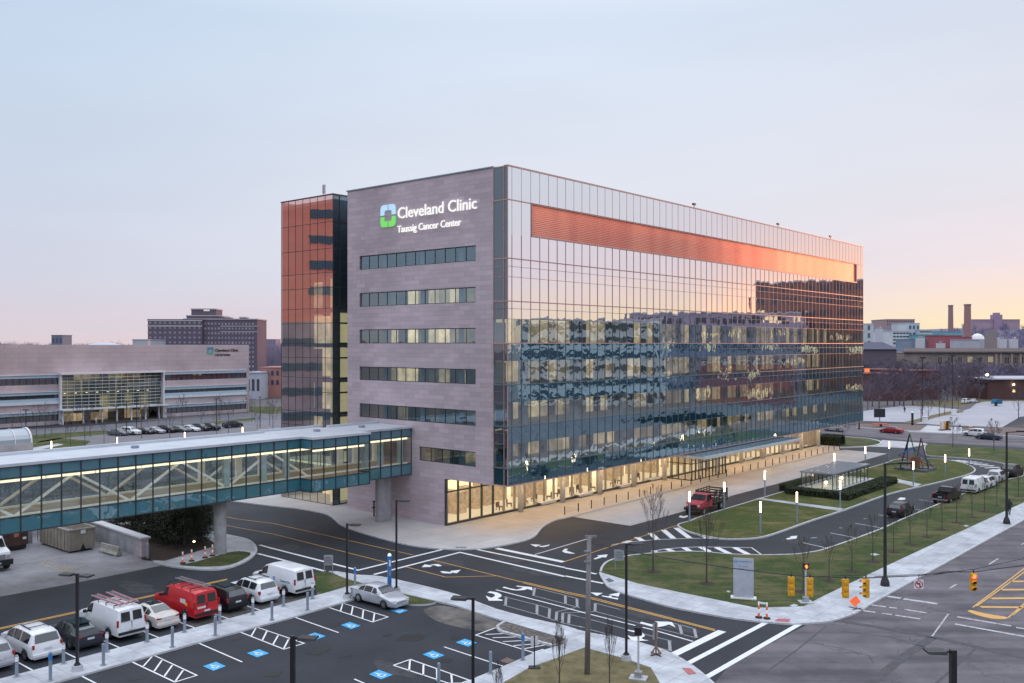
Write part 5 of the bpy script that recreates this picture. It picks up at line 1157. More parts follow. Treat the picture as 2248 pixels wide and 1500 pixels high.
# street traffic
sd = (G(2248, 975)-G(1900, 948)).normalized()
for (u, v), kd, pc, lb, ct, s, sc_ in (((1957, 951), 'sedan', 'maroon', 'red sedan driving on the far street behind the steel sculpture', 'car', -1, 1.), ((2140, 958), 'suv', 'white', 'white suv on the far street behind the dark sedan', 'suv', -1, 1.), ((2170, 965), 'sedan', 'blue', 'dark blue sedan on the far street in front of the white suv', 'car', -1, 1.), ((1832, 947), 'suv', 'silver', 'pale grey wagon on the far street half behind the clinic', 'car', -1, .95)):
    o = vehicle(kd, PT[pc], lb, ct); put(o, G(u, v), sd*s); o['group'] = 'traffic on the far street'
for (u, v), pc in (((2050-15, 871+14), 'white'), ((2125, 888-2), 'silver'), ((2140, 889-1), 'white')):
    pass
# cars in the eye clinic lot
cl = [(260, 'sedan', 'grey'), (287, 'suv', 'white'), (316, 'sedan', 'charcoal'), (340, 'sedan', 'silver'), (366, 'suv', 'black'), (392, 'sedan', 'grey'), (417, 'sedan', 'white'), (439, 'suv', 'charcoal'), (462, 'suv', 'black'), (511, 'suv', 'charcoal')]
protos = {}
cn_ = {'grey': 'dark grey', 'white': 'white', 'charcoal': 'charcoal', 'silver': 'silver', 'black': 'black'}
for i, (u, kd, pc) in enumerate(cl):
    v = 955-(u-260)*.055 if u < 500 else 938
    lb = '%s %s in the eye clinic parking row, %s from the left' % (cn_[pc], 'car' if kd == 'sedan' else 'suv', ORD[i])
    if (kd, pc) in protos: o = copy_tree(protos[(kd, pc)]); o['label'] = lb
    else: o = vehicle(kd, PT[pc], lb, 'car' if kd == 'sedan' else 'suv'); protos[(kd, pc)] = o
    put(o, G(u, v+1), (-VB*.8+VA*.3) if u < 500 else VA); o['group'] = 'cars parked by the eye clinic'
# parked cars far right
for i, (u, v, kd, pc, lb) in enumerate(((2120, 886, 'suv', 'white', 'white van parked at the back of the far empty lot'), (2138, 885, 'sedan', 'silver', 'silver car parked beside the white van at the far lot'))):
    o = copy_tree(protos[('suv' if pc == 'white' else 'sedan', pc)]); o['label'] = lb; o['category'] = 'car'; put(o, G(u, v), VA); o['group'] = 'cars in the far lot'
# ============================ STREET FURNITURE ============================
def bollard(h, blue=False, band=False):
    o = empty('bollard'); MB().tube((0, 0, 0), (0, 0, h), .095, n=12).lathe((0, 0, h), [(.095, 0), (.07, .05), (.02, .07)], 12).build('post', M['bluegrey'] if not blue else M['bluegrey'], o)
    if blue: MB().tube((0, 0, h-.42), (0, 0, h-.05), .105, n=12).build('blue_band', M['signblue'], o)
    if band:
        MB().tube((0, 0, h-.32), (0, 0, h-.04), .102, n=12).build('white_band', M['white'], o); MB().tube((0, 0, h-.36), (0, 0, h-.33), .104, n=12).build('red_band', M['red'], o)
    MB().tube((0, 0, 0), (0, 0, .03), .2, n=12).build('base_collar', M['galv'], o)
    return o
b1 = bollard(1.2, band=True)
pts = za([(128, 1450), (486, 1350), (818, 1262), (1127, 1184), (1414, 1110), (1684, 1040), (1937, 975), (2172, 912)])+zb([(300, 855)])
for k, (u, v) in enumerate(pts): place(b1, k == 0, G(u, v, .12), 0, 'grey steel bollard with white band behind the parked row, %s from the left' % ORD[k], 'banded bollards behind the parked row')
b2 = bollard(1.25)
for k, (u, v) in enumerate(za([(792, 1362), (1320, 1225), (1649, 1135), (2083, 1018)])+zb([(262, 942), (1664, 1425), (1267, 1520)])): place(b2, k == 0, G(u, v, .12), 0, 'plain blue grey bollard at the access spaces, %s from the left' % ORD[k], 'plain bollards at the access spaces')
b3 = bollard(1.6, blue=True)
for k, ((u, v), lb) in enumerate(zip(za([(386, 1480)])+zb([(626, 772), (1912, 1322)]), ('bollard with blue panel beside the left lamp post', 'bollard with blue panel beside the silver sedan', 'bollard with blue panel by the grated hatch'))): place(b3, k == 0, G(u, v, .12), 0, 'grey '+lb, 'bollards with blue panels')
o = empty('bollard', G(*za([(1131, 552)])[0], .0), 0, 'grey bollard at the end of the dock wall', 'bollard'); MB().tube((0, 0, 0), (0, 0, 1.4), .12, n=12).build('post', M['galv'], o); MB().lathe((0, 0, 1.4), [(.12, 0), (.08, .06), (.01, .09)], 12).build('cap', M['galv'], o)
for x in (b1, b2, b3): x['category'] = 'bollard'
for o in list(bpy.data.objects):
    if o.name.startswith('bollard') and o.parent is None and 'category' not in o: o['category'] = 'bollard'
# parking lot lamps: pole with angled flat head
def lamp(h, heads, r=.075, base=True, name='parking_lamp', hs=.75):
    o = empty(name); MB().box(-r, r, -r, r, .3 if base else 0, h).build('pole', M['black'], o)
    if base: MB().lathe((0, 0, 0), [(.32, 0), (.30, .32)], 16).build('concrete_base', M['conc'], o); MB().lathe((0, 0, .32), [(.2, 0), (.15, .12)], 12).build('base_cover', M['black'], o)
    for ang_ in heads:
        hd = MB(); c, s = math.cos(ang_), math.sin(ang_); f = lambda p: Vector((p.x*c-p.y*s, p.x*s+p.y*c, p.z))
        hd.box(.05, .35, -.05, .05, h-.12, h-.04, fr=f)
        hd.add([f(Vector(p)) for p in ((.3, -.26, h-.14), (.3, .26, h-.14), (.3+hs, .3, h-.10), (.3+hs, -.3, h-.10), (.3, -.22, h-.02), (.3, .22, h-.02), (.3+hs, .26, h-.02), (.3+hs, -.26, h-.02))], [(0, 1, 2, 3), (7, 6, 5, 4), (1, 0, 4, 5), (2, 1, 5, 6), (3, 2, 6, 7), (0, 3, 7, 4)])
        hh = hd.build('lamp_head', M['black'], o)
        ln = MB(); ln.box(.4, .2+hs, -.18, .18, h-.16, h-.142, fr=f); ln.build('lens', M['galv'], hh)
    return o
for (u, v, h, heads, lb) in ((169.7, 1472, 5.75, (R(170), R(-20)), 'twin head black lamp post on the sidewalk by the white minivan'), (762, 1313.6, 5.7, (R(-15),), 'black lamp post on the sidewalk left of the silver sedan'),
        (870.3, 1300.7, 7.2, (R(0),), 'tall black lamp post right beside the blue phone tower'), (1374.8, 1449, 7.15, (R(10),), 'tall black lamp post on the corner lawn right of the wooden pole')):
    o = lamp(h, heads); o.location = G(u, v, .12); tag(o, lb, 'lamp post', 'black lamp posts round the parking lot')
for (u, v, h, heads, lb, rr_) in ((1038.5, 1312, 7.2, (R(170),), 'black lamp post rising from the parking lot bottom centre', .075), (643, 1396, 7.2, (R(-10),), 'thick black lamp post at the bottom edge left of centre', .1), (2092, 1427, 7.6, (R(178),), 'black lamp post with box head over the avenue, bottom right', .11)):
    d = (HH-h)*FL/(v-HY); p = D(u, v, d); o = lamp(h, heads, rr_, hs=.75); o.location = (p.x, p.y, 0.01); tag(o, lb, 'lamp post', 'black lamp posts round the parking lot')
# tall avenue lamps
for k, (u, v, h, lb) in enumerate(((1943, 1286, 9.8, 'tall black street lamp on the avenue sidewalk nearest the crossing'), (2210, 1150, 9.9, 'tall black street lamp beside the walking person'))):
    o = empty('street_lamp', G(u, v, .12), 0, lb, 'street lamp', 'tall lamps along the avenue')
    MB().lathe((0, 0, 0), [(.36, 0), (.34, .3), (.17, .75)], 12).build('base', M['black'], o); MB().tube((0, 0, .7), (0, 0, h), .14, .10, 12).build('pole', M['black'], o)
    MB().bar((0, 0, h-.05), (1.5, -.3, h+.05), .1).build('arm', M['black'], o); MB().box(1.0, 2.0, -.5, -.1, h, h+.16).build('lamp_head', M['black'], o)
# glowing column lights
gl1 = emitmat('warm_light_tube', (1., .74, .45), 9.)
pts = [(1669.6, 1172), (1749.4, 1147), (1844.5, 1115.6), (1679, 1091), (1513.8, 1146), (1590, 1121), (1831.5, 1045), (1899.6, 1027), (1952, 1014), (2005, 1066), (2075, 1048), (2127.6, 1033)]
lbs = ['at the near end of the island lawn', 'on the lawn before the first footpath', 'in front of the glass skylight', 'left of the skylight hedge by the drive', 'beside the front of the red truck', 'beside the rear of the red truck', 'behind the glass skylight', 'between the skylight and the drive-off pad', 'by the drive left of the sculpture', 'in front of the sculpture', 'right of the sculpture on the island', 'beside the far bend of the loop drive']
gp = empty('column_light'); gp['category'] = 'lamp'; MB().tube((0, 0, 0), (0, 0, 2.2), .09, n=12).build('post', M['bluegrey'], gp); MB().tube((0, 0, 2.2), (0, 0, 3.3), .085, n=12).build('light_tube', gl1, gp); MB().tube((0, 0, 3.3), (0, 0, 3.34), .09, n=12).build('cap', M['bluegrey'], gp)
for k, (u, v) in enumerate(pts): place(gp, k == 0, G(u, v, .12), 0, 'glowing column light '+lbs[k], 'glowing column lights on the lawns')
for k, (u, v, lb) in enumerate(((112.6, 969.6, 'beside the domed glass canopy'), (257, 961, 'left of the parked cars'), (405.6, 950, 'in front of the parked cars'), (532.5, 939, 'right of the parked cars'))):
    d = 2003*(19.5-3.5)/(v-HY); p = D(u, v, d); place(gp, False, (p.x, p.y, .1), 0, 'glowing column light in the eye clinic lot, '+lb, 'glowing column lights in the eye clinic lot', 1.05)
for v_, r_ in (((2150, 826), 1.),):
    p = D(2167, 826, 330); o = empty('street_lamp', (p.x, p.y, 0), 0, 'bright lit street lamp above the far low brick building', 'street lamp'); MB().tube((0, 0, 0), (0, 0, p.z), .15, .1, 8).build('pole', M['dark'], o); MB().lathe((0, 0, p.z), [(.1, 0), (.55, .3), (.45, .8), (.1, 1.)], 12).build('lamp_head', emitmat('lit_lamp_head', (1., .95, .55), 9.), o)
# blue emergency phone tower
o = empty('phone_tower', G(855, 1296, .12), R(20), 'tall blue emergency phone tower with light on top beside the silver sedan', 'phone tower')
MB().box(-.14, .14, -.14, .14, 0, 2.7).build('post', M['signblue'], o); MB().lathe((0, 0, 2.7), [(.15, 0), (.14, .12), (.05, .2)], 12).build('beacon', mat('beacon', (.6, .75, .95), .3, emit=(.7, .85, 1.), estr=.8), o); MB().box(-.08, .08, -.16, -.14, 1.2, 1.6).build('call_panel', M['galv'], o); MB().box(-.07, .07, -.15, -.14, 1.9, 2.4).build('vertical_lettering', M['white'], o)
# signs
def board(name, u, v, h, wd, ht, lb, cat, m, txt=None, rz=0., legs=(-1, 1), zb_=.12, tcol=None, ts=.22):
    o = empty(name, G(u, v, zb_), rz, lb, cat)
    MB().box(-wd/2, wd/2, -.03, .03, h-ht, h).build('sign_panel', m, o)
    for s in legs: MB().tube((s*wd*.46, .05, 0), (s*wd*.46, .05, h-.05), .04, n=8).build('post', M['galv'], o)
    if txt:
        for i, l_ in enumerate(txt):
            t_ = text_mesh(l_, ts, .005, 'lettering', tcol or M['black'], o, Matrix.Identity(4)); xs = [q.co.x for q in t_.data.vertices]; c_ = (max(xs)+min(xs))/2; s_ = min(1., wd*.85/(max(xs)-min(xs)))
            t_.data.transform(Matrix.Translation((-c_, 0, 0))); t_.data.transform(Matrix.Diagonal((s_, 1, 1, 1))); t_.data.transform(basis((0, -.035, h-.12-ts-(ts*1.25)*i), (1, 0, 0), (0, 0, 1)))
    return o
sm = mat('grey_sign_panel', (.30, .32, .36), .5)
board('notice_sign', *zb([(422, 660)])[0], 1.55, .75, .85, 'grey parking notice sign on two posts on the verge by the plain white van', 'sign', sm, ['PUBLIC', 'PARKING', 'EXIT ONLY'], R(8), ts=.16)
board('notice_sign', *zc([(555, 633)])[0], 1.75, .85, .95, 'grey directional sign standing on the left tip of the large lawn', 'sign', sm, ['Visitor', 'Drop Off', 'Taussig'], R(8), (-.85,), ts=.17)
mo = board('monument_sign', *zc([(1508, 850)])[0], 3.05, 1.42, 2.9, 'tall silver blue monument sign with clinic lettering on the large lawn', 'monument sign', mat('silver_blue_panel', (.36, .39, .46), .4, metal=.2), None, R(-14), (), ts=.2)
MB().box(-.75, .75, -.12, -.031, .14, 3.06).build('front_panel', mat('monument_face', (.40, .43, .50), .4), mo); MB().box(-.95, .95, -.35, .35, 0, .1).build('plinth', M['white'], mo)
for i, (l_, s_, z_, x_) in enumerate((('Cleveland Clinic', .16, 2.78, -.42), ('Main Campus', .12, 2.42, -.35), ('Entrance', .12, 2.25, -.35))): text_mesh(l_, s_, .004, 'lettering', M['signblue'], mo, basis((x_, -.126, z_), (1, 0, 0), (0, 0, 1)))
logo(mo, (-.58, -.122, 2.84), (1, 0, 0), (0, 0, 1), .2, M['adablue'], M['signblue'], .01, 'logo')
# small parking sign pair
o = empty('parking_sign', G(*zb([(2000, 1383)])[0], .12), 0, 'small twin panel parking sign on a dark post by the grated hatch', 'sign'); MB().tube((0, 0, 0), (0, 0, 1.9), .035, n=8).build('post', M['black'], o); MB().box(-.22, -.04, -.03, 0, 1.3, 1.9).build('sign_panel', M['plate'], o); MB().box(.05, .22, -.03, 0, 1.35, 1.9).build('sign_panel', M['plate'], o); MB().box(-.35, .35, -.25, .25, 0, .06).build('base', M['black'], o)
# grated hatch
sheet('drain_grate', zb([(1735, 1330), (1790, 1302), (1850, 1325), (1800, 1350)]), .02, mat('rusty_grate', (.16, .11, .09), .8, var=.3))
# timber pole and span wire
o = empty('utility_pole', G(1289, 1480, .12), 0, 'weathered grey wooden utility pole rising from the corner lawn', 'utility pole')
MB().tube((0, 0, -.1), (.12, 0, 8.1), .17, .13, 12).build('pole', M['wood'], o, True); MB().box(-.12, .55, -.06, .06, 8.02, 8.14).build('crossarm', M['wood'], o)
for z in (7.2, 6.6): MB().box(-.2, .2, -.2, -.12, z, z+.08).build('bracket', M['galv'], o)
# pedestrian signals
def pedsig(u, v, h, lb, lit, rz):
    o = empty('pedestrian_signal', G(u, v, .13), rz, lb, 'pedestrian signal'); MB().tube((0, 0, .35), (0, 0, h-.45), .06, n=12).build('pole', mat('pale_pole', (.5, .54, .6), .4) if 'pale_pole' not in bpy.data.materials else bpy.data.materials['pale_pole'], o)
    MB().box(-.2, .2, -.2, .2, .05, .4).build('base', M['galv'], o); MB().box(-.5, .5, -.4, .4, 0, .06).build('pad', M['conc'], o)
    hd = MB().box(-.2, .2, -.16, .14, h-.45, h).build('signal_head', M['black'], o)
    MB().box(-.22, .22, -.32, -.3+.14, h-.02, h+.02).build('visor', M['black'], hd)
    if lit:
        g = MB(); g.box(-.03, .06, -.175, -.165, h-.38, h-.12); g.box(-.09, -.05, -.175, -.165, h-.3, h-.14); g.box(.08, .11, -.175, -.165, h-.32, h-.2); g.build('hand_symbol', emitmat('orange_hand', (1., .16, .03), 5.), hd)
    return o
pedsig(*zc([(703, 1462)])[0], 2.95, 'pedestrian signal with black head on a pale pole, bottom centre corner', False, R(160))
pedsig(*zc([(1984, 880)])[0], 2.95, 'pedestrian signal showing an orange hand at the lawn corner', True, 0)
# span wire with signals
WP = [Vector((4.6, 53.9, 7.75)), D(1430, 1220, 53.5), D(1600, 1247, 53), D(1737, 1263, 52.5), D(1781, 1266, 52.5), D(1856, 1268, 52.5), D(1900, 1269, 52.5), D(2017, 1264, 54), D(2080, 1255, 55), D(2137, 1256, 55), D(2248, 1241, 57), D(2500, 1180, 62)]
g = MB()
for p, q in zip(WP, WP[1:]): g.tube(p, q, .03, n=5)
p = WP[-1]
tag(g.build('span_wire', M['dark']), 'thin span wire carrying the traffic signals from the wooden pole', 'wire')
g = MB()
for (a_, b_) in (((1781, 1266, 52.5), (1900, 1262, 52.8)), ((2050, 1262, 55), (2137, 1250, 55)), ((2137, 1250, 55), (2300, 1215, 58)), ((1920, 1266, 53), (2080, 1258, 55))): g.tube(D(*a_), D(*b_), .02, n=4)
tag(g.build('signal_cable', M['black']), 'black signal cable strung along the span wire', 'cable')
o = empty('utility_pole', (p.x+.1, p.y, 0), 0, 'steel pole at the right end of the span wire', 'utility pole'); MB().tube((0, 0, 0), (0, 0, 9), .15, .12, 12).build('pole', M['galv'], o); MB().tube((0, 0, 0), (0, 0, .3), .3, n=12).build('base', M['conc'], o)
M['sigyel'] = mat('signal_yellow', (.72, .36, .02), .45)
def signal(u, v, d, rz, lb, lit=False):
    p = D(u, v, d); o = empty('traffic_signal', p, rz, lb, 'traffic signal', 'yellow traffic signals on the span wire')
    MB().box(-.03, .03, -.03, .03, 0, .18).build('hanger', M['black'], o)
    for j in range(3):
        z = -.02-.36*j; h_ = MB().box(-.17, .17, -.1, .12, z-.34, z); h_.tube((0, .1, z-.17), (0, .17, z-.17), .12, .09, 12)
        sc_ = h_.build('signal_section', M['sigyel'], o)
        lm = emitmat('red_signal_light', (1., .08, .04), 6.) if lit and j == 0 else M['black']
        MB().tube((0, -.1, z-.17), (0, -.115, z-.17), .13, n=16).build('lens', lm, sc_)
        vz = MB(); n = 8
        for i in range(n):
            t0, t1 = math.pi*i/n, math.pi*(i+1)/n; a_, b_ = (.155*math.cos(t0), .155*math.sin(t0)), (.155*math.cos(t1), .155*math.sin(t1))
            vz.quad((a_[0], -.1, z-.17+a_[1]), (b_[0], -.1, z-.17+b_[1]), (b_[0]*.95, -.34, z-.19+b_[1]*.9), (a_[0]*.95, -.34, z-.19+a_[1]*.9))
        vz.build('visor', M['sigyel'], sc_)
    return o
signal(1737, 1266, 52.5, R(175), 'leftmost yellow traffic signal seen from behind over the lawn')
signal(1778, 1268, 52.5, R(150), 'yellow traffic signal just right of the orange hand signal')
signal(1856, 1271, 52.5, R(178), 'yellow traffic signal seen from behind over the sidewalk')
signal(1901, 1270, 52.5, R(-75), 'yellow traffic signal turned sideways above the orange flag sign')
signal(2137, 1258, 55, R(-8), 'yellow traffic signal showing a red light over the avenue', True)
p = D(2017, 1273, 54); o = empty('no_left_turn_sign', p, R(-4), 'white square no left turn sign hanging from the span wire', 'sign')
MB().box(-.27, .27, -.01, .01, -.54, 0).build('sign_panel', M['white'], o); g = MB()
ring = [(.21*math.cos(R(t_)), .21*math.sin(R(t_))-.27) for t_ in range(0, 361, 20)]
for a_, b_ in zip(ring, ring[1:]): g.bar((a_[0], -.018, a_[1]), (b_[0], -.018, b_[1]), .05, .012, up=Vector((0, 1, 0)))
g.bar((-.15, -.018, -.12), (.15, -.018, -.42), .04, .012, up=Vector((0, 1, 0))); g.build('prohibition_ring', mat('sign_red', (.55, .02, .03), .5), o)
g = MB(); g.bar((.06, -.013, -.42), (.06, -.013, -.22), .06, .01, up=Vector((0, 1, 0))); g.bar((.08, -.013, -.22), (-.08, -.013, -.22), .06, .01, up=Vector((0, 1, 0))); g.poly([(-.06, -.015, -.14), (-.16, -.015, -.22), (-.06, -.015, -.30)]); g.build('arrow', M['black'], o); MB().box(-.02, .02, -.01, .01, 0, .3).build('hanger', M['black'], o)
# orange roll-up sign on the sidewalk
o = empty('warning_sign', G(1876, 1337, .12), R(-25), 'bright orange roadwork sign leaning on a stand on the avenue sidewalk', 'sign')
MB().add([(0, 0, .15), (.42, .05, .55), (.1, .15, .95), (-.38, .1, .5)], [(0, 1, 2, 3)]).build('sign_panel', mat('fluorescent_orange', (.95, .16, .04), .6, emit=(1, .15, .03), estr=.25), o); MB().bar((-.4, .3, .02), (.6, -.1, .02), .05).bar((-.1, -.3, .02), (.5, .4, .02), .05).bar((.1, .1, 0), (.1, .15, .5), .04, up=Vector((1, 0, 0))).build('stand', M['black'], o)
# channelizer posts by the corner, cones on the column island
def chan(nm, h, lb, u, v, grp, zz=.13):
    o = empty(nm, G(u, v, zz), 0, lb, 'traffic channelizer', grp); MB().lathe((0, 0, 0), [(.26, 0), (.24, .07), (.1, .09)], 12).build('base', M['rubber'], o)
    for j in range(4): MB().lathe((0, 0, .08+j*(h-.1)/4), [(.085-.008*j, 0), (.083-.008*j, (h-.1)/4)], 12).build('stripe', M['orange'] if j % 2 == 0 else M['white'], o, True)
    return o
M['orange'].node_tree.nodes['Principled BSDF'].inputs['Emission Strength'].default_value = 0
for k, (x, y) in enumerate(((1399, 583), (1468, 565), (1571, 540), (1627, 525))): chan('channelizer', 1.05, 'orange and white striped post beside the bridge column, %s from the left' % ORD[k], *za([(x, y)])[0], 'striped posts by the bridge column')
a_ = chan('channelizer', 1.15, 'red and white post at the corner curb, left of the pair', *zc([(1625, 998)])[0], 'striped posts at the corner'); b_ = chan('channelizer', 1.15, 'orange and white post at the corner curb, right of the pair', *zc([(1687, 1006)])[0], 'striped posts at the corner')
o = empty('barrier_bar', (a_.location+b_.location)/2, 0, 'short white bar joining the two striped posts at the corner', 'barrier'); d = (b_.location-a_.location)/2; MB().bar(-d+Vector((0, 0, 1.05)), d+Vector((0, 0, 1.05)), .06, .12).build('board', M['white'], o); MB().bar(-d*.9+Vector((0, 0, .98)), -d*.9+Vector((0, 0, 1.12)), .08, up=Vector((1, 0, 0))).bar(d*.9+Vector((0, 0, .98)), d*.9+Vector((0, 0, 1.12)), .08, up=Vector((1, 0, 0))).build('clamp', M['orange'], o)
# timber-posted temporary sign (seen edge-on/back)
o = empty('temporary_sign', G(*zc([(838, 1283)])[0], .12), R(35), 'temporary sign board on a bare timber post with braced foot at the curb', 'sign')
MB().bar((0, 0, .0), (0, 0, 2.0), .09, .05, up=Vector((1, 0, 0))).build('post', M['brown'], o); MB().box(-.2, .2, .06, .09, .95, 1.95).build('sign_panel', mat('sign_back', (.28, .29, .33), .5), o)
g = MB()
for t_ in range(4): c, s = math.cos(t_*math.pi/2), math.sin(t_*math.pi/2); g.bar((.4*c, .4*s, .03), (.04*c, .04*s, .5), .05); 
g.build('brace', M['brown'], o); MB().bar((-.45, 0, .03), (.45, 0, .03), .08, .04).bar((0, -.45, .031), (0, .45, .031), .08, .04).build('foot', M['black'], o)
# dock yard: container, compactor, wall, barrier
o = empty('roll_off_container', L(-30.3, 29.9, 0), ANG, 'tan open top steel container standing in the dock yard under the footbridge', 'container')
tn = mat('tan_painted_steel', (.30, .27, .23), .6, var=.25, scale=.8)
W_, L_, H_ = 1.2, 3.2, 2.1
g = MB(); g.box(-W_, W_, -L_, L_, .18, .3); g.box(-W_, -W_+.08, -L_, L_, .3, H_); g.box(W_-.08, W_, -L_, L_, .3, H_); g.box(-W_+.08, W_-.08, -L_, -L_+.08, .3, H_); g.box(-W_+.08, W_-.08, L_-.08, L_, .3, H_); g.build('body', tn, o)
g = MB()
for k in range(10): y = -L_+.2+k*.72; g.box(-W_-.06, -W_+.01, y, y+.1, .25, H_-.1); g.box(W_-.01, W_+.06, y, y+.1, .25, H_-.1)
for k in range(5): x = -W_+.02+k*.58; g.box(x, x+.1, -L_-.06, -L_+.01, .25, H_-.1)
g.box(-W_-.09, W_+.09, -L_-.09, -L_+.06, H_-.05, H_+.08); g.box(-W_-.09, W_+.09, L_-.06, L_+.09, H_-.05, H_+.08); g.box(-W_-.09, -W_+.06, -L_+.06, L_-.06, H_-.05, H_+.08); g.box(W_-.06, W_+.09, -L_+.06, L_-.06, H_-.05, H_+.08); g.build('rib', tn, o)
MB().add([(-.2, -L_-.07, .2), (.35, -L_-.07, .2), (.08, -L_-.07, .75)], [(0, 1, 2)]).build('hook_opening', M['black'], o); MB().box(-1., 1., -L_+.2, L_-.2, 0, .18).build('skid', M['black'], o); MB().box(-.15, .3, -L_-.075, -L_-.06, 1.7, 2.1).build('label', M['white'], o)
MB().box(-W_+.1, W_-.1, -L_+.1, L_-.1, .31, 1.4).build('rubbish', mat('mixed_rubbish', (.10, .08, .07), .9, var=.8, scale=5, c2=(.4, .4, .42)), o)
cmp_ = empty('trash_compactor', L(-34.3, 34.2, 0), ANG, 'dark brown trash compactor behind the box truck', 'compactor'); MB().box(-1.2, 1.2, -2.5, 2.5, .5, 2.2).build('body', mat('rusty_brown_steel', (.06, .03, .025), .6, var=.5, scale=1.5), cmp_); MB().box(-1.1, 1.1, -2.3, 2.3, .12, .5).build('underframe', M['black'], cmp_); MB().box(-.1, .35, -2.53, -2.5, 1.3, 1.8).build('rust_patch', mat('rust', (.4, .16, .07), .8), cmp_); MB().box(.7, 1., -2.54, -2.5, 1.0, 1.2).build('label', M['white'], cmp_)
MB().box(-1.35, -1.2, -2.6, -2.4, .2, 1.5).build('side_post', M['galv'], cmp_)
cab = empty('utility_cabinet', L(-32.3, 34.6, 0), ANG, 'grey utility cabinet between the compactor and the tan container', 'cabinet'); MB().box(-.5, .5, -.6, .6, 0, 2.2).build('housing', M['bluegrey'], cab); MB().box(-.35, .35, -.62, -.6, .3, 1.1).build('door', M['galv'], cab)
rw = empty('retaining_wall', (0, 0, 0), 0, 'rough concrete retaining wall with stone coping beside the dock yard', 'wall')
p0, p1 = G(312, 1226.5), G(197, 1184); d = (p1-p0); p1 = p0+d*1.8; d.normalize(); n_ = Vector((-d.y, d.x, 0)); n_ = n_ if n_.dot(Vector((1, 1, 0))) > 0 else -n_
wl = lambda s, w0, w1, e, z0, z1, g: g.prism([p0+d*s+n_*w0, p0+d*e+n_*w0, p0+d*e+n_*w1, p0+d*s+n_*w1], z0, z1)
g = MB(); wl(1.3, 0, .5, 26, 0, 1.75, g); g.build('wall_face', mat('cast_wall', (.33, .34, .37), .85, var=.3, scale=.9), rw)
g = MB(); wl(0, -.03, .6, 1.3, 0, 1.75, g); g.build('stone_end', M['stone'], rw); g = MB(); wl(-.1, -.15, .75, 26, 1.75, 1.9, g); g.build('coping', M['kerb'], rw)
bw = empty('dock_wall', L(-32, 37.5, 0), ANG, 'low concrete wall at the back of the dock yard', 'wall'); MB().box(-14, 6, 0, .5, 0, 1.6).build('wall_face', bpy.data.materials['cast_wall'], bw); MB().box(-14.1, 6.1, -.1, .6, 1.6, 1.75).build('coping', M['kerb'], bw)
jb = empty('jersey_barrier', G(242, 1216.5), math.atan2(-d.y, -d.x)+.1, 'weathered concrete jersey barrier in front of the retaining wall', 'barrier')
g = MB(); pr = [(-.3, .12), (-.3, .2), (-.13, .42), (-.09, .85), (.09, .85), (.13, .42), (.3, .2), (.3, .12)]
g.add([(x, y, z) for x in (-1.6, 1.6) for y, z in pr], [tuple(range(8)), tuple(reversed(range(8, 16)))]+[(i, 8+i, 8+(i+1) % 8, (i+1) % 8) for i in range(8)]); g.build('concrete_body', mat('old_concrete', (.34, .33, .30), .85, var=.3), jb); MB().box(-1.5, -.9, -.26, .26, 0, .12).box(.9, 1.5, -.26, .26, 0, .12).build('foot', bpy.data.materials['old_concrete'], jb)
o = empty('path_light', G(426, 1213, .13), 0, 'small lit path light by the mulch bed', 'lamp'); MB().tube((0, 0, 0), (0, 0, .95), .03, n=6).build('post', M['black'], o); MB().lathe((0, 0, .95), [(.04, 0), (.12, .06), (.02, .16)], 10).build('lamp_head', emitmat('warm_path_light', (1., .72, .4), 10.), o)
# glass skylight in the island with hedges
sk_ = empty('glass_skylight', C0, ANG, 'low glass box skylight with metal roof on a dark plinth inside the hedges', 'skylight')
a0, a1, b0, b1 = 46., 58.9, -15.3, -11.2
MB().box(a0-1, a1+1.5, b0-.9, b1+.9, .13, .62).build('plinth', M['dark'], sk_); MB().box(a0-1, a1+1.5, b0-.9, b1+.9, .62, .7).build('ledge', M['kerb'], sk_)
g = MB(); [g.quad((x0, y0, .72), (x1, y1, .72), (x1, y1, 2.7), (x0, y0, 2.7)) for x0, y0, x1, y1 in ((a0, b0, a1, b0), (a1, b0, a1, b1), (a1, b1, a0, b1), (a0, b1, a0, b0))]; g.build('glazing', M['clear'], sk_)
g = MB()
for k in range(10):
    x = a0+(a1-a0)*k/9
    for y in (b0, b1): g.box(x-.035, x+.035, y-.05, y+.05, .7, 2.7)
for k in range(1, 3):
    for x in (a0, a1): y = b0+(b1-b0)*k/3; g.box(x-.05, x+.05, y-.035, y+.035, .7, 2.7)
g.build('frame', M['mulld'], sk_); MB().box(a0-.2, a1+.2, b0-.2, b1+.2, 2.7, 2.86).build('roof', mat('skylight_roof', (.30, .33, .38), .25, metal=.4), sk_)
MB().box(a0+.3, a1-.3, b0+.3, b1-.3, .71, .76).build('lit_well', mat('lit_well', (.6, .62, .6), .7, emit=(.95, .95, .8), estr=.3), sk_)
for x in (a0+3, a0+8.5): MB().lathe((x, (b0+b1)/2, 1.0), [(.05, 0), (.2, .1), (.2, .3), (.05, .4)], 10).build('globe_light', gl1, sk_)
leaf = mat('dark_hedge_leaf', (.018, .030, .014), .8, var=.5, scale=3, c2=(.05, .07, .03))
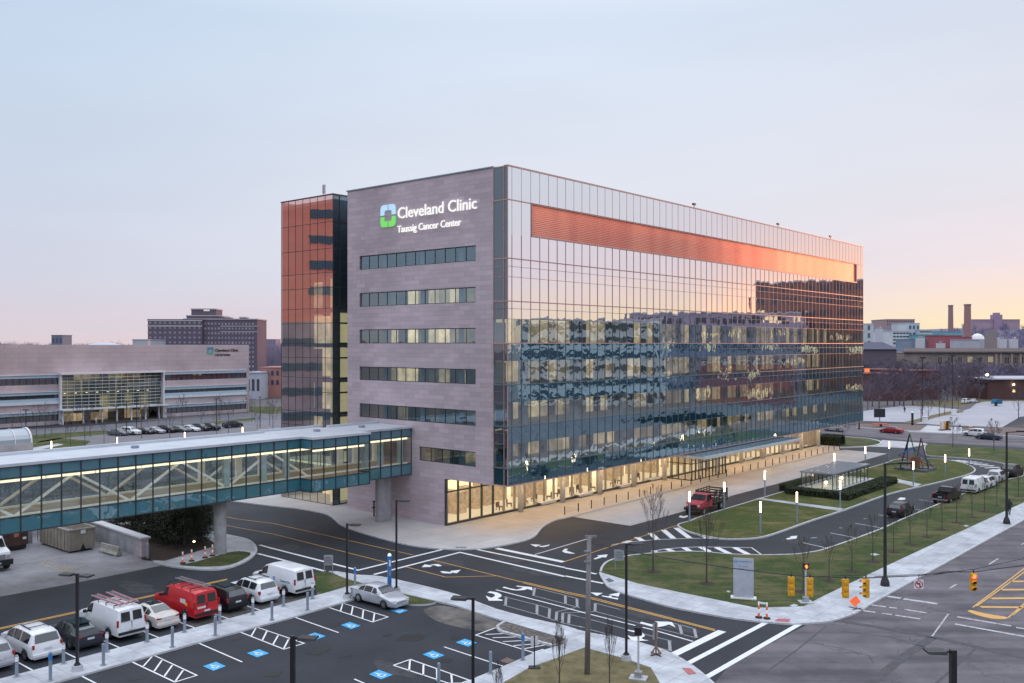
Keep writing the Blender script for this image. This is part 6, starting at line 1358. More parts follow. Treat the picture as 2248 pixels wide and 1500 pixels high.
def leafbox(name, lb, cat, x0, x1, y0, y1, z0, z1, n, m, fr, sz=.09, grp=None, core=True, rnd=random.Random(4)):
    o = empty(name, fr(Vector(((x0+x1)/2, (y0+y1)/2, z0))), ANG, lb, cat, grp); hx, hy, hz = (x1-x0)/2, (y1-y0)/2, z1-z0
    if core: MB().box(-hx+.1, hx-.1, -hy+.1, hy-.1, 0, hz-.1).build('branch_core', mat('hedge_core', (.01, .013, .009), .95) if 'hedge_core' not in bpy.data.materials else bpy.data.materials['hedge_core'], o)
    g = MB()
    for _ in range(n):
        f = rnd.random(); x, y, z = rnd.uniform(-hx, hx), rnd.uniform(-hy, hy), rnd.uniform(0, hz)
        if f < .4: z = hz-abs(rnd.gauss(0, .06))+.03
        elif f < .7: y = -hy+rnd.gauss(0, .05)
        elif f < .8: y = hy
        elif f < .92: x = -hx+rnd.gauss(0, .05)
        c = Vector((x, y, z)); u_ = Vector((rnd.gauss(0, 1), rnd.gauss(0, 1), rnd.gauss(0, 1))).normalized(); v_ = u_.orthogonal().normalized(); s = sz*rnd.uniform(.6, 1.5)
        g.quad(c-u_*s-v_*s*.6, c+u_*s-v_*s*.6, c+u_*s+v_*s*.6, c-u_*s+v_*s*.6)
    g.build('foliage', m, o); return o
for nm, x0, x1, y0, y1, lb in (('hedge', 43.2, 61.8, -18.3, -16.4, 'long dark hedge on the loop side of the skylight'), ('hedge', 43.2, 44.8, -16.3, -10.2, 'short dark hedge at the near end of the skylight'), ('hedge', 45, 61.8, -10.1, -8.6, 'long dark hedge on the building side of the skylight')):
    leafbox(nm, lb, 'hedge', x0, x1, y0, y1, .13, .95, 9000 if x1-x0 > 5 else 3000, leaf, lambda p: L(p.x, p.y, p.z), .085, 'clipped hedges round the skylight')
leafbox('hedge', 'dark hedge block at the far end of the building', 'hedge', 101.8, 106.5, 5.5, 9, .13, 1.8, 3500, leaf, lambda p: L(p.x, p.y, p.z), .12)
# steel beam sculpture
sc = empty('beam_sculpture', D(2009, 1032, 140), 0, 'open sculpture of coloured steel beams forming peaked frames on a grey slab', 'sculpture'); s0 = sc.location.copy(); s0.z = 0; sc.location = s0
def sp(x, y, d): return D(1848+x/5.62, 860+y/5.62, d)-s0
cols = {'black': M['black'], 'blue': mat('beam_blue', (.02, .09, .28), .4), 'red': mat('beam_red', (.2, .02, .03), .4), 'purple': mat('beam_purple', (.16, .06, .32), .4), 'green': mat('beam_green', (.02, .16, .05), .4), 'salmon': mat('beam_salmon', (.28, .10, .08), .5)}
for a_, b_, c_, w_ in (((720, 940, 139), (838, 520, 140), 'black', .14), ((838, 520, 140), (955, 960, 139), 'green', .12), ((805, 940, 143), (810, 650, 141.5), 'purple', .13), ((700, 780, 139), (880, 692, 139.5), 'blue', .15), ((880, 692, 139.5), (1135, 935, 139), 'blue', .15), ((700, 785, 139), (1115, 915, 139), 'red', .12),
                      ((978, 575, 141), (1072, 955, 139), 'black', .14), ((978, 575, 141), (945, 735, 141.5), 'red', .14), ((945, 735, 141.5), (1003, 945, 140), 'red', .12), ((978, 575, 141), (930, 800, 142), 'black', .1), ((838, 520, 140), (795, 720, 142), 'black', .14), ((720, 940, 139), (820, 945, 143), 'black', .15), ((955, 950, 139), (1072, 955, 139), 'black', .15)):
    MB().bar(sp(*a_), sp(*b_), w_).build('beam', cols[c_], sc)
g = sp(905, 955, 140); MB().box(g.x-.7, g.x+.7, g.y-.1, g.y+.1, .3, 2.2).build('panel', cols['salmon'], sc)
MB().prism([G(u, v, .13)-s0 for u, v in zr([(1238, 628), (1330, 612), (1565, 626), (1480, 655)])], .13, .4).build('slab', mat('sculpture_slab', (.10, .11, .13), .8), sc)
# --- people (small, at distance)
def person(name, loc, rz, lb, coat, legs, stride=.25, h=1.75, bag=False):
    o = empty(name, loc, rz, lb, 'person'); me = bpy.data.meshes.new('body'); s = h/1.75
    V = [(0, 0, .95), (0, 0, 1.2), (0, .01, 1.42), (0, .02, 1.53), (0, .03, 1.66), (.09, 0, .9), (.1, -stride*.4, .5), (.1, -stride, .08), (.1, -stride+.16, .04), (-.09, 0, .9), (-.1, stride*.5, .5), (-.1, stride*.9, .08), (-.1, stride*.9+.14, .04), (.2, 0, 1.4), (.26, stride*.4, 1.12), (.25, stride*.8, .88), (-.2, 0, 1.4), (-.26, -stride*.4, 1.12), (-.25, -stride*.6, .88)]
    E = [(0, 1), (1, 2), (2, 3), (3, 4), (0, 5), (5, 6), (6, 7), (7, 8), (0, 9), (9, 10), (10, 11), (11, 12), (2, 13), (13, 14), (14, 15), (2, 16), (16, 17), (17, 18)]
    rad = [.15, .15, .16, .06, .10, .1, .075, .05, .045, .1, .075, .05, .045, .07, .055, .04, .07, .055, .04]
    me.from_pydata([tuple(Vector(v)*s) for v in V], E, []); b = bpy.data.objects.new('body', me); COL.objects.link(b); b.parent = o
    md = b.modifiers.new('skin', 'SKIN'); me.skin_vertices.new() if not me.skin_vertices else None
    for i, r_ in enumerate(rad): me.skin_vertices[0].data[i].radius = (r_*s, r_*s*.85)
    me.skin_vertices[0].data[0].use_root = True
    b.modifiers.new('sub', 'SUBSURF').levels = 1; b.modifiers[-1].render_levels = 1
    me.materials.append(coat)
    MB().lathe((0, .03*s, 1.55*s), [(.04, 0), (.10, .06), (.11, .14), (.07, .22), (.01, .24)], 10).build('hair', M['black'], o, True)
    MB().lathe((0, -.0, .62*s), [(.20, 0), (.19, .3), (.2, .5), (.16, .8), (.07, .87)], 10).build('coat', coat, o, True)
    if bag: MB().box(.25, .36, -.2, .15, .55, .9).build('bag', M['black'], o)
    return o
dk = mat('dark_clothing', (.02, .02, .026), .8); pk = mat('pale_clothing', (.5, .48, .5), .8)
person('person', G(2216, 1130, .12), R(140), 'person in dark coat walking on the avenue sidewalk behind the tall lamp', dk, dk, .3, bag=True)
person('person', G(1986, 906, .05), R(100), 'person in dark coat crossing the far empty lot', dk, dk, .3)
e1, e2 = G(211, 931), G(307, 922)
person('person', e1, R(30), 'person in pale clothing at the left of the eye clinic entrance', pk, dk, .25); person('person', e2, R(200), 'person in pale top standing right of the eye clinic entrance', pk, dk, .15)
# domed canopy far left, message board trailer, kiosks
o = empty('domed_canopy', G(20, 1004, .1), ANG, 'barrel vaulted glass canopy on a pale wall at the left edge', 'canopy')
g = MB(); n = 10; fr = MB()
for k in range(n):
    t0, t1 = math.pi*k/n, math.pi*(k+1)/n; y0, z0, y1, z1 = 2.6*math.cos(t0), 2.4+2.4*math.sin(t0), 2.6*math.cos(t1), 2.4+2.4*math.sin(t1)
    g.quad((-14, y0, z0), (2.6, y0, z0), (2.6, y1, z1), (-14, y1, z1))
    for x in (-12, -9, -6, -3, 0, 2.6): fr.bar((x, y0, z0+.03), (x, y1, z1+.03), .12 if x < 2 else .3)
g.build('vault_glass', glassmat('vault_glass', None, .15, wob=0, opaque=(.34, .42, .48)), o); fr.build('frame', M['white'], o); MB().box(-14, 2.8, -2.8, 2.8, 0, 2.4).build('wall', M['conc'], o)
tr = empty('message_board_trailer', G(1931, 937, .08), R(10), 'dark message board on an orange trailer beside the far street', 'message board'); MB().box(-1.4, 1.4, -.08, .08, 2.2, 4.2).build('display', M['dark'], tr); MB().box(-.1, .1, -.1, .1, .6, 2.2).build('mast', M['galv'], tr); MB().box(-1.9, 1.9, -.5, .5, .5, .7).build('trailer_frame', M['orange'], tr); MB().tube((0, -.6, .33), (0, -.45, .33), .33, n=14).build('wheel', M['rubber'], tr)
for u, v, lb in ((2069, 945, 'white and yellow striped barricade at the far driveway'), (2079, 944, 'black and yellow striped barricade at the far driveway')):
    o = empty('barricade', G(u, v, .02), R(20), lb, 'barricade', 'striped barricades at the far driveway'); MB().box(-.7, .7, -.1, .1, .2, 2.0).build('panel', M['plate'] if 'white' in lb else M['black'], o); MB().box(-.68, -.4, -.14, -.1, .2, 2.).box(.3, .6, -.14, -.1, .2, 2.).build('stripe', M['sigyel'], o); MB().box(-.8, .8, -.4, .4, 0, .2).build('base', M['black'], o)
o = empty('info_pillar', G(2003, 934, .05), 0, 'black slim information pillar with small light beside the far lot', 'pillar'); MB().box(-.2, .2, -.2, .2, 0, 3.0).build('post', M['black'], o); MB().box(-.15, .15, -.15, .15, 3.0, 3.25).build('beacon', emitmat('teal_beacon', (.4, .9, .8), 1.2), o)
o = empty('info_pillar', G(1886, 942, .1), 0, 'black slim post at the street edge beside the clinic end', 'pillar'); MB().lathe((0, 0, 0), [(.3, 0), (.16, .5), (.14, 3.), (.2, 3.1)], 10).build('post', M['black'], o); MB().lathe((0, 0, 3.1), [(.22, 0), (.05, .2)], 10).build('cap', M['black'], o)
o = empty('bus_shelter', G(2188, 891, .02), R(20), 'small teal blue shelter in the far lot', 'shelter'); MB().add([(-1.6, -.9, .6), (1.4, -.9, .6), (1.4, .9, .6), (-1.6, .9, .6), (-.8, -.9, 2.1), (1.4, -.9, 2.0), (1.4, .9, 2.0), (-.8, .9, 2.1)], [(0, 1, 5, 4), (1, 2, 6, 5), (2, 3, 7, 6), (3, 0, 4, 7), (4, 5, 6, 7)]).build('canopy', mat('teal_canvas', (.01, .13, .25), .6), o); MB().box(-1.9, -1.2, -1.4, -.9, 0, 1.3).build('kiosk', M['black'], o)
for k, (u, v, h, lb) in enumerate(((2031, 930, 1.6, 'near the gravel verge'), (2094, 912, 1.5, 'by the middle verge of the lots'))):
    o = empty('stone_pier', G(u, v, .05), 0, 'short white masonry pier '+lb, 'pier', 'white piers in the far lot'); MB().box(-.5, .5, -.5, .5, 0, h).build('shaft', M['white'], o); MB().box(-.6, .6, -.6, .6, h, h+.15).build('cap', M['white'], o)
o = empty('traffic_barrel', G(2131, 945, .05), 0, 'orange and white traffic barrel beside the far driveway', 'barrel')
for j in range(4): MB().lathe((0, 0, .28*j), [(.35, 0), (.33, .28)], 12).build('stripe', M['orange'] if j % 2 == 0 else M['white'], o)
# ============================ TREES ============================
def hazed(name, col, haze, f, **k):   # lilac evening haze mixed into the base colour of far things
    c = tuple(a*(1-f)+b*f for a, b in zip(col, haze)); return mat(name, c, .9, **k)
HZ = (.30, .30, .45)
RM = [.006]
def grow(mb, rnd, p, d, ln, r, lev, maxlev, spread, up, ch=(2, 3), n0=5):
    r = max(r, RM[0])
    q = p+d*ln; n = 5 if lev == 0 else (4 if lev < 2 else 3)
    mb.tube(p, q, r, r*.72, n, cap=False)
    if lev >= maxlev: return
    for i in range(rnd.randint(*ch)):
        a = Vector((rnd.gauss(0, 1), rnd.gauss(0, 1), rnd.gauss(0, .6))).normalized()
        nd = (d+a*spread+Vector((0, 0, up))).normalized()
        grow(mb, rnd, p+d*ln*rnd.uniform(.55, 1.) if i else q, nd, ln*rnd.uniform(.62, .85), r*rnd.uniform(.45, .62), lev+1, maxlev, spread, up, ch)
def baretree(name, seed, H_, rt, lev, spread, up, ch, trunk=.32, m=None, nb=9, tw=.012, mulch=False, mc=None):
    rnd = random.Random(seed); o = empty(name); o['category'] = 'tree'
    t_ = MB(); t_.tube((0, 0, -.05), (0, 0, H_*trunk), rt, rt*.8, 7, cap=False); t_.tube((0, 0, H_*trunk), (0, 0, H_*.86), rt*.8, rt*.15, 6, cap=False); t_.build('trunk', m or M['bark'], o)
    RM[0] = H_*{'young_tree': .0016, 'bare_tree': .0008, 'street_tree': .0010, 'lot_tree': .0022, 'wood_tree': .0026, 'lot_sapling': .0018}.get(name, .002)
    c = MB()
    for i in range(nb):
        z = H_*(trunk+(.92-trunk)*(i/nb)**1.1); a = i*2.4+rnd.uniform(-.4, .4); f = 1-.62*(i/nb)
        d = Vector((math.cos(a)*spread*1.4, math.sin(a)*spread*1.4, up+.55)).normalized()
        grow(c, rnd, Vector((0, 0, z)), d, H_*.20*f, max(tw, rt*.34*f), 1, lev, spread*.9, up, ch)
    c.build('crown', mc or m or M['bark'], o)
    if mulch: MB().lathe((0, 0, 0), [(.62, 0), (.4, .05), (.02, .08)], 12).build('mulch_ring', M['mulch'], o)
    return o
# young trees along the big lawn
yt = [baretree('young_tree', s, 3.9, .045, 4, .42, .55, (2, 3), .36, nb=10, mulch=True, tw=.010) for s in (1, 2, 3)]
bases = zs([(740, 715), (915, 642), (1075, 570), (1235, 495), (1360, 435), (1490, 380), (1605, 325), (1717, 270), (1835, 230), (1930, 185), (2025, 140), (2190, 70)])
for k, (u, v) in enumerate(bases):
    place(yt[k % 3], k < 3, G(u, v, .13), k*1.3, 'slim bare young tree on the lawn along the avenue, %s from the crossing' % ORD[k], 'young trees along the avenue lawn', .9+.15*((k*7) % 5)/5)
mt_ = [baretree('bare_tree', s, h, .08, 5, .42, .6, (2, 3), .28, nb=12, mulch=True, tw=.014) for s, h in ((11, 6.9), (12, 6.3))]
place(mt_[0], True, G(*zc([(815, 648)])[0], .13), 0, 'larger bare tree on the left part of the lawn, left of the pair', 'larger bare trees on the lawn'); place(mt_[1], True, G(*zc([(1225, 735)])[0], .13), 0, 'larger bare tree left of the monument sign, right of the pair', 'larger bare trees on the lawn')
o = copy_tree(yt[1]); place(o, True, G(*zc([(1965, 800)])[0], .13), 2., 'slim bare young tree right behind the orange hand signal', 'young trees along the avenue lawn', 1.05)
ct = [baretree('street_tree', s, 4.0, .05, 5, .30, .80, (2, 3), .26, nb=15, tw=.009) for s in (21, 22, 23)]
for k, (x, d, zt, lb) in enumerate(((1338, 51.5, 1374, 'bare upright tree on the corner lawn between the wooden pole and the black lamp'), (1228, 50, 1380, 'bare upright tree on the corner lawn left of the wooden pole'), (1094, 47.5, 1465, 'bare shrub-like tree at the bottom edge by the diagonal sidewalk'))):
    h = HH-(zt-HY)*d/FL; p = D(x, zt, d); place(ct[k], True, (p.x, p.y, .1), k, lb, None, h/4.0)
# far street trees and lot trees (right)
bt = [baretree('lot_tree', s, 7.5, .12, 5, .55, .35, (2, 3), .25, nb=12, tw=.022, m=hazed('hazy_bark', (.10, .075, .08), HZ, .12)) for s in (31, 32, 33)]
spots = [(2092, 984, 5.5, 'bare tree on the lawn behind the sculpture'), (2182, 991, 5.5, 'bare tree on the north lawn near the right edge'), (1850, 970, 4.5, 'slim bare tree on the small lawn at the clinic end'),
         (2022, 926, 7.5, 'bare tree beside the pole in the gravel verge'), (2038, 922, 6, 'bare tree right of the verge pole'), (2062, 915, 6.5, 'bare tree in the middle verge, left'), (2074, 910, 6.5, 'bare tree in the middle verge, centre'), (2090, 905, 7, 'bare tree in the middle verge, right'), (2104, 900, 6.5, 'bare tree at the upper end of the middle verge'), (2236, 921, 8, 'wide bare tree at the right edge by the pale lot'), (2150, 884, 8, 'bare tree at the back of the pale lot'), (2118, 888, 8, 'bare tree in the dry grass behind the lots')]
for k, (u, v, h, lb) in enumerate(spots): place(bt[k % 3], k < 3, G(u, v, .05), k*1.7, lb, 'bare trees around the far lots', h/7.5)
wt_ = [baretree('wood_tree', s, 12., .24, 6, .75, .28, (2, 3), .2, nb=13, tw=.07, m=hazed('wood_bark', (.07, .05, .06), HZ, .14), mc=hazed('wood_twigs', (.12, .085, .105), HZ, .16)) for s in (41, 42, 43)]
rnd = random.Random(8); k = 0
for (u, v, h) in [(1905, 900, 8), (1930, 896, 11), (1963, 893, 14), (1984, 893, 14), (2004, 889, 11), (1948, 891, 11), (1915, 892, 10), (1975, 889, 10), (2100, 880, 11), (2122, 876, 12), (2080, 884, 12), (2062, 890, 11), (2140, 872, 13), (2020, 872, 11), (2046, 886, 10), (2112, 878, 12), (2090, 870, 13), (2150, 878, 13), (2134, 870, 12), (1900, 866, 13), (1925, 864, 13), (1950, 862, 13), (1975, 862, 13), (2000, 864, 12), (2022, 866, 13), (2226, 864, 11), (2200, 862, 11)]:
    place(wt_[k % 3], k < 3, G(u, v, 0), k*2.1, 'spreading bare tree among the brick buildings beyond the lots, %s' % ('clump near the clinic end' if u < 2000 else 'clump in the centre' if u < 2110 else 'clump on the right'), 'bare trees %s' % ('near the clinic end' if u < 2000 else 'in the centre' if u < 2110 else 'on the right'), h/12.*1.0); k += 1
# trees in the eye clinic grounds
et = [baretree('lot_sapling', s, 6.5, .07, 4, .5, .5, (2, 3), .3, nb=10, tw=.02, m=hazed('sapling_bark', (.09, .075, .08), HZ, .1)) for s in (51, 52, 53)]
k = 0
for (x, y) in [(95, 1090), (165, 1100), (280, 1080), (345, 1090), (395, 1060), (505, 1120), (590, 1010), (690, 1080), (797, 1130), (540, 1175), (650, 1165), (1085, 1090), (1130, 985), (1212, 940), (1300, 1110), (1395, 985), (1540, 1010), (1660, 1060), (1680, 950), (1750, 1060), (1970, 1070), (1930, 960), (2065, 990), (2090, 1060), (1215, 985), (1895, 900)]:
    place(et[k % 3], k < 3, G(x/3.489, 650+y/3.489, 0), k*1.9, 'thin bare sapling in the eye clinic grounds seen over the footbridge', 'thin saplings in the eye clinic grounds', .8+.1*(k % 4)); k += 1
lp = empty('lot_lamp', (0, 0, 0)); lp['category'] = 'lamp post'; MB().tube((0, 0, 0), (0, 0, 8), .09, n=6).build('pole', M['dark'], lp); MB().box(-.6, .6, -.15, .15, 7.9, 8.1).build('lamp_head', M['dark'], lp)
for k, (u, v) in enumerate(((57, 985), (255, 972), (278, 957), (475, 946), (571, 940), (300, 945))): place(lp, k == 0, G(u, v, 0), .4*k, 'thin dark lamp post in the eye clinic lot', 'thin lamp posts in the eye clinic lot', .9)
for k, (u, v, h) in enumerate(((2025, 927, 16), (2091, 900, 16), (2150, 872, 14), (2064, 880, 13))): place(lp, False, G(u, v, 0), 0, 'tall dark pole by the far lots, %s from the left' % ORD[k], 'tall dark poles by the far lots', (1.2, 1.2, h/8.))
# evergreen mass under the bridge
def evergreen(name, loc, h, w, seed, lb):
    o = empty(name, loc, 0, lb, 'tree', 'dark evergreens by the footbridge'); r_ = random.Random(seed)
    MB().tube((0, 0, 0), (0, 0, h*.8), .16, .05, 7).build('trunk', M['bark'], o); c = MB()
    for b_ in range(170):
        z = h*(.06+.9*r_.random()**.8); rad = w*(1-(z/h)**2.2)**.5*(.55+.5*r_.random()); a = r_.uniform(0, 6.283); ce = Vector((math.cos(a)*rad, math.sin(a)*rad, z))
        c.tube(Vector((0, 0, z*.9)), ce, .025, .01, 3, cap=False)
        for _ in range(75):
            p = ce+Vector((r_.gauss(0, .28), r_.gauss(0, .28), r_.gauss(0, .2))); u_ = Vector((r_.gauss(0, 1), r_.gauss(0, 1), r_.gauss(0, 1))).normalized(); v_ = u_.orthogonal().normalized(); s = r_.uniform(.03, .08)
            c.quad(p-u_*s-v_*s*.5, p+u_*s-v_*s*.5, p+u_*s+v_*s*.5, p-u_*s+v_*s*.5)
    c.build('crown', mat('evergreen_leaf', (.010, .016, .009), .8, var=.5, scale=1.5, c2=(.035, .045, .022)) if 'evergreen_leaf' not in bpy.data.materials else bpy.data.materials['evergreen_leaf'], o)
for k, (u, v, h, w, lb) in enumerate(((405, 1196, 4.3, 2.3, 'dark evergreen tree beside the mulch bed, nearest the bridge column'), (362, 1186, 4.6, 2.4, 'dark evergreen tree in the middle of the clump under the footbridge'), (322, 1172, 4.6, 2.4, 'dark evergreen tree behind the end of the retaining wall'), (425, 1170, 4.6, 2.2, 'dark evergreen tree at the back of the clump'), (290, 1160, 4.5, 2.3, 'dark evergreen tree deepest under the footbridge'), (375, 1160, 4.6, 2.3, 'dark evergreen tree hidden in the centre of the clump'))):
    evergreen('evergreen_tree', G(u, v, .1), h, w, 60+k, lb)
# ============================ FAR BUILDINGS ============================
def fbox(name, u0, u1, vt, d, dep, col, lb, cat='building', haze=.0, rows=0, cols=0, wcol=(.06, .06, .08), rz=0., vb=None, roofc=None, wfrac=(.5, .5), bands=(), z0=0., mw=None, ribbon=False, lit=0.):
    x0, x1 = (u0-CX)*d/FL, (u1-CX)*d/FL; zt = HH-(vt-HY)*d/FL
    o = empty(name, ((x0+x1)/2, d, 0), rz, lb, cat); w_ = (x1-x0)/2
    wm = mw or hazed(name+'_wall', col, HZ, haze, var=.12, scale=.15); MB().box(-w_, w_, 0, dep, z0, zt).build('wall', wm, o)
    rm = hazed(name+'_roof', roofc or tuple(c*.8 for c in col), HZ, haze); MB().box(-w_-.2, w_+.2, -.2, dep+.2, zt, zt+max(.4, zt*.015)).build('roof', rm, o)
    if rows:
        gm = hazed(name+'_window', wcol, HZ, haze*.8, var=.5, scale=.4); zb_ = max(1., z0) if vb is None else HH-(vb-HY)*d/FL
        fh = (zt-zb_)/rows; proto = None; cnt = 0; cw = 2*w_/cols; st_ = MB(); rr = random.Random(len(name)+rows)
        lm = emitmat(name+'_lit_window', (.9, .7, .4), .6) if lit else None
        for i in range(rows):
            for j in range(cols):
                xx = -w_+cw*(j+.5); zz = zb_+fh*(i+.25); 
                if ribbon and j: continue
                ww = w_*.94 if ribbon else cw*wfrac[0]/2; xx = 0 if ribbon else xx
                if cnt < 100:
                    q_ = MB().box(-ww, ww, -.12, .05, 0, fh*wfrac[1]).build('window', gm, o, loc=(xx, 0, zz)) if proto is None else None
                    if proto is None: proto = q_
                    else: q_ = proto.copy(); COL.objects.link(q_); q_.location = (xx, 0, zz)
                    if lm and rr.random() < lit: q_.data = q_.data.copy(); q_.data.materials.clear(); q_.data.materials.append(lm)
                else: st_.box(xx-ww, xx+ww, -.12, .05, zz, zz+fh*wfrac[1])
                cnt += 1
        if st_.v: s_ = st_.build('window_grid', gm, o); s_['kind'] = 'stuff'
    for vv in bands:
        z = HH-(vv-HY)*d/FL; MB().box(-w_-.15, w_+.15, -.3, .0, z-.3, z+.3).build('cornice', hazed(name+'_trim', (.45, .42, .42), HZ, haze), o)
    return o
# left skyline
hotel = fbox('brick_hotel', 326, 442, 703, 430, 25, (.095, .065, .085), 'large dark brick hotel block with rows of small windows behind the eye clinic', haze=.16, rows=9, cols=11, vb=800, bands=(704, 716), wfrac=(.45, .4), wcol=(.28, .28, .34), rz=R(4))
hx = hotel.matrix_world
hb = hotel; 
wm = bpy.data.materials['brick_hotel_wall']; X = lambda u, d=430: (u-CX)*d/FL-hotel.location.x
for (u0, u1, vt, y0, y1) in ((400, 560, 701.5, 2, 24), (414, 468, 679, 4, 16), (405, 480, 694, 3, 18), (468, 494, 697, 6, 14), (517, 531, 697, 6, 12)):
    zt = HH-(vt-HY)*430/FL; MB().box(X(u0), X(u1), y0, y1, 0 if u1 == 560 else 30, zt).build('wing' if u1 == 560 else 'roof_tower', wm, hotel)
    MB().box(X(u0)-.3, X(u1)+.3, y0-.3, y1+.3, zt, zt+.5).build('cornice', bpy.data.materials['brick_hotel_trim'], hotel)
gm = bpy.data.materials['brick_hotel_window']; st_ = MB()
for i in range(13):
    for j in range(15):
        xx = X(447+j*7.4); zz = 1+i*2.25+.5; st_.box(xx-.4, xx+.4, 1.85, 2.02, zz, zz+1.0)
s_ = st_.build('window_grid', gm, hotel); s_['kind'] = 'stuff'
for vv in (716, 728.5): z = HH-(vv-HY)*430/FL; MB().box(X(480), X(560), 1.7, 2., z-.2, z+.2).build('cornice', bpy.data.materials['brick_hotel_trim'], hotel)
MB().box(X(441), X(454), 3.8, 3.95, HH-(682-HY)*430/FL-.1, HH-(680.5-HY)*430/FL+.4).build('rooftop_sign', emitmat('rooftop_sign', (.9, .9, .85), .7), hotel)
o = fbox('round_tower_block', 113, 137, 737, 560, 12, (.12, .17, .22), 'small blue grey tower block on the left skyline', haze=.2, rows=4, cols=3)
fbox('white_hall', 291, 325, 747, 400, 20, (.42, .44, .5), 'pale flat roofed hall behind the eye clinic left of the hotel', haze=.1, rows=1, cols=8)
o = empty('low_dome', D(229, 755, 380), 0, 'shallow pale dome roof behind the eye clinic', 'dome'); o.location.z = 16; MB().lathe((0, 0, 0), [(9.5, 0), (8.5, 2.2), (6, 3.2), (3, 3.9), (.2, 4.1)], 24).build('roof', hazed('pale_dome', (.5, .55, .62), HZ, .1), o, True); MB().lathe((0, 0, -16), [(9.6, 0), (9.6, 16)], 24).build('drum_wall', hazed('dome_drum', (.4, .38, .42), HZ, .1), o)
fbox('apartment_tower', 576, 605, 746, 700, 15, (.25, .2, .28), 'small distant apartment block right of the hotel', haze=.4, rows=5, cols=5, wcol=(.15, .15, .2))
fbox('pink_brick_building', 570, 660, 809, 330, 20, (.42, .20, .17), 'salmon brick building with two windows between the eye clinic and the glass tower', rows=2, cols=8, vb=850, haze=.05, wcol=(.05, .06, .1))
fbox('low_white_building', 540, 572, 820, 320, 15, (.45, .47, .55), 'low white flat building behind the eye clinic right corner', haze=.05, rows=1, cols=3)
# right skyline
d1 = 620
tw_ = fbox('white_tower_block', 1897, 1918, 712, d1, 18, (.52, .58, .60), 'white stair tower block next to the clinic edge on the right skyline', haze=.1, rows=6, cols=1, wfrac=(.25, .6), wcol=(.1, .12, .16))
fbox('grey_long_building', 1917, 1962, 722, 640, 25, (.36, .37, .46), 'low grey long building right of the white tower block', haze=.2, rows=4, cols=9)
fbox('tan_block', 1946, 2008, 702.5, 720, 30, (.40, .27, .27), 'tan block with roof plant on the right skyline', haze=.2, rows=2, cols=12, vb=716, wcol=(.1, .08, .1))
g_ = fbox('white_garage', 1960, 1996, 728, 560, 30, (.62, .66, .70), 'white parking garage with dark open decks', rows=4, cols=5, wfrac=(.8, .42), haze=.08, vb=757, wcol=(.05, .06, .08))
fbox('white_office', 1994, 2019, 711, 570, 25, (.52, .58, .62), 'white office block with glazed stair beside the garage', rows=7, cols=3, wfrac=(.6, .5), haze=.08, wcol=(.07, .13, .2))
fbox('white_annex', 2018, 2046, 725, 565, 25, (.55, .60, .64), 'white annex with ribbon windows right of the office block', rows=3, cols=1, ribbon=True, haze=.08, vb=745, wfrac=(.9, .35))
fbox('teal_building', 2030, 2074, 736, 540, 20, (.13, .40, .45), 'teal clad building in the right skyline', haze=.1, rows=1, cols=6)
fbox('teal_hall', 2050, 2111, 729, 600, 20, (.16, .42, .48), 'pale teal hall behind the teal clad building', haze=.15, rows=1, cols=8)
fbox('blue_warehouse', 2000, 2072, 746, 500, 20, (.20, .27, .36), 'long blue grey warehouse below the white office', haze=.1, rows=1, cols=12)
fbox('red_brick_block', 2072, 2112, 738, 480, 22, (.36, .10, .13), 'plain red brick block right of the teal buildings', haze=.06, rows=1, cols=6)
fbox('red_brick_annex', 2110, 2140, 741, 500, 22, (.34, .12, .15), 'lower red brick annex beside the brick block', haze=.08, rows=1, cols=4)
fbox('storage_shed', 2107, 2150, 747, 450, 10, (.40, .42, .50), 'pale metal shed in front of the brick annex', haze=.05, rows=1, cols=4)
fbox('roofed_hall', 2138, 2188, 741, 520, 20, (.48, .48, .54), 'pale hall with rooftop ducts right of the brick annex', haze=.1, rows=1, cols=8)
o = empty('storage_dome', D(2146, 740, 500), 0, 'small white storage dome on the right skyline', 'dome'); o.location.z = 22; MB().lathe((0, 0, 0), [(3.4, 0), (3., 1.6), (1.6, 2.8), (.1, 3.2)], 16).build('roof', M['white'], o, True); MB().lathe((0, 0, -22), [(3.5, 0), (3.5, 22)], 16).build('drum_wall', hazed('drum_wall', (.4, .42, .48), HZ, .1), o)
for k, (u, vt, d, w_, lb) in enumerate(((2087, 670, 620, 4.2, 'slim brick smokestack, left of the tall pair'), (2124, 668, 560, 5.2, 'thicker brick smokestack, right of the tall pair'), (2175, 725, 460, 6, 'short stout tan chimney above the classical building'))):
    x = (u-CX)*d/FL; zt = HH-(vt-HY)*d/FL; o = empty('smokestack', (x, d, 0), 0, lb, 'chimney'); MB().tube((0, 0, 0), (0, 0, zt), w_*.5 if k < 2 else w_/2, w_*.36 if k < 2 else w_/2, 14 if k < 2 else 4).build('shaft', hazed('stack_brick_%d' % k, ((.30, .17, .17), (.32, .17, .16), (.26, .22, .21))[k], HZ, .12, var=.15), o); MB().tube((0, 0, zt-.8), (0, 0, zt), w_*.4, w_*.42, 14 if k < 2 else 4).build('rim', hazed('stack_rim_%d' % k, (.3, .18, .18), HZ, .15), o)
for k, (u, v) in enumerate(((2020, 747), (2065, 758), (2120, 760), (2200, 748), (2225, 748), (2185, 745), (2160, 748), (1930, 726), (2010, 757), (2090, 756))):
    o = empty('rooftop_unit', D(u, v, 470+8*k), 0, 'white rooftop plant unit on the right skyline, %s in the row' % ORD[k], 'rooftop unit', 'rooftop plant units'); MB().box(-2., 2., -1, 1, -12, 1.).build('housing', hazed('unit_white', (.55, .57, .62), HZ, .08) if k == 0 else bpy.data.materials['unit_white'], o); MB().tube((0, 0, 1.2), (0, 0, 2.), .8, n=10).build('vent', M['galv'], o)
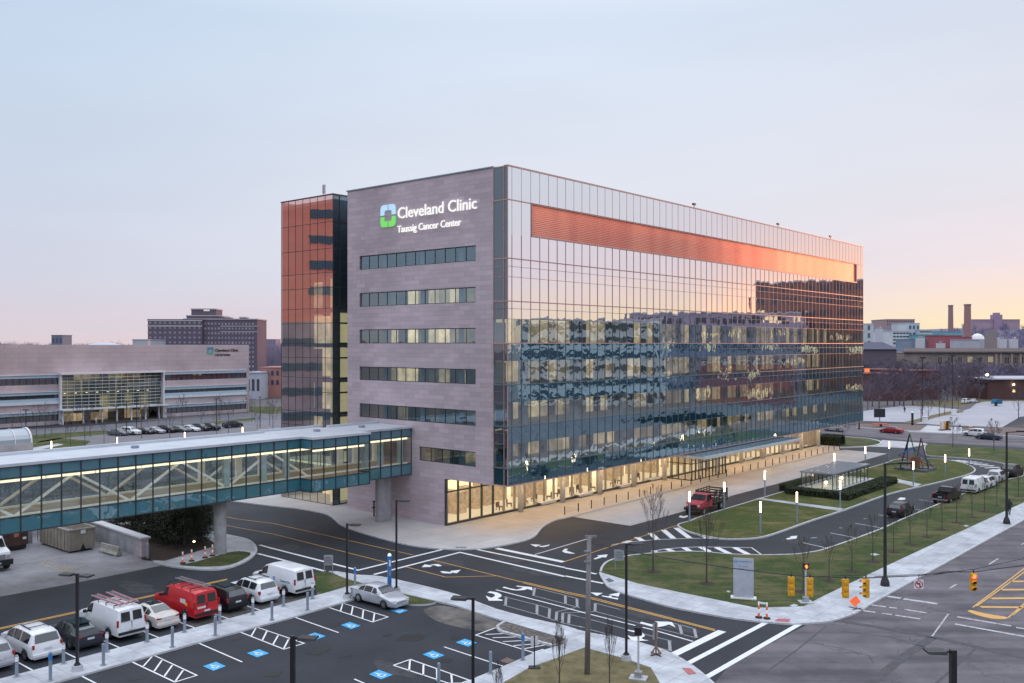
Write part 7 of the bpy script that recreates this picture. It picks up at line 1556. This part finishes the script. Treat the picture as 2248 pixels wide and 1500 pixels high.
# classical museum-like building
cb = fbox('classical_building', 1985, 2470, 776, 430, 30, (.27, .23, .21), 'long tan classical stone building with cornice and tall windows', haze=.03, rows=0, mw=stonemat('tan_ashlar', (.25, .215, .20), (.30, .26, .24), 2., .7, (.18, .15, .15), 'x'))
XC = lambda u: (u-CX)*430/FL-cb.location.x
Z = lambda v: HH-(v-HY)*430/FL
MB().box(XC(1980), XC(2475), -1.4, 0, Z(773.5), Z(771)).box(XC(1983), XC(2472), -.8, -.01, Z(776), Z(773.6)).build('cornice', hazed('stone_cornice', (.24, .21, .20), HZ, .03), cb)
MB().box(XC(1985), XC(2470), -.5, .5, Z(771), Z(764.5)).build('parapet', hazed('stone_parapet', (.38, .31, .29), HZ, .05), cb)
wl_ = emitmat('museum_lit_window', (.85, .72, .45), .45); wd_ = mat('museum_dark_window', (.04, .04, .05), .3)
for k, u in enumerate((2063, 2085, 2107, 2129, 2152, 2174, 2210, 2229, 2248, 2267)):
    big = k >= 6
    f = MB().box(XC(u)-1.3, XC(u)+1.3, -.25, .0, Z(796), Z(783 if not big else 783)).build('window', hazed('museum_frame_%d' % k, (.40, .35, .31), HZ, .02), cb)
    for j in range(3): MB().box(XC(u)-1.05+.75*j, XC(u)-.55+.75*j, -.3, -.26, Z(795.5), Z(783.5)).build('pane', wl_ if k in (3, 5) else wd_, f)
    f = MB().box(XC(u)-1.2, XC(u)+1.2, -.25, .0, Z(812), Z(801 if big else 803)).build('window', bpy.data.materials['museum_frame_%d' % k], cb)
    MB().box(XC(u)-.8, XC(u)+.8, -.3, -.26, Z(811), Z(802 if big else 804)).build('pane', wd_, f)
for u in (2186, 2196, 2220, 2239, 2258): MB().box(XC(u)-.5, XC(u)+.5, -.6, -.0, Z(830), Z(776)).build('pilaster', bpy.data.materials['stone_parapet'], cb)
# low brick buildings
bk = stonemat('dark_red_brick', (.10, .048, .052), (.13, .058, .06), .8, .3, (.10, .075, .085), 'x')
b1_ = fbox('low_brick_building', 1880, 1990, 823, 312, 15, (.16, .06, .055), 'low dark red brick building beside the clinic end with an orange glowing sign', rows=0, mw=bk); MB().box(8.2-14, 9.9-14, -.15, 0, 10.-.2, 11.2-.2).build('lit_sign', emitmat('orange_sign', (1., .22, .08), 1.3), b1_)
b2_ = fbox('long_brick_building', 1975, 2072, 816, 318, 30, (.16, .06, .055), 'long two storey dark brick building with a row of windows behind the trees', rows=0, mw=bk, rz=R(14)); w2 = (2072-1975)*318/FL/2
for k in range(12): MB().box(-w2*.2+k*.8, -w2*.2+.5+k*.8, -.15, .0, 5.6, 7.6).build('window', wd_, b2_)
MB().box(-w2*.25, w2, -.25, -.0, 5.1, 5.35).build('sill_band', hazed('sill_band', (.4, .36, .36), HZ, .05), b2_)
b3_ = fbox('brick_pavilion', 2168, 2330, 836, 318, 25, (.15, .06, .055), 'low brick pavilion with pale overhanging flat roof and lit window at the right edge', rows=0, mw=bk); w3 = (2330-2168)*318/FL/2; zt = HH-(836-HY)*318/FL
MB().box(-w3-1.5, w3+1, -1.2, 26, zt+.4, zt+.8).build('roof_overhang', hazed('flat_roof_edge', (.45, .46, .52), HZ, .05), b3_); MB().box(-4.2, -3.3, -.12, 0, 2.6, 3.5).build('window', emitmat('yellow_window', (1., .75, .3), 1.5), b3_); MB().lathe((-4., -.5, 5.0), [(.05, 0), (.35, .15), (.3, .5), (.05, .6)], 10).build('wall_lamp', bpy.data.materials['lit_lamp_head'], b3_)
hip = empty('hipped_roof_house', D(1922, 767, 420), 0, 'dark building with a long hipped roof beside the clinic end', 'building'); hip.location.z = 0
MB().box(-8, 8, -4, 8, 0, 17).build('wall', hazed('hip_wall', (.12, .09, .11), HZ, .1), hip); MB().add([(-9, -5, 17), (9, -5, 17), (9, 9, 17), (-9, 9, 17), (-4, 2, 20.3), (4, 2, 20.3)], [(0, 1, 5, 4), (1, 2, 5), (2, 3, 4, 5), (3, 0, 4)]).build('roof', hazed('hip_roof', (.08, .08, .12), HZ, .12), hip)
# wooded ridge with a long building
rg = MB(); n = 60; r_ = random.Random(2)
for k in range(n):
    u0, u1 = 1880+k*14, 1880+(k+1)*14
    f = lambda u: 752-30*min(1, max(0, (u-2000)/130.))+2.2*math.sin(u*.031)+1.2*math.sin(u*.11)
    p0, p1 = D(u0, f(u0), 1150), D(u1, f(u1), 1150)
    rg.quad((p0.x, 800, -1), (p1.x, 800, -1), p1, p0); rg.quad(p0, p1, (p1.x, 1600, p1.z), (p0.x, 1600, p0.z))
tag(rg.build('wooded_hill', hazed('ridge_ground', (.10, .085, .13), HZ, .28, var=.2, scale=.02)), kind='structure')
def forest(name, lb, pts, m, hmin, hmax, tw=.5, seed=1, per=46):
    g = MB(); r_ = random.Random(seed)
    for (x, y, z) in pts:
        h = r_.uniform(hmin, hmax); g.tube((x, y, z), (x, y, z+h*.6), tw*.7, tw*.3, 3, cap=False)
        for _ in range(per):
            a = r_.uniform(0, 6.283); rr = h*.34*math.sqrt(r_.random()); zz = z+h*r_.uniform(.25, .7)
            p = Vector((x+math.cos(a)*rr*.5, y+math.sin(a)*rr*.5, zz)); q = Vector((x+math.cos(a)*rr*1.2, y+math.sin(a)*rr*1.2, zz+h*r_.uniform(.12, .3))); g.tube(p, q, tw*.28, tw*.08, 3, cap=False)
    o = g.build(name, m); return tag(o, lb, 'wood', kind='stuff')
pts = []; r_ = random.Random(12)
for k in range(420):
    u = r_.uniform(1885, 2420); d = r_.uniform(820, 1150); f = 752-30*min(1, max(0, (u-2000)/130.)); zt = HH-(f-HY)*1150/FL; z = (d-800)/350*zt; x = (u-CX)*d/FL; pts.append((x, d, z-2))
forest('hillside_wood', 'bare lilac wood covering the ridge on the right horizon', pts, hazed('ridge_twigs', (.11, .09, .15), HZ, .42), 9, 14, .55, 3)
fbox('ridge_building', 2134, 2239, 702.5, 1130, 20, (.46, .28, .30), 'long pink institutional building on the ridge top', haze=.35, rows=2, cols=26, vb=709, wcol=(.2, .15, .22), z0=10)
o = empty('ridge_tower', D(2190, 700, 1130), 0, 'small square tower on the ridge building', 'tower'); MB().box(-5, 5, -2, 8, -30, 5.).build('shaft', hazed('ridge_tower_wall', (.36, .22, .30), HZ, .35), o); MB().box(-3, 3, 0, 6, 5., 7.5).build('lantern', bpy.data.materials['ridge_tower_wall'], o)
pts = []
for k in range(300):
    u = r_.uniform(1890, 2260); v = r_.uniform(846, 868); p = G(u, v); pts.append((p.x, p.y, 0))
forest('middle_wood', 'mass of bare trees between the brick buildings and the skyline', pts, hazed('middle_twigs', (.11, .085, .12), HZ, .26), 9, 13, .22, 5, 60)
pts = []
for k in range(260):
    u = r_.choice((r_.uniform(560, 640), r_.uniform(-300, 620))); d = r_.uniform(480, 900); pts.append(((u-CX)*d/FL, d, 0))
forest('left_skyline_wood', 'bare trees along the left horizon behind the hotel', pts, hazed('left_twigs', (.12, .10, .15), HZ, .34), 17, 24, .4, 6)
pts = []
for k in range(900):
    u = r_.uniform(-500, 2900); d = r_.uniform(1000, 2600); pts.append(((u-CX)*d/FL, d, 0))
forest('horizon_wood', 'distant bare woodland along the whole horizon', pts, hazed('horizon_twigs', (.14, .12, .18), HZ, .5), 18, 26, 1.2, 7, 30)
# --- neighbours beyond the frame, reflected in the glass, plus an added sun-blocking row
def neighbour(name, x, y, rz, w_, dep, h, col, lb, rows, cols, wcol=(.05, .06, .08), lit=0., wf=(.6, .45)):
    o = empty(name, (x, y, 0), rz, lb, 'building'); m = mat(name+'_wall', col, .85, var=.12, scale=.3); MB().box(-w_/2, w_/2, 0, dep, 0, h).build('wall', m, o); MB().box(-w_/2-.3, w_/2+.3, -.3, dep+.3, h, h+.6).build('roof', M['conc'], o)
    gm = mat(name+'_glass', wcol, .3, var=.4); lm = emitmat(name+'_lit', (1., .8, .5), .9); fh = h/rows; cw = w_/cols; r_ = random.Random(rows); k = 0
    for i in range(rows):
        for j in range(cols):
            if k >= 100: break
            k += 1; MB().box(-w_/2+cw*(j+.5)-cw*wf[0]/2, -w_/2+cw*(j+.5)+cw*wf[0]/2, -.15, .1, fh*(i+.3), fh*(i+.3+wf[1])).build('window', lm if r_.random() < lit else gm, o)
    return o
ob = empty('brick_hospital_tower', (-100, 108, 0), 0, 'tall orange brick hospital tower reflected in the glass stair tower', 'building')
MB().box(-22, 0, 0, 44, 24, 58).build('brick_wall', mat('sunlit_orange_brick', (.60, .28, .235), .85, var=.1, scale=.3), ob); MB().box(-22.1, .1, -.1, 44.1, 0, 24).build('shaded_lower_wall', mat('shaded_wall_grey', (.26, .28, .36), .8, var=.3, scale=.1), ob)  # lower wall coloured grey to look shaded below the sunlit brick
for z in (29.5, 34.7, 39.9, 45.1, 50.3): MB().box(-.1, .12, 1.5, 8.5, z, z+1.7).box(-.1, .12, 17, 19, z, z+1.7).build('window', mat('blue_window_strip', (.04, .10, .17), .4) if z < 30 else bpy.data.materials['blue_window_strip'], ob)
for z in (4, 9, 14, 19): MB().box(-.1, .2, 1., 40, z, z+1.6).build('window', bpy.data.materials['blue_window_strip'], ob)
MB().box(-22.3, .3, -.3, 44.3, 58, 58.6).build('roof', M['conc'], ob)
pA = Vector((150, 115, 0))
def face(x, y): return math.atan2(-(x-30), (y-120))+math.pi  # front turned to the clinic
for nm, x, y, w_, dep, h, col, lb, rows, cols, lit in (('brown_brick_block', 240, 262, 66, 30, 44, (.20, .10, .09), 'dark brown brick block across the avenue, taller part', 9, 11, .08), ('purple_brick_block', 246, 212, 66, 30, 31, (.30, .28, .38), 'purple brown brick block across the avenue', 6, 14, .15), ('white_parking_garage', 202, 152, 48, 22, 27, (.72, .75, .78), 'white multi level parking garage across the avenue', 6, 1, 0.), ('red_brick_shop', 190, 200, 30, 12, 13, (.34, .09, .10), 'low red brick shop building across the avenue', 2, 8, .4), ('grey_warehouse_hall', 205, 98, 40, 25, 30, (.42, .48, .58), 'grey warehouse hall across the avenue, nearest', 4, 9, .1), ('sun_blocking_row', 290, 345, 150, 20, 24, (.16, .07, .07), 'long brick terrace at the far corner of the crossing', 4, 20, .1)):  # last entry is unseen, added to shield cars and poles from low sun
    ang_ = math.atan2((y-110), (x-40))-math.pi/2; neighbour(nm, x, y, ang_, w_, dep, h, col, lb, rows, cols, lit=lit, wf=(.92 if cols == 1 else .6, .45))
